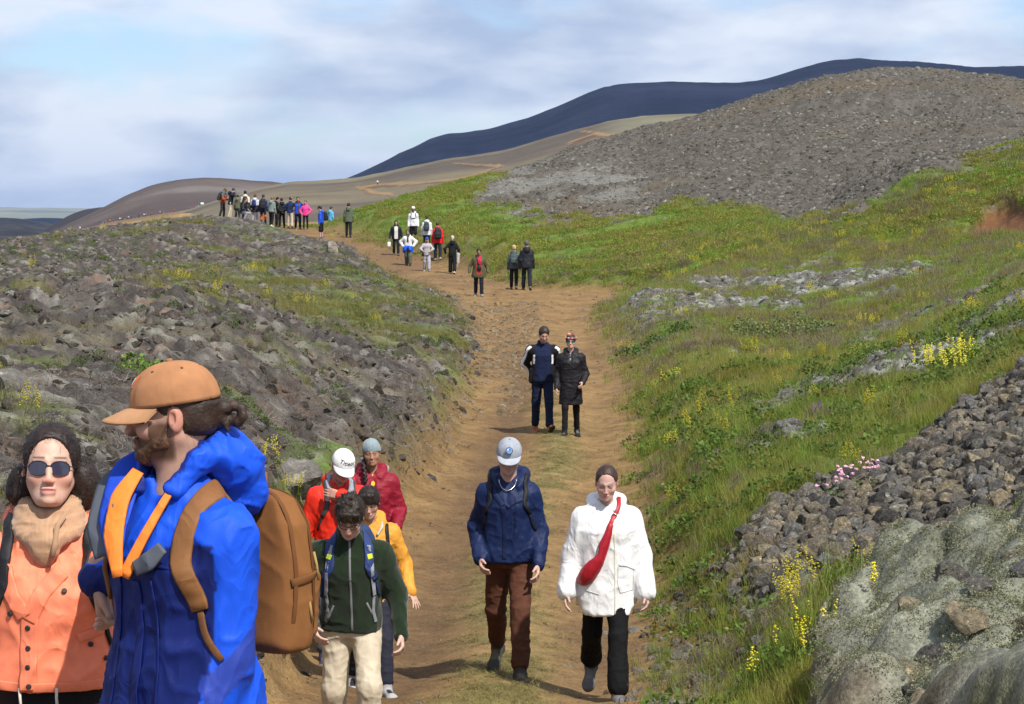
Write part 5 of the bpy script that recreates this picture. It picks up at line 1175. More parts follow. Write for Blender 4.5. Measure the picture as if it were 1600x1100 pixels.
# beard has volume of its own
def beard_extra():
    J = man['J']; o, R = J['head'], J['Rh']; g = SDF(o - .2, o + .2, .004); P_ = lambda x, y, z: hp_(man, x, y, z)
    for s in (-1, 1):
        g.cone(P_(s * .066, -.006, -.025), P_(s * .054, -.016, -.066), .007, .013, .02); g.cone(P_(s * .052, -.018, -.066), P_(s * .024, -.058, -.102), .017, .019, .02)
        g.cone(P_(s * .05, -.04, -.062), P_(s * .03, -.07, -.088), .013, .012, .02)
    g.ell(P_(0, -.066, -.104), A(.030, .034, .022), R, .02); g.cone(P_(-.020, -.0915, -.060), P_(.020, -.0915, -.060), .0055, .0055, .01)
    for s in (-1, 1): g.cone(P_(s * .022, -.089, -.062), P_(s * .028, -.078, -.088), .006, .011, .01)
    g.ell(P_(0, -.108, -.0745), A(.024, .02, .009), R, .006, 's')
    fromsdf(g, 'beard', M_HAIR, man['root'], lambda v: A(.085, .040, .019) * (1 + .4 * n3(v, 220, 2))[:, None], .003, (140, 140, 90), 4)
beard_extra()
def bun(g, P_, R, s):
    g.cone(P_(0, .10, .015), P_(.0, .135, .008), .022, .014, .01); L = [(0, .128, .01), (0, .148, .018), (.004, .168, .010), (.006, .172, -.012), (.004, .158, -.028), (0, .142, -.020)]
    for a, b in zip(L[:-1], L[1:]): g.cone(P_(*a), P_(*b), .012, .011, .008)
    g.cone(P_(0, .11, .0), P_(.01, .135, -.045), .014, .006, .01)
make_hair(man, (.035, .019, .012), 'short', .004, 0, bun, capped=True); strands(man, 160, .03, (.04, .022, .013), 1, .0008, (0, 1, -.1), .12, .002, None, -.005)
cap = make_cap(man, (.37, .175, .082), (.44, .235, .12), 2, 1.02)
def cap_patch(x0, x1, z0, z1, col, lift):
    bm = bmesh.new(); bm.from_mesh(cap.data); bv = BVHTree.FromBMesh(bm); bm.free(); R = man['J']['Rh']; V = []
    for a in np.linspace(0, 1, 5):
        for b in np.linspace(0, 1, 5):
            st = hp_(man, x0 + (x1 - x0) * a, -.25, z0 + (z1 - z0) * b); h_t = bv.ray_cast(Vector(st), Vector(R[:, 1])); V.append((np.array(h_t[0]) if h_t[0] is not None else hp_(man, x0, -.1, z0)) - R[:, 1] * lift)
    mesh_np('cap_label', V, [[i * 5 + k, i * 5 + k + 1, i * 5 + k + 6, i * 5 + k + 5] for i in range(4) for k in range(4)], M_PLAIN, cap, col=np.tile(A(*col), (25, 1)))
cap_patch(-.006, .034, .070, .100, (.75, .14, .03), .0015); cap_patch(.004, .025, .077, .094, (.8, .78, .74), .0028)
# orange inner jacket, grey-faced lapel, patterned shirt collar
o, Rt = man['o'], man['Rt']
def flap(pts, thick, name, col, mat, parent, nrm_):
    P = np.array([o + Rt @ A(*q) for q in pts]); n = nrm(Rt @ A(*nrm_)); V = np.concatenate([P - n * thick, P + n * thick]); k = len(P)
    F = [list(range(k))[::-1], [k + i for i in range(k)]] + [[i, (i + 1) % k, k + (i + 1) % k, k + i] for i in range(k)]
    return mesh_np(name, V, F, mat, parent, col=np.tile(A(*col), (2 * k, 1)), smooth=False)

# hood gathered behind the head, with its navy lining edge
gh = SDF(man['J']['neck'] - .3, man['J']['neck'] + .3, .007); nk = man['J']['neck']
for q, r in (((0, .135, .02), (.125, .085, .075)), ((.06, .09, .045), (.075, .07, .06)), ((-.06, .09, .045), (.075, .07, .06)), ((0, .165, -.05), (.11, .07, .07))): gh.ell(nk + Rt @ A(*q), A(*r), Rt, .04)
for s_ in (-1, 1):
    gh.cone(nk + Rt @ A(s_ * .062, -.065, -.02), nk + Rt @ A(s_ * .078, -.01, .05), .026, .032, .03); gh.cone(nk + Rt @ A(s_ * .078, -.01, .05), nk + Rt @ A(s_ * .06, .085, .085), .032, .045, .03)
gh.cone(nk + Rt @ A(0, -.005, .16), nk + Rt @ A(0, -.03, -.12), .066, .060, .02, 's')
def hoodcol(v):
    c = np.tile(A(*BLUE), (len(v), 1)); q = (v - nk) @ Rt; e = np.hypot(q[:, 0], q[:, 1] + .01) < .093; c[e] = A(.008, .022, .19); return c
fromsdf(gh, 'hood', M_NYLON, man['root'], hoodcol, .012, (9, 16, 16), 21)
def lapel(pts, w, col, name, side, thick=.004):
    P = np.array([o + Rt @ A(*q) for q in pts]); t = np.linspace(0, 1, len(P)); tt = np.linspace(0, 1, 16); P = np.stack([np.interp(tt, t, P[:, i]) for i in range(3)], 1)
    return ribbon(P, w, thick, name, M_NYLON, col, man['root'], None, side=Rt @ A(*side))
lapel([(-.085, -.03, .605), (-.10, -.085, .57), (-.082, -.14, .47), (-.03, -.178, .37)], [.07, .09, .085, .03], (.012, .06, .50), 'collar_flap', (.35, -.9, .1))
lapel([(-.125, -.04, .575), (-.14, -.095, .54), (-.118, -.145, .45), (-.08, -.170, .385)], [.06, .085, .09, .055], (.085, .095, .115), 'collar_facing', (.35, -.9, .1))
lapel([(-.048, -.088, .585), (-.058, -.138, .525), (-.04, -.176, .44), (-.002, -.194, .345)], [.03, .05, .052, .025], (.80, .22, .03), 'inner_collar', (.4, -.9, .1))
lapel([(.066, -.045, .585), (.06, -.10, .52), (.035, -.15, .43), (.005, -.182, .345)], [.016, .02, .024, .03], (.80, .22, .03), 'inner_collar', (.4, -.9, .1))
lapel([(.035, -.172, .365), (.075, -.165, .385), (.105, -.145, .42)], [.035, .045, .03], (.085, .095, .115), 'collar_facing', (.3, -.95, .1))
gu = SDF(nk - .25, nk + .2, .007); gu.loft(man['o'], Rt, [(.25, .13, .105, .01), (.42, .13, .105, .012), (.5, .09, .08, .01), (.56, .066, .066, -.002)], .02); gu.cone(man['J']['head'], nk - Rt @ A(0, .07, .1), .055, .03, .01, 's')
fromsdf(gu, 'shirt', M_COTTON, man['root'], lambda v: lerp3((.02, .03, .035), (.10, .13, .13), sstep(-.1, .15, n3(v, 45, 3))), .003, (9, 9, 9), 4)
for q in ((-.066, -.152, .505), (-.022, -.178, .40)): disc(o + Rt @ A(*q), Rt @ A(-.3, -.95, .1), .006, .004, 'snap', M_METAL, (.35, .33, .3), man['root'])
lines(man, [(.0, .33), (.01, .1), (.015, -.2)], .03, (.005, .014, .13), 'zip_flap')
lines(man, [(-.16, .365), (-.08, .372), (0, .36), (.08, .372), (.16, .365)], .007, (.004, .012, .11), 'yoke_seam')
lines(man, [(.06, .34), (.085, .1), (.10, -.2)], .005, (.004, .012, .12), 'front_seam'); lines(man, [(-.06, .34), (-.085, .1), (-.10, -.2)], .005, (.004, .012, .12), 'front_seam')
pk = backpack(man, (.20, .085, .028), 'large brown canvas backpack on the back of the man in the blue jacket', size=(.165, .078, .20), up=.33, strap=(.21, .092, .032), tilt=-4, sx=.015, sw=.055, more=[(.168, -.098, .265)])
for s_ in (-1, 1):
    c_ = man['o'] + man['Rt'] @ A(.152, .285 + .012 * s_, .36 - .1 * (s_ < 0)); tube([c_, c_ + A(.01, .0, -.03), c_ + A(.012, .005, -.07)], .0035, 'zip_pull', M_COTTON, (.33, .22, .08), pk, 6)

_pb = [c for c in pk.children if c.name.startswith('pack_body')][0]; _pv = np.array([v.co[:] for v in _pb.data.vertices]); _pf = np.array([list(q.vertices) for q in _pb.data.polygons]); _pbv = bvh_of(_pv, _pf); _pc = man['o'] + man['Rt'] @ rot('x', -4) @ A(0, .155 + .078, .33)
for yy_, cc_ in ((.045, (.11, .045, .015)), (-.035, (.13, .055, .02))):
    ribbon([_pc + man['Rt'] @ A(.19 * math.cos(a), yy_, .02 + .23 * math.sin(a)) for a in np.linspace(-1.2, math.pi + 1.2, 40)], .011, .002, 'zip_seam', M_CANVAS, cc_, pk, _pbv, .002)
ribbon([_pc + man['Rt'] @ A(.2, q, -.02) for q in (-.06, 0, .06, .1)], .02, .003, 'side_strap', M_CANVAS, (.15, .065, .022), pk, _pbv, .003, n=10)
# --- woman in the coral jacket
CORAL = (.88, .235, .125)
loc = spot(76, 6.9); H_ = 1.70; wl_ = to_local(loc, 0, H_, HANDS_MEET + Vector((-.02, .09, .05)))
p = make_person(dict(loc=loc, face=4, H=H_, h=.0085, hb=.004, male=False, label='woman in a coral orange jacket with round sunglasses and a beige knitted scarf', skin=(.62, .385, .285), seed=21, lips=(.48, .17, .15), brow=(.02, .013, .01), eyes='open',
    pose=dict(lean=2, legs={'L': (10, 8, 3), 'R': (-8, 8, 3)}, head=(-5, 4, 2), shw=.175, arms={'L': (tuple(wl_), (.6, .3, -.7), 'abs'), 'R': ((-.13, -.05, -.5), (-.4, .9, 0))}),
    hands={'L': dict(curl=50, spread=2, tip=(.25, -.6, -.7))},
    top=dict(col=CORAL, hem=.075, wide=1.1, deep=1.12, flare=1.06, sleeve=(.09, .078, .066), collar='hood', hood=1.05, open=.14, fold=.013, ff=(9, 9, 7), under=(.012, .012, .014)),
    bottom=dict(col=(.012, .012, .014), wide=1.05), shoe=(.03, .03, .03)))
wom = p
def curls(g, P_, R, s):
    for (x, y, z, r) in ((.09, .05, -.03, .05), (.105, .06, -.07, .052), (.085, .07, -.105, .045), (-.085, .05, -.04, .042), (-.09, .06, -.08, .045), (-.07, .07, -.11, .035), (0, .1, -.06, .06)): g.ell(P_(x, y, z), A(r, r, r), None, .02)
    g.ell(P_(0, -.100, -.040), A(.072, .085, .125) * s, R, .012, 's')
make_hair(p, (.022, .013, .010), 'long', .009, -.022, curls); strands(p, 900, .055, (.025, .015, .011), 2, .0009, (0, .5, -.7), .5, .012)
glasses(p, (.02, .02, .022), (.035, .035, .06), .0285, .0215, z0=-.006, yy=-.098)
# knitted snood
nk = p['J']['neck']; gs = SDF(nk - .2, nk + .2, .006)
for (zz, rr, tt, fy) in ((.05, .070, .021, -.004), (.022, .080, .024, -.012), (-.012, .084, .026, -.026)):
    R_ = [nk + A(rr * math.cos(a), rr * .98 * math.sin(a) + fy, zz - .03 * -math.sin(a) * (1 if math.sin(a) < 0 else .2)) for a in np.linspace(0, 2 * math.pi, 20, endpoint=False)]
    for i in range(20): gs.cone(R_[i], R_[(i + 1) % 20], tt, tt, .008)
gs.ell(nk + A(-.005, -.115, -.065), A(.042, .026, .06), None, .03)
gs.cone(nk + A(0, 0, .2), nk + A(0, 0, -.0), .055, .05, .01, 's')
sn, SV_, SF_ = fromsdf(gs, 'snood', M_FLEECE, p['root'], lambda v: A(.42, .255, .15) * (1 + .10 * np.sin((np.arctan2(v[:, 1], v[:, 0]) * 90)))[:, None], .007, (10, 10, 26), 31)
tube([nk + A(.055, -.10, .03), nk + A(.035, -.128, .0), nk + A(.03, -.145, -.05), nk + A(.022, -.15, -.09)], .008, 'scarf_tie', M_FLEECE, (.38, .23, .13), sn, 8)
lines(p, [(-.045, .30), (-.05, .2), (-.05, .085)], .052, np.array(CORAL) * .93, 'placket', thick=.003)
lines(p, [(.045, .43), (-.01, .37), (-.05, .29)], .05, np.array(CORAL) * .95, 'lapel', thick=.004); lines(p, [(-.12, .44), (-.10, .37), (-.06, .30)], .045, np.array(CORAL) * .95, 'lapel', thick=.004)
for (x, z) in ((-.05, .27), (-.05, .21), (-.05, .155), (-.05, .10), (.055, .375), (-.1, .31), (.125, .215), (.165, .17)):
    c_, n_ = fpt(p, x, z); disc(c_ + n_ * .004, n_, .008, .004, 'snap', M_PLAIN, (.03, .025, .025), p['root'])
lines(p, [(.09, .235), (.16, .255)], .026, np.array(CORAL) * .9, 'pocket_flap', thick=.004)
lines(p, [(-.19, .10), (-.1, .095), (0, .093), (.1, .095), (.19, .10)], .028, np.array(CORAL) * .92, 'hem_band', thick=.002)
for x in (-.075, .03):
    c_, n_ = fpt(p, x, .095); tube([c_ + n_ * .006, c_ + A(0, -.012, -.03), c_ + A(.004, -.012, -.075)], .0042, 'drawcord', M_COTTON, (.62, .58, .5), p['root'], 8); tube([c_ + A(.004, -.012, -.075), c_ + A(.005, -.012, -.105)], .005, 'cord_end', M_PLAIN, (.5, .45, .33), p['root'], 8)
backpack(p, (.015, .015, .017), 'black backpack worn by the woman in the coral jacket', size=(.14, .08, .2), up=.27, strap=(.014, .014, .016), sw=.034, sx=.01)

# --- boy in the dark green fleece
GREEN = (.012, .022, .010)
loc = spot(548, 13.0)
p = make_person(dict(loc=loc, face=4, H=1.56, h=.010, hb=.006, label='boy in a dark green fleece and beige trousers looking down, wearing glasses', skin=(.56, .36, .29), seed=31, brow=(.02, .013, .01), lips=(.42, .2, .18), jaw=.95,
    pose=dict(lean=13, legs={'L': (30, 42, 2), 'R': (2, 22, 3)}, head=(36, -6, 4), shw=.18, twist=-4, arms={'L': ((.12, -.10, -.48), (.35, .9, 0)), 'R': ((-.05, -.16, -.42), (-.7, .7, 0))}),
    hands={'L': dict(curl=50, spread=2)},
    top=dict(name='fleece', col=GREEN, mat=M_FLEECE, hem=-.04, wide=1.06, deep=1.06, sleeve=(.082, .070, .052), collar='stand', fold=.012, cuff=1),
    bottom=dict(col=(.50, .43, .32), r=(.098, .075, .07)), shoe=(.3, .3, .3)))
boy = p
def tousle(g, P_, R, s):
    r = np.random.default_rng(3)
    for i in range(60):
        a = r.uniform(0, 6.28); th = r.uniform(0, 1.25); d = A(math.sin(th) * math.cos(a), math.sin(th) * math.sin(a), math.cos(th)); c = A(0, .018, .034) + d * A(.079, .1, .092)
        if c[1] < -.075 and c[2] < .05: continue
        g.cone(P_(*c), P_(*(c + d * .014 + r.normal(size=3) * .010)), .014, .005, .008)
    for x in (-.045, -.025, -.005, .015, .035, .052): g.cone(P_(x, -.080, .085), P_(x * 1.15 - .005, -.103 + abs(x) * .35, .038), .017, .007, .012)
make_hair(p, (.026, .017, .011), 'short', .014, .02, tousle); strands(p, 700, .045, (.03, .02, .013), 3, .0013, (0, -.7, .1), .6, .003)
glasses(p, (.012, .016, .035), (.3, .3, .32), .0255, .0175, 'glasses', .0022, False, -.004, -.100)
lines(p, [(0, .54), (.005, .3), (.01, .1), (.01, -.04)], .013, (.16, .165, .17), 'zip', M_PLAIN); lines(p, [(.10, .16), (.155, .03)], .012, (.2, .2, .2), 'pocket_zip', M_PLAIN); lines(p, [(-.10, .14), (-.15, .02)], .012, (.2, .2, .2), 'pocket_zip', M_PLAIN)
bp_ = backpack(p, (.03, .05, .12), 'navy and grey backpack carried by the boy in the green fleece', size=(.15, .09, .23), up=.3, strap=(.022, .042, .14), sw=.055, sx=.01)
for s_ in (-1, 1):
    lines(p, [(s_ * .112, .50), (s_ * .13, .40), (s_ * .137, .26), (s_ * .14, .2)], .024, (.26, .27, .30), 'strap_webbing', parent=bp_, off=.011); lines(p, [(s_ * .118, .455), (s_ * .125, .43)], .03, (.5, .62, .03), 'strap_tab', parent=bp_, off=.014, n=6)
    lines(p, [(s_ * .14, .2), (s_ * .135, .1), (s_ * .15, .03)], .02, (.22, .23, .25), 'strap_tail', parent=bp_, off=.006)
# --- man in the red jacket with the white cap
loc = spot(527, 19.2); H_ = 1.74; fcr = 12
p = make_person(dict(loc=loc, face=fcr, H=H_, h=.012, hb=.007, label='man in a red jacket and white cap with his hand over his mouth', skin=(.52, .29, .22), seed=41,
    pose=dict(lean=5, legs={'R': (22, 12, 5), 'L': (-14, 16, 3)}, head=(24, 6, 6), arms={'L': ((-.165, -.20, .03), (.5, -.1, -1)), 'R': ((-.14, -.02, -.5), (-.5, .8, 0))}),
    hands={'L': dict(curl=38, spread=3, tip=(-.85, -.1, .25), roll=-70)},
    top=dict(col=(.72, .028, .012), hem=-.16, wide=1.08, deep=1.08, sleeve=(.09, .074, .062), open=.1, under=(.015, .02, .04)),
    bottom=dict(col=(.06, .065, .085)), shoe=(.035, .05, .11), sole=(.55, .17, .03), lace=(.6, .2, .04)))
red = p
make_hair(p, (.12, .09, .07), 'short', .004, capped=True)
cap = make_cap(p, (.80, .80, .79), None, 4, 1.05)
def collar_piece(p, col, name='collar_lining', r=.024):
    nk = p['J']['neck'] + p['Rt'] @ A(0, .0, -.005); g = SDF(nk - .2, nk + .2, p['h'] * .8); R_ = p['Rt']
    for s in (-1, 1):
        L = [(0, .085, .045), (.075, .05, .035), (.095, -.02, .0), (.085, -.09, -.05), (.045, -.135, -.10)]
        for a, b in zip(L[:-1], L[1:]): g.cone(nk + R_ @ A(s * a[0], *a[1:]), nk + R_ @ A(s * b[0], *b[1:]), r, r, .01)
    return fromsdf(g, name, M_NYLON, p['root'], col, .004, (10, 10, 10), 3)
collar_piece(p, (.26, .28, .32))
backpack(p, (.05, .055, .06), 'dark grey backpack worn by the man in the red jacket', size=(.15, .09, .22), up=.3, strap=(.05, .055, .06))
def script_text(p, cap, txt, size, at, ang, col, lift=.0025, curve=.108):
    cu = bpy.data.curves.new('lettering', 'FONT'); cu.body = txt; cu.size = size; cu.align_x = 'CENTER'; cu.extrude = .0006; cu.shear = .35; cu.offset = .0004
    ob = bpy.data.objects.new('lettering', cu); COL.objects.link(ob); dg = bpy.context.evaluated_depsgraph_get(); me = bpy.data.meshes.new_from_object(ob.evaluated_get(dg)); bpy.data.objects.remove(ob)
    V = np.array([v.co[:] for v in me.vertices]); c, s = math.cos(math.radians(ang)), math.sin(math.radians(ang)); x = V[:, 0] * c - V[:, 1] * s + at[0]; z = V[:, 0] * s + V[:, 1] * c + at[1]
    bm = bmesh.new(); bm.from_mesh(cap.data); bm.normal_update(); bv = BVHTree.FromBMesh(bm); Q = []
    R = p['J']['Rh']
    for a, b, e in zip(x, z, V[:, 2]):
        st = hp_(p, a, -.2, b); hit = bv.ray_cast(Vector(st), Vector(R[:, 1])); Q.append((np.array(hit[0]) if hit[0] is not None else hp_(p, a, -.1, b)) - R[:, 1] * (lift + e * 1.0))
    bm.free()
    o2 = mesh_np('lettering', Q, [list(f.vertices) for f in me.polygons], M_PLAIN, cap, col=np.tile(A(*col), (len(Q), 1)), smooth=False); return o2
script_text(p, cap, 'Titleist', .046, (0, .060), -4, (.01, .01, .012))
# --- woman in the mustard coat
loc = spot(576, 17.4)
p = make_person(dict(loc=loc, face=10, H=1.55, h=.011, hb=.0065, male=False, label='short-haired woman in a mustard yellow coat, head bowed, fingers spread', skin=(.53, .33, .25), seed=51, lips=(.5, .14, .14), brow=(.02, .013, .01),
    pose=dict(lean=6, legs={'L': (20, 10, 2), 'R': (-12, 16, 2)}, head=(20, -10, -4), shw=.17, arms={'L': ((.14, -.13, -.46), (.3, .9, 0)), 'R': ((-.08, -.1, -.48), (-.3, .9, 0))}),
    hands={'L': dict(curl=8, spread=13, tip=(.35, -.5, -.75), roll=-50, thumb=50)},
    top=dict(col=(.60, .27, .035), hem=-.2, wide=1.02, deep=1.06, sleeve=(.084, .070, .058), open=.1, under=(.4, .38, .34)),
    bottom=dict(col=(.02, .022, .035)), shoe=(.34, .34, .35), sole=(.5, .5, .5), lace=(.02, .02, .02)))
must = p
def pixie(g, P_, R, s):
    for x in (-.05, -.03, -.01, .01, .03, .05): g.cone(P_(x - .01, -.07, .095), P_(x + .012, -.098 + abs(x) * .4, .028), .018, .009, .012)
    for sd in (-1, 1): g.cone(P_(sd * .075, -.02, .03), P_(sd * .078, -.03, -.02), .016, .008, .01)
make_hair(p, (.020, .012, .009), 'short', .015, .012, pixie); strands(p, 400, .045, (.024, .015, .011), 4, .0014, (.2, -.6, -.5), .4, .003)
collar_piece(p, (.42, .40, .36), r=.013)
ribbon([p['o'] + p['Rt'] @ A(.11, .03, .52), p['o'] + p['Rt'] @ A(.13, -.1, .45), p['o'] + p['Rt'] @ A(.15, -.14, .33), p['o'] + p['Rt'] @ A(.16, -.12, .22)], .03, .005, 'strap', M_NYLON, (.012, .012, .014), tag(backpack(p, (.014, .014, .016), 'black backpack with thin straps worn by the woman in the mustard coat', size=(.12, .07, .18), up=.3, straps=False)), p['bvh'], .006, n=16)
# --- woman with the grey beanie and maroon puffer
loc = spot(580, 21.6)
def puffer(period, amp):
    def f(v): return v
    return f
p = make_person(dict(loc=loc, face=8, H=1.67, h=.012, hb=.007, male=False, label='woman in a maroon puffer jacket, yellow top and grey knitted beanie', skin=(.36, .20, .13), seed=61, lips=(.3, .1, .09), brow=(.012, .008, .006), eyes='down',
    pose=dict(lean=3, legs={'L': (14, 10, 2), 'R': (-10, 12, 2)}, head=(2, -4, -3), shw=.175, arms={'L': ((.04, -.20, -.38), (.35, .9, -.2)), 'R': ((-.03, -.2, -.40), (-.35, .9, -.2))}),
    top=dict(col=(.22, .008, .022), hem=-.14, wide=1.06, deep=1.1, sleeve=(.088, .076, .062), open=.24, under=(.72, .48, .05), hood=1.1, fold=.012, ff=(4, 4, 17)),
    bottom=dict(col=(.02, .02, .025)), shoe=(.03, .03, .03)))
gf = p
make_hair(p, (.012, .008, .006), 'short', .004, capped=True)
make_beanie(p, (.22, .27, .29))
br = [hp_(p, -.07, .0, -.05), hp_(p, -.082, -.06, -.11), hp_(p, -.075, -.10, -.19), hp_(p, -.07, -.11, -.26)]
gbr = SDF(np.min(br, 0) - .06, np.max(br, 0) + .06, .007); tt = np.linspace(0, 1, 12); Q = np.stack([np.interp(tt, np.linspace(0, 1, 4), np.array(br)[:, i]) for i in range(3)], 1)
for i, q in enumerate(Q): gbr.ell(q + A(.008 * (-1) ** i, 0, 0), A(.017, .016, .018), None, .006)
fromsdf(gbr, 'braid', M_HAIR, p['root'], (.012, .008, .006), .003, (60, 60, 60), 3)
nk = p['J']['neck']; gfur = SDF(nk - .25, nk + .25, .009)
for a in np.linspace(-20, 60, 7): gfur.ell(nk + A(.10 + .03 * math.cos(math.radians(a * 2)), .06 + .05 * math.sin(math.radians(a)), .01 - .03 * abs(a - 20) / 40), A(.032, .03, .032), None, .02)
fromsdf(gfur, 'fur_trim', M_HAIR, p['root'], (.30, .28, .26), .010, (60, 60, 60), 3)

# --- man in the navy jacket
NV = (.0045, .0135, .060)
loc = spot(795, 17.9)
p = make_person(dict(loc=loc, face=-4, H=1.83, h=.010, hb=.006, label='young man in a navy rain jacket, brown trousers and a pale grey cap', skin=(.55, .34, .27), seed=71, jaw=.93, lips=(.45, .18, .17),
    pose=dict(lean=4, legs={'L': (21, 7, 1), 'R': (-12, 32, 2)}, head=(16, 3, 3), shw=.15, arms={'L': ((.07, -.12, -.485), (.3, .9, 0)), 'R': ((-.045, -.09, -.45), (-.45, 1, 0))}),
    hands={'L': dict(curl=34, spread=3), 'R': dict(curl=40)}, toe={'R': 30},
    top=dict(col=NV, hem=-.05, wide=1.06, deep=1.1, flare=1.03, sleeve=(.078, .07, .058), hood=1.15, open=.16, fold=.013, under=(.008, .008, .009), cuff=1),
    bottom=dict(col=(.085, .032, .018), r=(.095, .07, .066), ff=(9, 9, 14), fold=.010), shoe=(.055, .052, .045), sole=(.02, .02, .02), lace=(.12, .10, .05)))
navy = p
make_hair(p, (.05, .03, .02), 'short', .004, capped=True)
cap = make_cap(p, (.30, .32, .36), (.35, .37, .41), 4, 1.04, True)
c_, n_ = hp_(p, 0, -.1155, .088), nrm(p['J']['Rh'] @ A(0, -.93, .36))
b_ = disc(c_, n_, .026, .003, 'badge', M_PLAIN, (.03, .05, .10), cap, 24); disc(c_ + n_ * .0025, n_, .021, .002, 'badge_field', M_PLAIN, (.16, .30, .55), cap, 24)
for (x, z, r) in ((-.008, .006, .007), (.007, -.004, .008), (.004, .010, .005), (-.006, -.010, .005)): disc(c_ + n_ * .0045 + p['J']['Rh'] @ A(x, 0, z), n_, r, .001, 'badge_motif', M_PLAIN, (.6, .68, .75) if x < 0 else (.05, .09, .22), cap, 10)
ch = [p['J']['neck'] + p['Rt'] @ A(.062 * math.sin(a), -.075 - .045 * math.cos(a) ** 2 * (math.cos(a) > 0), -.01 - .075 * max(math.cos(a), 0)) for a in np.linspace(-1.5, 1.5, 26)]
tube(ch, .0028, 'necklace', M_METAL, (.75, .72, .65), p['root'], 6)
lines(p, [(-.03, .36), (-.02, .2), (-.02, -.05)], .03, np.array(NV) * .8, 'zip_flap', thick=.002); lines(p, [(.05, .33), (.055, .2)], .008, np.array(NV) * .5, 'chest_zip', thick=.001)
lines(p, [(.0, .36), (.06, .40), (.14, .415)], .03, np.array(NV) * .85, 'collar_flap', thick=.004); lines(p, [(-.03, .37), (-.08, .43), (-.11, .5)], .035, np.array(NV) * .85, 'collar_flap', thick=.004)
backpack(p, (.012, .012, .014), 'black backpack worn by the young man in the navy rain jacket', size=(.14, .08, .2), up=.3, strap=(.010, .010, .012), sx=.02, sw=.03)
# --- woman in the white anorak
loc = spot(948, 16.9); WH = (.74, .74, .735)
def cut_white(g, J, o, Rt):
    for s in (-1, 1): g.ell(o + Rt @ A(s * .27, 0, -.30), A(.12, .4, .13), Rt, .02, 's')
p = make_person(dict(loc=loc, face=-2, H=1.71, h=.010, hb=.006, male=False, label='woman in an oversized white anorak and black flared trousers, smiling down', skin=(.58, .36, .30), seed=81, lips=(.50, .16, .17), brow=(.06, .035, .02),
    pose=dict(lean=3, legs={'L': (20, 5, 0), 'R': (-15, 34, 2)}, head=(17, -2, 2), shw=.158, arms={'L': ((.125, -.05, -.515), (.3, .9, 0)), 'R': ((-.12, -.07, -.51), (-.3, .9, 0))}), toe={'R': 34, 'L': -4},
    hands={'L': dict(curl=45), 'R': dict(curl=30)},
    top=dict(name='anorak', col=WH, hem=-.25, wide=1.2, deep=1.2, flare=1.0, sleeve=(.095, .092, .082), hood=1.08, open=.09, fold=.010, ff=(7, 7, 4), under=(.01, .015, .05), cuff=1, cut=cut_white),
    bottom=dict(col=(.005, .005, .006), mat=M_COTTON, r=(.092, .068, .078), fold=.006), shoe=(.13, .12, .12), sole=(.06, .06, .06), lace=(.16, .15, .15)))
white = p
make_hair(p, (.045, .024, .016), 'short', .005, -.03, lambda g, P_, R, s: g.ell(P_(0, .10, .05), A(.035, .035, .035), None, .02))
lines(p, [(.055, .50), (.062, .2), (.065, -.23)], .010, (.66, .66, .50), 'zip', M_PLAIN)
lines(p, [(.09, .13), (.15, .12), (.205, .085)], .02, np.array(WH) * .95, 'pocket_flap', thick=.004)
for L in ([(.085, .12), (.085, -.02), (.10, -.075)], [(.20, .08), (.195, -.06), (.10, -.075)], [(-.15, -.06), (-.05, -.085)]): lines(p, L, .006, np.array(WH) * .8, 'pocket_seam', thick=.0015)
lines(p, [(.058, .52), (.09, .50), (.12, .52)], .03, np.array(WH) * .96, 'neck_flap', thick=.004)
disc(hp_(p, .082, .012, -.045), p['J']['Rh'] @ A(1, -.5, 0), .005, .003, 'earring', M_METAL, (.8, .55, .2), p['root'], 10)
rb = empty('sling_bag', p['root'].location); rb.rotation_euler = p['root'].rotation_euler; rb.scale = p['root'].scale; tag(rb, 'red leather sling bag across the front of the white anorak', 'bag')
RED = (.34, .008, .018); o, Rt = p['o'], p['Rt']
def fr(x, z, out=0.0): c, n = fpt(p, x, z); return c + n * out
gbag = SDF(o + A(-.4, -.45, -.3), o + A(.3, .1, .6), .008)
L = np.array([(.03, .42, .018), (.012, .34, .026), (-.02, .26, .038), (-.055, .18, .050), (-.10, .105, .060), (-.135, .045, .060), (-.16, .015, .045)]); tt = np.linspace(0, 1, 26); L = np.stack([np.interp(tt, np.linspace(0, 1, 7), L[:, i]) for i in range(3)], 1)
Q = np.array([fr(a[0], a[1]) for a in L])
for _ in range(6): Q[1:-1] = .5 * Q[1:-1] + .25 * (Q[:-2] + Q[2:]); L[1:-1] = .5 * L[1:-1] + .25 * (L[:-2] + L[2:])
for a in range(25): gbag.cone(Q[a] + A(0, -.008, 0), Q[a + 1] + A(0, -.008, 0), L[a][2], L[a + 1][2], .01)
gbag.cone(fr(-.24, .16, .02), fr(-.10, .24, .02), .085, .06, .015, 's')
fromsdf(gbag, 'bag_body', M_LEATHER, rb, RED, .003, (9, 9, 9), 5, it=3)
ribbon([fr(.03, .42), fr(.05, .46), fr(.07, .495), fr(.085, .525), o + Rt @ A(.09, .02, .57)], .03, .004, 'strap', M_LEATHER, RED, rb, p['bvh'], .008, n=16)
ribbon([fr(-.17, .05), o + Rt @ A(-.25, .0, .1), o + Rt @ A(-.15, .2, .2)], .03, .004, 'strap', M_LEATHER, RED, rb, None, side=-Rt[:, 1])
tube([fr(.055, .465, .014) + Rt @ A(.018 * math.cos(a), 0, .018 * math.sin(a)) for a in np.linspace(0, 6.283, 14, endpoint=False)], .004, 'ring', M_METAL, (.8, .8, .8), rb, 6, True)
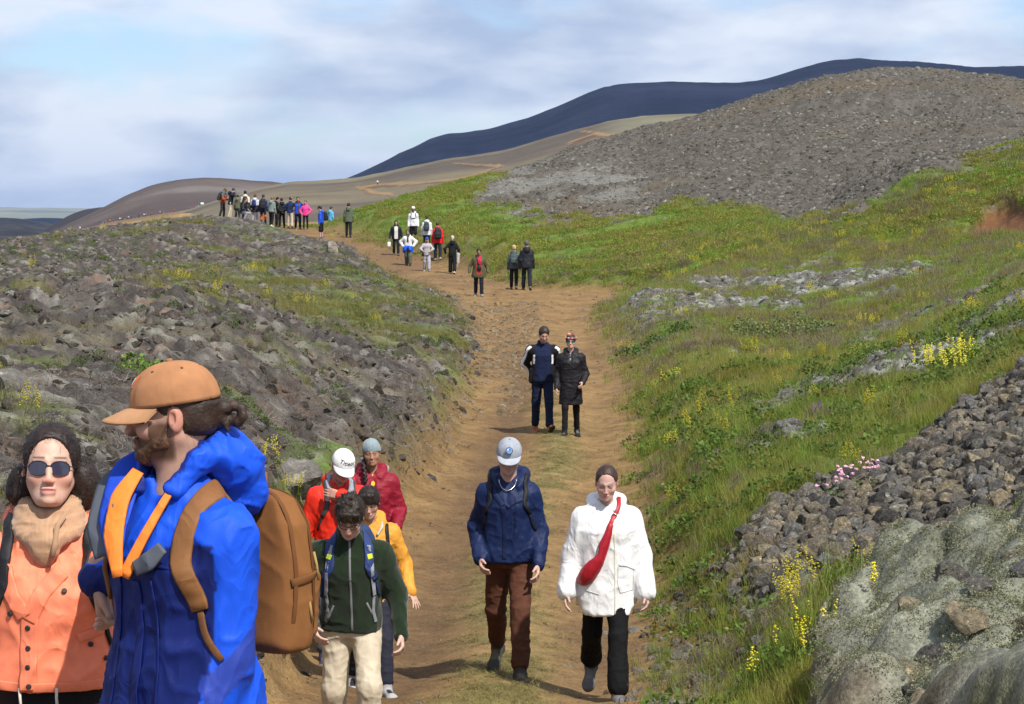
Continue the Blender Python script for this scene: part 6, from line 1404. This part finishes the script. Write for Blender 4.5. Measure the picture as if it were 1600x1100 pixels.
# --- couple in the middle distance
NV2 = (.008, .014, .045)
def col_trk(v):
    x, y, z = v[:, 0], v[:, 1], v[:, 2]; c = np.tile(A(*NV2), (len(v), 1)); ax = np.abs(x)
    c[(ax > .125) & (z < 1.45) | (y > .03)] = A(.010, .010, .012)
    J = trk_J; 
    for nm, s in (('L', 1), ('R', -1)):
        for a, b in ((J['sh' + nm], J['el' + nm]), (J['el' + nm], J['wr' + nm])):
            a = np.asarray(a); b = np.asarray(b); ba = b - a; t = np.clip(((v - a) @ ba) / (ba @ ba), 0, 1); q = v - a - t[:, None] * ba; side = nrm(np.cross(ba, (0, 1, 0))) * (1 if s < 0 else 1); lat = q @ nrm(A(s * .8, -.6, 0))
            r = np.linalg.norm(q, axis=1); m = (r < .11) & (lat > .045) & (np.abs(q @ nrm(np.cross(nrm(ba), A(s * .8, -.6, 0)))) < .026) & (ax > .15); c[m] = A(.75, .75, .75)
    c[(ax > .135) & (ax < .165) & (z > 1.12) & (z < 1.26) & (y < 0)] = A(.7, .7, .7)
    return c
pz_trk = dict(lean=3, legs={'L': (16, 4, 1), 'R': (-8, 10, 2)}, head=(26, 4, 3), shw=.19, arms={'L': ((-.07, .18, -.42), (.8, .5, 0)), 'R': ((.07, .18, -.42), (-.8, .5, 0))}); trk_J = make_pose(pz_trk)
p = make_person(dict(loc=spot(848, 40.6), face=4, H=1.83, h=.012, hb=.008, label='tall man in a black jacket with white sleeve stripes over a navy sweater', skin=(.50, .30, .23), seed=91, toe={'L': -28},
    pose=pz_trk, top=dict(name='jacket_and_sweater', col=col_trk, hem=-.07, wide=1.0, deep=1.0, sleeve=(.088, .075, .06), collar='stand', mat=M_COTTON, cut=lambda g, J, o, Rt: [g.box(o + Rt @ A(s * .185, .03, .02), A(.035, .09, .12), Rt, .02, .03) for s in (-1, 1)]),
    bottom=dict(col=(.010, .016, .042), r=(.095, .07, .064)), shoe=(.30, .15, .06), sole=(.05, .035, .025), lace=(.5, .03, .02)))
make_hair(p, (.03, .018, .012), 'short', .012, 0)
def quilt(col, per=.075):
    def f(v): return np.tile(A(*col), (len(v), 1)) * (1 - .25 * np.exp(-(((v[:, 2] + .02 * np.sin(v[:, 0] * 14)) % per - per / 2) / .007) ** 2))[:, None]
    return f
p = make_person(dict(loc=spot(892, 40.0), face=-4, H=1.70, h=.012, hb=.008, male=False, label='woman in a long black puffer coat with mirrored sunglasses and a pink headband', skin=(.56, .36, .29), seed=95,
    pose=dict(lean=2, legs={'R': (14, 8, 1), 'L': (-10, 14, 1)}, head=(2, 2, 0), shw=.17, arms={'L': ((.04, -.17, -.41), (.35, .9, 0)), 'R': ((-.07, -.05, -.51), (-.3, .9, 0))}),
    top=dict(name='coat', col=quilt((.011, .010, .013)), hem=-.36, wide=1.02, deep=1.05, flare=1.08, sleeve=(.082, .070, .056), open=.2, under=(.22, .26, .24), fold=.012, ff=(4, 4, 13), cut=lambda g, J, o, Rt: g.cone(o + Rt @ A(-.02, -.2, -.05), o + Rt @ A(-.03, -.2, -.40), .01, .07, .02, 's')),
    bottom=dict(col=(.008, .008, .009), r=(.08, .058, .05)), shoe=(.012, .012, .013), sole=(.01, .01, .01), lace=(.1, .1, .1)))
make_hair(p, (.035, .022, .016), 'short', .012, 0)
glasses(p, (.01, .02, .02), (.02, .12, .09), .030, .021, rim=.004, z0=-.002)
def hb_(): 
    J = p['J']; g = SDF(J['head'] - .2, J['head'] + .22, .009); P_ = lambda x, y, z: hp_(p, x, y, z); L = [P_(.092 * math.cos(a), .008 + .108 * math.sin(a), .062) for a in np.linspace(0, 6.283, 22, endpoint=False)]
    for i in range(22): g.cone(L[i], L[(i + 1) % 22], .016, .016, .006)
    g.ell(P_(-.035, -.05, .125), A(.03, .025, .028), None, .015); g.ell(P_(.0, -.06, .115), A(.028, .022, .02), None, .015)
    fromsdf(g, 'headband', M_COTTON, p['root'], lambda v: lerp3((.42, .03, .09), (.55, .42, .32), sstep(-.1, .2, n3(v, 40, 3))), .003, (30, 30, 30), 3)
hb_()
# ------------------------------------------------------------------ walkers farther up the trail
def walker(u, d, face, H, label, top, bottom, shoe=(.05, .05, .05), hair=(.03, .02, .015), hat=None, pose=None, skin=(.5, .31, .24), pack=None, male=True, group=None, long=False, bkw=None, tkw=None, sole=(.03, .03, .03), cut_leg=None, dv=0, hstyle=None):
    t = dict(col=top, hem=-.08, sleeve=(.078, .068, .056), fold=.012); t.update(tkw or {})
    b = dict(col=bottom, r=(.095, .072, .068), fold=.010); b.update(bkw or {})
    ps = pose or dict(lean=3, legs={'L': (14, 8, 2), 'R': (-12, 12, 2)})
    loc = spot(u, d); loc.z += dv
    p = make_person(dict(loc=loc, face=face, H=H, h=.021, label=label, skin=skin, pose=ps, top=t, bottom=b, shoe=shoe, sole=sole, male=male, seed=int(u), group=group, need_bvh=bool(pack)))
    ex = None
    if hstyle == 'long': ex = lambda g, P_, R, s: [g.cone(P_(q * .06, .03, -.05), P_(q * .07, -.03 if abs(face) < 90 else .05, -.19), .04, .03, .03) for q in (-1, 1)]
    if hstyle == 'pony': ex = lambda g, P_, R, s: g.cone(P_(0, .11, .03), P_(0, .125, -.12), .035, .02, .02)
    if hstyle == 'bun': ex = lambda g, P_, R, s: g.ell(P_(0, .10, .07), A(.04, .04, .04), None, .02)
    make_hair(p, hair, 'long' if hstyle == 'long' else 'short', .012, 0, ex)
    if hat: (make_beanie if hat[0] == 'beanie' else make_cap)(p, hat[1])
    if pack: backpack(p, pack[0], pack[1], size=pack[2] if len(pack) > 2 else (.15, .09, .24), up=.3, strap=pack[0])
    return p
ARM_HIP = lambda s: ((s * .09, -.05, -.36), (s * 1, .5, 0))
stand = dict(lean=2, legs={'L': (3, 4, 4), 'R': (-2, 3, 4)})
def wk(a=14, **k): q = dict(lean=3, legs={'L': (a, 8, 2), 'R': (-a, 14, 2)}); q.update(k); return q
BLK = (.010, .010, .012)
# olive-coat woman, nearest of the upper group
def c_olive(v):
    c = np.tile(A(.075, .068, .028), (len(v), 1)); m = (np.abs(v[:, 0]) < .085) & (v[:, 1] < -.02) & (v[:, 2] > .82); c[m] = A(.40, .012, .035)
    s = (np.abs((v[:, 0] + .085) - (1.42 - v[:, 2]) * .28) < .03) & (v[:, 1] < -.05) & (v[:, 2] > .98); c[s] = BLK
    return c
p = walker(748, 84, 2, 1.68, 'woman in an open olive coat over a crimson top, walking down the trail', c_olive, (.012, .013, .022), (.22, .21, .2), BLK, None, wk(12, head=(10, 2, 0), arms={'L': ((.17, -.02, -.48), (.5, .8, 0)), 'R': ((-.18, -.06, -.46), (-.5, .8, 0))}), (.30, .17, .11), male=False, tkw=dict(hem=-.22, wide=1.12, flare=1.25, fold=.016, collar='hood'))
gb_ = SDF(p['o'] + A(-.1, -.35, -.1), p['o'] + A(.25, .0, .4), .02); gb_.ell(p['o'] + p['Rt'] @ A(.02, -.185, .13), A(.075, .05, .11), rot('y', -14), .02)
sb = empty('shoulder_bag', p['root'].location); sb.scale = p['root'].scale; sb.rotation_euler = p['root'].rotation_euler; tag(sb, 'black sling bag on the chest of the woman in the olive coat', 'bag'); fromsdf(gb_, 'bag_body', M_NYLON, sb, (.012, .012, .016), .004, (9, 9, 9), 3)
ribbon([p['o'] + A(.0, -.19, .2), p['o'] + A(-.06, -.17, .36), p['o'] + A(-.09, -.06, .52)], .035, .008, 'strap', M_NYLON, BLK, sb, None, side=(0, -1, .1))
walker(803, 88.5, 176, 1.62, 'blonde woman in a grey-green jacket walking away beside the black puffer jacket', (.065, .085, .085), (.012, .012, .016), (.10, .08, .07), (.55, .38, .18), None, wk(10), male=False, hstyle='bun', tkw=dict(hem=-.1),
       pack=((.05, .075, .08), 'small grey-green daypack with yellow and orange trim on the blonde woman', (.13, .08, .2)))
walker(823, 88, 182, 1.83, 'grey-haired man in a black puffer jacket walking away up the grass edge', quilt((.012, .012, .018), .09), (.014, .016, .024), (.09, .08, .07), (.09, .08, .075), None, wk(16), tkw=dict(hem=-.12, wide=1.08, deep=1.1))
p = walker(707, 106, 176, 1.68, 'woman dressed in black carrying a pale coat, walking away', BLK, (.011, .011, .013), (.5, .5, .5), (.5, .42, .32), None, wk(10, arms={'R': ((-.17, .0, -.48), (-.4, .9, 0)), 'L': ((.16, -.04, -.40), (.6, .8, 0))}), male=False, hstyle='pony', tkw=dict(hem=-.02, mat=M_COTTON), bkw=dict(r=(.1, .085, .088)))
gc_ = SDF(A(0, -.2, .2), A(.5, .25, 1.15), .024); gc_.cone((-.0 + .0, 0, 0), (0, 0, 0), .001, .001); gc_.ell((-.27 + .54, .0, .93), (.085, .06, .10), None, .05); gc_.cone((.27, 0, .93), (.25, .02, .52), .085, .06, .04); gc_.cone((.25, .02, .52), (.22, .04, .36), .04, .03, .03)
cp_ = empty('folded_coat', p['root'].location); cp_.rotation_euler = p['root'].rotation_euler; cp_.scale = p['root'].scale; tag(cp_, 'pale coat hanging over the arm of the woman dressed in black', 'coat')
_c, V_, F_ = fromsdf(gc_, 'coat_cloth', M_COTTON, cp_, (.42, .39, .35), .02, (8, 8, 4), 3); _c.scale = (-1, 1, 1)
walker(684, 113, 184, 1.80, 'person in a bright red jacket with a large black backpack walking away', (.62, .012, .016), (.014, .016, .028), (.35, .35, .35), (.06, .04, .03), ('cap', (.012, .014, .03)), wk(10), tkw=dict(hem=-.15, wide=1.06), pack=((.012, .013, .018), 'black backpack on the back of the red jacket', (.17, .11, .26)))
walker(667, 116, 178, 1.74, 'person in a white jacket and dark cap walking away, partly behind a red jacket', (.60, .60, .62), BLK, (.2, .2, .2), (.05, .03, .02), ('cap', (.012, .014, .03)), wk(6), tkw=dict(hem=-.13), pack=((.03, .045, .045), 'dark green backpack with a pink cloth on the white jacket', (.14, .09, .22)))
def c_tee(v):
    c = np.tile(A(.36, .36, .39), (len(v), 1)); m = (np.abs(v[:, 2] - 1.24) < .022) & (np.abs(v[:, 0]) < .10) & (v[:, 1] < -.05); c[m] = A(.45, .06, .08); return c
p = walker(667, 107.5, 6, 1.52, 'child in a grey lettered sweatshirt, grey joggers and a blue beanie', c_tee, (.37, .37, .40), (.3, .28, .26), (.42, .26, .12), ('beanie', (.02, .065, .30)), wk(8, head=(22, 0, 0), arms={'L': ((-.02, -.24, -.34), (1, .3, 0)), 'R': ((.0, -.22, -.36), (-1, .3, 0))}), male=False, hstyle='long', tkw=dict(mat=M_COTTON, hem=-.1, slen=.5, collar='stand'), bkw=dict(r=(.105, .092, .09)))
gq = SDF((-.32, -.2, .7), (-.08, .1, 1.1), .024); gq.ell((-.2, -.08, .86), (.06, .06, .10), None, .02); hb2 = empty('hand_bag', p['root'].location, 0, p['root'].scale[0]); tag(hb2, 'black soft bag at the side of the child in grey', 'bag'); fromsdf(gq, 'bag_body', M_NYLON, hb2, BLK, .006, (9, 9, 9), 3)
def c_fleecew(v):
    c = np.tile(A(.62, .61, .59), (len(v), 1)); m = (np.abs(v[:, 0]) < .035) & (v[:, 1] < -.03) & (v[:, 2] > 1.14); c[m] = BLK; return c
p = walker(638, 111.5, -6, 1.66, 'woman in a white fleece with a blue jacket tied round her waist', c_fleecew, (.10, .105, .075), (.03, .03, .035), BLK, None, wk(9, head=(-8, -6, 0), arms={'L': ((.10, -.04, -.38), (1, .6, 0)), 'R': ((-.10, -.04, -.38), (-1, .6, 0))}), male=False, hstyle='long', tkw=dict(hem=.03, mat=M_FLEECE, wide=1.06, sleeve=(.1, .092, .07)), bkw=dict(r=(.11, .10, .09)))
glasses(p, BLK, (.01, .01, .012), .03, .02, rim=.006)
gt_ = SDF((-.36, -.25, .5), (.36, .3, 1.1), .022); gt_.loft(p['o'], np.eye(3), [(-.06, .21, .15, 0), (.0, .2, .145, 0), (.06, .185, .135, 0)], .02)
for s_ in (-1, 1): gt_.cone(p['o'] + A(s_ * .05, -.15, .02), p['o'] + A(s_ * .13, -.17, -.14), .05, .06, .03); gt_.cone(p['o'] + A(s_ * .17, -.06, -.02), p['o'] + A(s_ * .22, -.04, -.24), .07, .055, .04)
gt_.loft(p['o'], np.eye(3), [(-.28, .22, .05, -.12), (0, .19, .05, -.11)], .03)
fromsdf(gt_, 'tied_jacket', M_NYLON, p['root'], (.012, .09, .62), .014, (9, 9, 9), 4)
def c_open(v):
    c = np.tile(A(.010, .011, .018), (len(v), 1)); m = (np.abs(v[:, 0] - .0) < .085) & (v[:, 1] < -.02); c[m] = A(.60, .58, .53); return c
p = walker(619, 116.5, 4, 1.70, 'long-haired woman in a dark jacket over a cream top, carrying a white bag', c_open, (.014, .015, .02), (.09, .085, .08), (.035, .02, .014), None, wk(9, head=(14, 0, 0), arms={'R': ((-.16, -.02, -.50), (-.3, .9, 0)), 'L': ((.15, -.02, -.5), (.3, .9, 0))}), male=False, hstyle='long', tkw=dict(hem=-.1, wide=1.12, flare=1.05))
wb = empty('carrier_bag', p['root'].location, 0, p['root'].scale[0]); tag(wb, 'small white carrier bag in the hand of the woman with the cream top', 'bag')
w_ = p['J']['wrR']; gq = SDF(w_ + A(-.15, -.15, -.5), w_ + A(.15, .15, .05), .02); gq.box(w_ + A(-.02, -.02, -.30), A(.085, .045, .12), None, .03, .02); fromsdf(gq, 'bag_body', M_NYLON, wb, (.72, .72, .70), .01, (9, 9, 9), 3); tube([w_ + A(-.06, -.02, -.2), w_ + A(-.02, -.02, -.06), w_ + A(.03, -.02, -.2)], .008, 'handle', M_NYLON, (.7, .7, .68), wb, 5)
p = walker(646, 119, 2, 1.80, 'man in a white jacket and tall white beanie with black harness straps', (.66, .66, .68), BLK, (.1, .1, .1), (.03, .02, .015), ('beanie', (.70, .70, .68)), wk(9), (.22, .12, .08), tkw=dict(hem=-.1), bkw=dict(len=.15, name='shorts', r=(.1, .09, .07)), pack=(BLK, 'black backpack with chest strap on the man in the white beanie', (.14, .09, .22)))
ribbon([p['o'] + p['Rt'] @ A(q, -.2, .27) for q in (-.13, 0, .13)], .035, .006, 'chest_strap', M_NYLON, BLK, p['root'], p['bvh'], .008, n=8)
walker(545, 126, 178, 1.80, 'man in an olive green hooded jacket walking away along the trail edge', (.085, .105, .068), (.012, .013, .018), (.03, .03, .03), (.03, .02, .015), ('cap', (.02, .02, .025)), wk(9), tkw=dict(hem=-.14, wide=1.06, mat=M_COTTON))
walker(502, 124.5, -95, 1.72, 'person in a blue jacket and black shorts standing side-on with a black backpack', (.012, .075, .55), BLK, (.1, .1, .1), BLK, ('cap', BLK), stand, (.50, .30, .22), bkw=dict(len=.1, name='shorts', r=(.105, .095, .08)), pack=(BLK, 'black backpack on the person in blue jacket and shorts', (.16, .1, .24)))
# the gathered group on the crest
G = 'hikers gathered on the crest of the trail'
def c_two(a, b, zz): return lambda v: lerp3(a, b, sstep(zz + .02, zz - .02, v[:, 2]))
walker(349, 141, 70, 1.76, 'hiker in a rust and grey jacket, leftmost of the crest group', c_two((.07, .09, .11), (.30, .065, .02), 1.3), (.03, .03, .035), hair=(.1, .08, .03), hat=('cap', (.11, .10, .045)), pose=wk(4, lean=8, head=(25, 0, 0), arms={'L': ((.0, -.32, -.25), (.3, .3, -1)), 'R': ((0, -.32, -.28), (-.3, .3, -1))}), group=G, pack=((.035, .04, .035), 'dark olive backpack of the hiker in rust and grey'))
walker(361, 140.5, 100, 1.84, 'tall hiker in a black jacket and khaki trousers, second from left on the crest', (.014, .016, .024), (.48, .40, .27), hat=('cap', (.12, .12, .13)), pose=wk(3, lean=8, head=(30, 0, 0), arms={'L': ((.05, -.15, .12), (.8, .2, -1)), 'R': ((-.05, -.15, .12), (-.8, .2, -1))}), group=G, tkw=dict(hem=-.13, hood=1.15))
walker(372, 142.5, 170, 1.60, 'hiker in an olive jacket and pale hat behind the sitting one', (.10, .105, .06), (.05, .05, .05), hat=('cap', (.35, .34, .3)), pose=stand, group=G)
p = walker(379, 139.3, 70, 1.74, 'hiker in black jacket and grey trousers sitting on the rocks', (.012, .014, .022), (.30, .30, .31), hair=(.05, .03, .02), pose=dict(lean=18, legs={'L': (78, 105, 8), 'R': (80, 110, 8)}, head=(10, -10, 0), arms={'L': ((.05, -.30, -.25), (.5, .3, -1)), 'R': ((-.05, -.3, -.28), (-.5, .3, -1))}), group=G, dv=.02)
walker(384, 141.5, 185, 1.86, 'tall hiker in a cream jacket with a black backpack', c_two((.62, .58, .48), (.05, .05, .045), 1.12), (.012, .014, .035), hair=BLK, pose=stand, group=G, pack=(BLK, 'black backpack on the cream jacket on the crest', (.15, .09, .22)), tkw=dict(hem=-.1))
walker(399, 140.5, 170, 1.76, 'hiker in a pale hoodie with a dark coat round the waist and light jeans', c_two((.50, .52, .58), (.014, .014, .018), 1.12), (.38, .42, .50), (.2, .2, .3), (.09, .04, .02), None, stand, male=False, hstyle='pony', group=G, tkw=dict(hem=-.2, flare=1.15), pack=((.012, .02, .09), 'navy backpack on the pale hoodie', (.13, .08, .2)))
walker(412, 140, 178, 1.78, 'hiker in navy with orange leggings and dark gaiters', (.012, .02, .09), lambda v: np.where((v[:, 2:3] < .32) | (v[:, 2:3] > .62), A(.02, .02, .022)[None], A(.60, .13, .025)[None]), (.2, .07, .03), (.04, .02, .015), None, stand, group=G, pack=((.014, .014, .018), 'tall black backpack above the orange leggings', (.17, .11, .29)))
walker(425, 139, 150, 1.74, 'hiker in a sage green jacket and black trousers with white shoes', (.17, .22, .19), BLK, (.65, .65, .65), (.2, .1, .04), ('cap', BLK), wk(5, lean=5), group=G, male=False)
walker(433, 141, 120, 1.70, 'hiker all in black with hood up, between the sage jacket and another in black', BLK, (.012, .012, .014), pose=stand, group=G, hat=('beanie', BLK))
walker(441, 139.5, 200, 1.72, 'brown-haired hiker all in black with hands behind the back', (.011, .011, .012), (.010, .010, .011), hair=(.05, .025, .018), pose=dict(lean=2, legs={'L': (3, 4, 4), 'R': (-2, 3, 4)}, arms={'L': ((-.08, .2, -.4), (1, .2, 0)), 'R': ((.08, .2, -.4), (-1, .2, 0))}), group=G, male=False, hstyle='bun')
walker(454, 139, 160, 1.80, 'hiker in a navy shirt and beige trousers with a white cap', (.014, .03, .10), (.50, .42, .31), hat=('cap', (.74, .73, .72)), pose=dict(lean=4, legs={'L': (4, 3, 5), 'R': (-4, 3, 5)}, arms={'L': ARM_HIP(1), 'R': ARM_HIP(-1)}), skin=(.45, .26, .18), group=G, tkw=dict(mat=M_COTTON, collar='stand'))
def c_open2(v):
    c = np.tile(A(.016, .06, .62), (len(v), 1)); ax = np.abs(v[:, 0]); c[(ax < .05) & (v[:, 1] < 0)] = A(.05, .055, .05); c[(ax > .17) | (v[:, 2] > 1.38)] = A(.012, .012, .014); return c
walker(466, 137.5, 10, 1.84, 'hiker in a royal blue and black open jacket facing the camera', c_open2, (.016, .018, .026), hair=(.04, .025, .018), pose=wk(8, arms={'L': ARM_HIP(1), 'R': ARM_HIP(-1)}), skin=(.42, .24, .17), group=G, tkw=dict(hem=-.1))
walker(478, 137, -6, 1.66, 'hiker in a bright pink jacket and black leggings, rightmost of the crest group', (.68, .045, .26), BLK, (.05, .05, .05), (.06, .035, .025), None, pose=dict(lean=2, legs={'L': (3, 4, 3), 'R': (-2, 3, 3)}, arms={'L': ((.05, -.16, -.38), (1, .4, 0)), 'R': ((-.05, -.1, -.42), (-1, .4, 0))}), group=G, male=False, hstyle='pony', bkw=dict(r=(.08, .06, .052)))
walker(517, 156, 140, 1.75, 'person in a light blue top mostly hidden behind the grassy crest', (.10, .36, .60), BLK, pose=stand, hair=(.03, .02, .015), dv=-.15)
# ---- tiny figures on the far ridge path
def tiny_mesh(k):
    J = make_pose(dict(lean=3, legs={'L': (12, 6, 3), 'R': (-10, 8, 3)})); g = SDF((-.4, -.35, -.05), (.4, .35, 1.85), .07); r = random.Random(k)
    top = r.choice([(.6, .6, .6), (.03, .04, .12), (.02, .02, .025), (.55, .04, .03), (.08, .25, .5), (.7, .45, .05), (.35, .33, .3), (.03, .03, .04)]); bot = r.choice([(.02, .02, .03), (.02, .02, .025), (.3, .26, .2), (.03, .04, .08)])
    g.ell(J['head'], (.1, .11, .14), None, .04); g.loft(J['hips'], np.eye(3), [(-.1, .2, .15, 0), (.3, .21, .15, 0), (.5, .16, .12, 0)], .05)
    for nm in 'RL': g.cone(J['hip' + nm], J['kn' + nm], .1, .08, .05); g.cone(J['kn' + nm], J['an' + nm] - A(0, 0, .08), .08, .07, .05); g.cone(J['sh' + nm], J['wr' + nm], .08, .06, .05)
    V, F = g.mesh(); z = V[:, 2]
    c = lerp3(bot, top, sstep(.83, .87, z)); c = lerp3(c, (.35, .22, .17), sstep(1.46, 1.5, z)); c = lerp3(c, (.03, .02, .02), sstep(1.64, 1.68, z)); return mesh_np('tiny', V, F, M_PLAIN, col=c, link=False).data
TINY = [tiny_mesh(k) for k in range(10)]
def surf_z(ob, x, y):
    ok, loc, nor, ix = ob.ray_cast(Vector((x, y, 500)), Vector((0, 0, -1))); return loc.z if ok else None
bpy.context.view_layer.update()
rr = random.Random(5)
for i, u in enumerate([158, 162, 166, 173, 178, 188, 190, 192, 196, 200, 202, 206, 218, 222, 226, 229, 237, 251, 257, 273, 297, 301, 303, 308, 311, 331]):
    d = 1146 - (24 if u in (190, 196, 202, 206) else 0); x = (u - 800) / F_PX * d; z = surf_z(shoulder, x, d)
    if z is None: continue
    o_ = bpy.data.objects.new('person', TINY[rr.randrange(10)]); COL.objects.link(o_); o_.location = (x, d, z); o_.rotation_euler = (0, 0, rr.uniform(0, 6.28)); tag(o_, 'tiny walker in the file of hikers on the far ridge path', 'person', 'hikers on the far ridge path')
for (u, v, ob, d0, lab) in ((590, 289, ridge, 800, 'lone tiny walker on the tan trail crossing the far ridge'), (125, 360, shoulder, 1120, 'lone tiny walker low on the far ridge, left of the file of hikers')):
    o_ = bpy.data.objects.new('person', TINY[2]); COL.objects.link(o_); r_ = W(u, v, 100); ok, loc, nor, ix = ob.ray_cast(Vector((0, 0, 0)), r_.normalized()); o_.location = loc if ok else W(u, v, d0); tag(o_, lab, 'person')
d = 1140; x = _kx = (317 - 800) / F_PX * d; z = surf_z(shoulder, x, d) or 0
sg = empty('signboard', (x, d, z)); tag(sg, 'small pale signboard on a post on the far ridge', 'sign')
mesh_np('post', [(-.15, -.15, -.3), (.15, -.15, -.3), (.15, .15, -.3), (-.15, .15, -.3), (-.13, -.13, 2.2), (.13, -.13, 2.2), (.13, .13, 2.2), (-.13, .13, 2.2)], [[0, 1, 5, 4], [1, 2, 6, 5], [2, 3, 7, 6], [3, 0, 4, 7], [4, 5, 6, 7]], M_PLAIN, sg, col=np.tile(A(.3, .3, .3), (8, 1)), smooth=False)
mesh_np('board', [(-.75, -.2, 1.5), (.75, -.2, 1.5), (.75, -.12, 1.5), (-.75, -.12, 1.5), (-.75, -.2, 2.4), (.75, -.2, 2.4), (.75, -.12, 2.4), (-.75, -.12, 2.4)], [[0, 1, 5, 4], [1, 2, 6, 5], [2, 3, 7, 6], [3, 0, 4, 7], [4, 5, 6, 7], [3, 2, 1, 0]], M_PLAIN, sg, col=np.tile(A(.7, .7, .7), (8, 1)), smooth=False)
# ---- named plants and the boulder by the trail
def rock_thing(u, d, s, seed, label, col, flat=.9, cat='boulder', name='boulder'):
    V, F = rock_geo(seed, 4, planes=10, flat=flat, rough=.2); loc = spot(u, d); o_ = mesh_np(name, V * s, F, rock_gmat, col=np.tile(A(*col), (len(V), 1)), smooth=False); o_.location = loc + Vector((0, 0, s * flat * .45)); return tag(o_, label, cat)
def find_d(u, v, lo=12, hi=140):
    ds = np.arange(lo, hi, .1); xs = (u - 800) / F_PX * ds; vv = proj(xs, ds, ground_z(xs, ds))[1]; return float(ds[int(np.argmin(np.abs(vv - v)))])
rock_thing(520, find_d(520, 400, 80, 120), .34, 901, 'squarish pale grey boulder beside the upper trail', (.24, .21, .17), 1.25)
def plant(name, u, d, parts, label, scale=1.0, cat='plant', spread=.0, n=1, group=None):
    loc = spot(u, d); r = empty(name, loc); tag(r, label, cat, group); rr = np.random.default_rng(int(u))
    for (pn, geo, col) in parts:
        V = []; F = []; C = []
        for i in range(n):
            v, f, c = geo(i); b = len(V); dx, dy = rr.normal(size=2) * spread; a = rr.uniform(0, 6.28); ca, sa = math.cos(a), math.sin(a)
            dz = float(ground_z(loc.x + dx, loc.y + dy)) - loc.z
            for q in v: V.append(((q[0] * ca - q[1] * sa) * scale + dx, (q[0] * sa + q[1] * ca) * scale + dy, q[2] * scale + dz))
            F += [[int(k) + b for k in g] for g in f]; C += [np.asarray(col) * np.asarray(t) for t in c]
        mesh_np(pn, V, F, M_LEAF, r, col=np.array(C), smooth=False)
    return r
M_LEAF = col_mat('leaf_surface', .7, .2, .12, 40, None)
GR = (.12, .17, .03)
plant('flowering_clump', 1262, find_d(1262, 1035, 12, 30), [('grass', lambda i: blades(60, .30, .14, .006, .7, 500 + i), GR), ('flower_spikes', lambda i: spikes(2, .36, .14, 520 + i, 16, .008), (.68, .58, .04))], 'grass clump with yellow flower spikes below the grey scree', 1.0, n=9, spread=.16)
plant('yellow_bush', 1492, find_d(1492, 585, 20, 50), [('leaves', lambda i: leaves(140, .22, .30, .045, 540 + i), (.13, .20, .03)), ('flower_spikes', lambda i: spikes(9, .45, .22, 560 + i, 14, .011), (.62, .56, .06))], 'bushy yellow-flowering plant on the rocky ridge at right', 1.0, n=5, spread=.14)
plant('willow_shrub', 1232, find_d(1232, 530, 40, 80), [('stems', lambda i: blades(30, .45, .3, .008, .5, 580 + i), (.12, .10, .06)), ('leaves', lambda i: leaves(260, .42, .40, .055, 590 + i), (.11, .145, .06))], 'low wide willow shrub in the middle of the grassy slope', 1.0, n=11, spread=.55)
def thrift(i):
    r = np.random.default_rng(600 + i); V = []; F = []; C = []
    for k in range(3):
        x, y, h = r.normal() * .06, r.normal() * .06, r.uniform(.14, .24); b = len(V); V += [(x - .0015, y, 0), (x + .0015, y, 0), (x, y, h)]; C += [(.25, .35, .2)] * 3; F.append([b, b + 1, b + 2])
        Vi, Fi = ico(2); b = len(V); V += [tuple(np.array([x, y, h]) + q * A(.017, .017, .012) * (1 + .3 * r.normal())) for q in Vi]; C += [(1, 1, 1)] * len(Vi); F += [[q + b for q in f] for f in Fi]
    return V, F, C
plant('pink_thrift', 1338, find_d(1338, 765, 15, 40), [('flower_heads', thrift, (.62, .36, .44)), ('leaves', lambda i: leaves(40, .1, .06, .03, 620 + i), (.07, .12, .03))], 'cluster of pale pink thrift flowers at the edge of the scree', 1.0, n=10, spread=.13)
plant('green_bush', 1020, find_d(1020, 540, 40, 80), [('leaves', lambda i: leaves(200, .35, .25, .06, 640 + i), (.05, .10, .02))], 'dark green low bush on the slope right of the trail', 1.0, n=5, spread=.4)
plant('lava_herb', 258, 24, [('leaves', lambda i: leaves(120, .18, .22, .06, 660 + i), (.12, .19, .04)), ('grass', lambda i: blades(30, .32, .12, .007, .6, 670 + i), (.16, .21, .05))], 'bright green leafy plants growing in the lava behind the two nearest people', 1.0, n=6, spread=.22)
for (u, d, s, seed, lab) in ((455, 22.5, .30, 911, 'large grey lava boulder behind the brown backpack'), (22, 17.5, .20, 912, 'grey lava boulder above the head of the woman in coral'), (345, 19.3, .24, 913, 'pale lichen-covered lava rock behind the blue hood'), (120, 20.5, .19, 914, 'jagged lava rock left of the tan cap')):
    rock_thing(u, d, s, seed, lab, (.15, .14, .125), .8)
# ------------------------------------------------------------------ the air
def closed_box(name, lo, hi):
    V = [(x, y, z) for x in (lo[0], hi[0]) for y in (lo[1], hi[1]) for z in (lo[2], hi[2])]
    F = [(0, 1, 3, 2), (4, 6, 7, 5), (0, 4, 5, 1), (2, 3, 7, 6), (0, 2, 6, 4), (1, 5, 7, 3)]
    return mesh_np(name, V, [list(f) for f in F], smooth=False)
haze = tag(closed_box('haze', (-33000, -300, -60), (33000, 22500, 330)), kind='stuff')
hm = bpy.data.materials.new('haze_air'); hm.use_nodes = True; hm.node_tree.nodes.clear()
ho = hm.node_tree.nodes.new('ShaderNodeOutputMaterial'); hv = hm.node_tree.nodes.new('ShaderNodeVolumePrincipled')
hv.inputs['Color'].default_value = (.42, .62, 1, 1); hv.inputs['Density'].default_value = 2.7e-5; hv.inputs['Anisotropy'].default_value = 0.1
hm.node_tree.links.new(hv.outputs[0], ho.inputs['Volume']); haze.data.materials.append(hm)
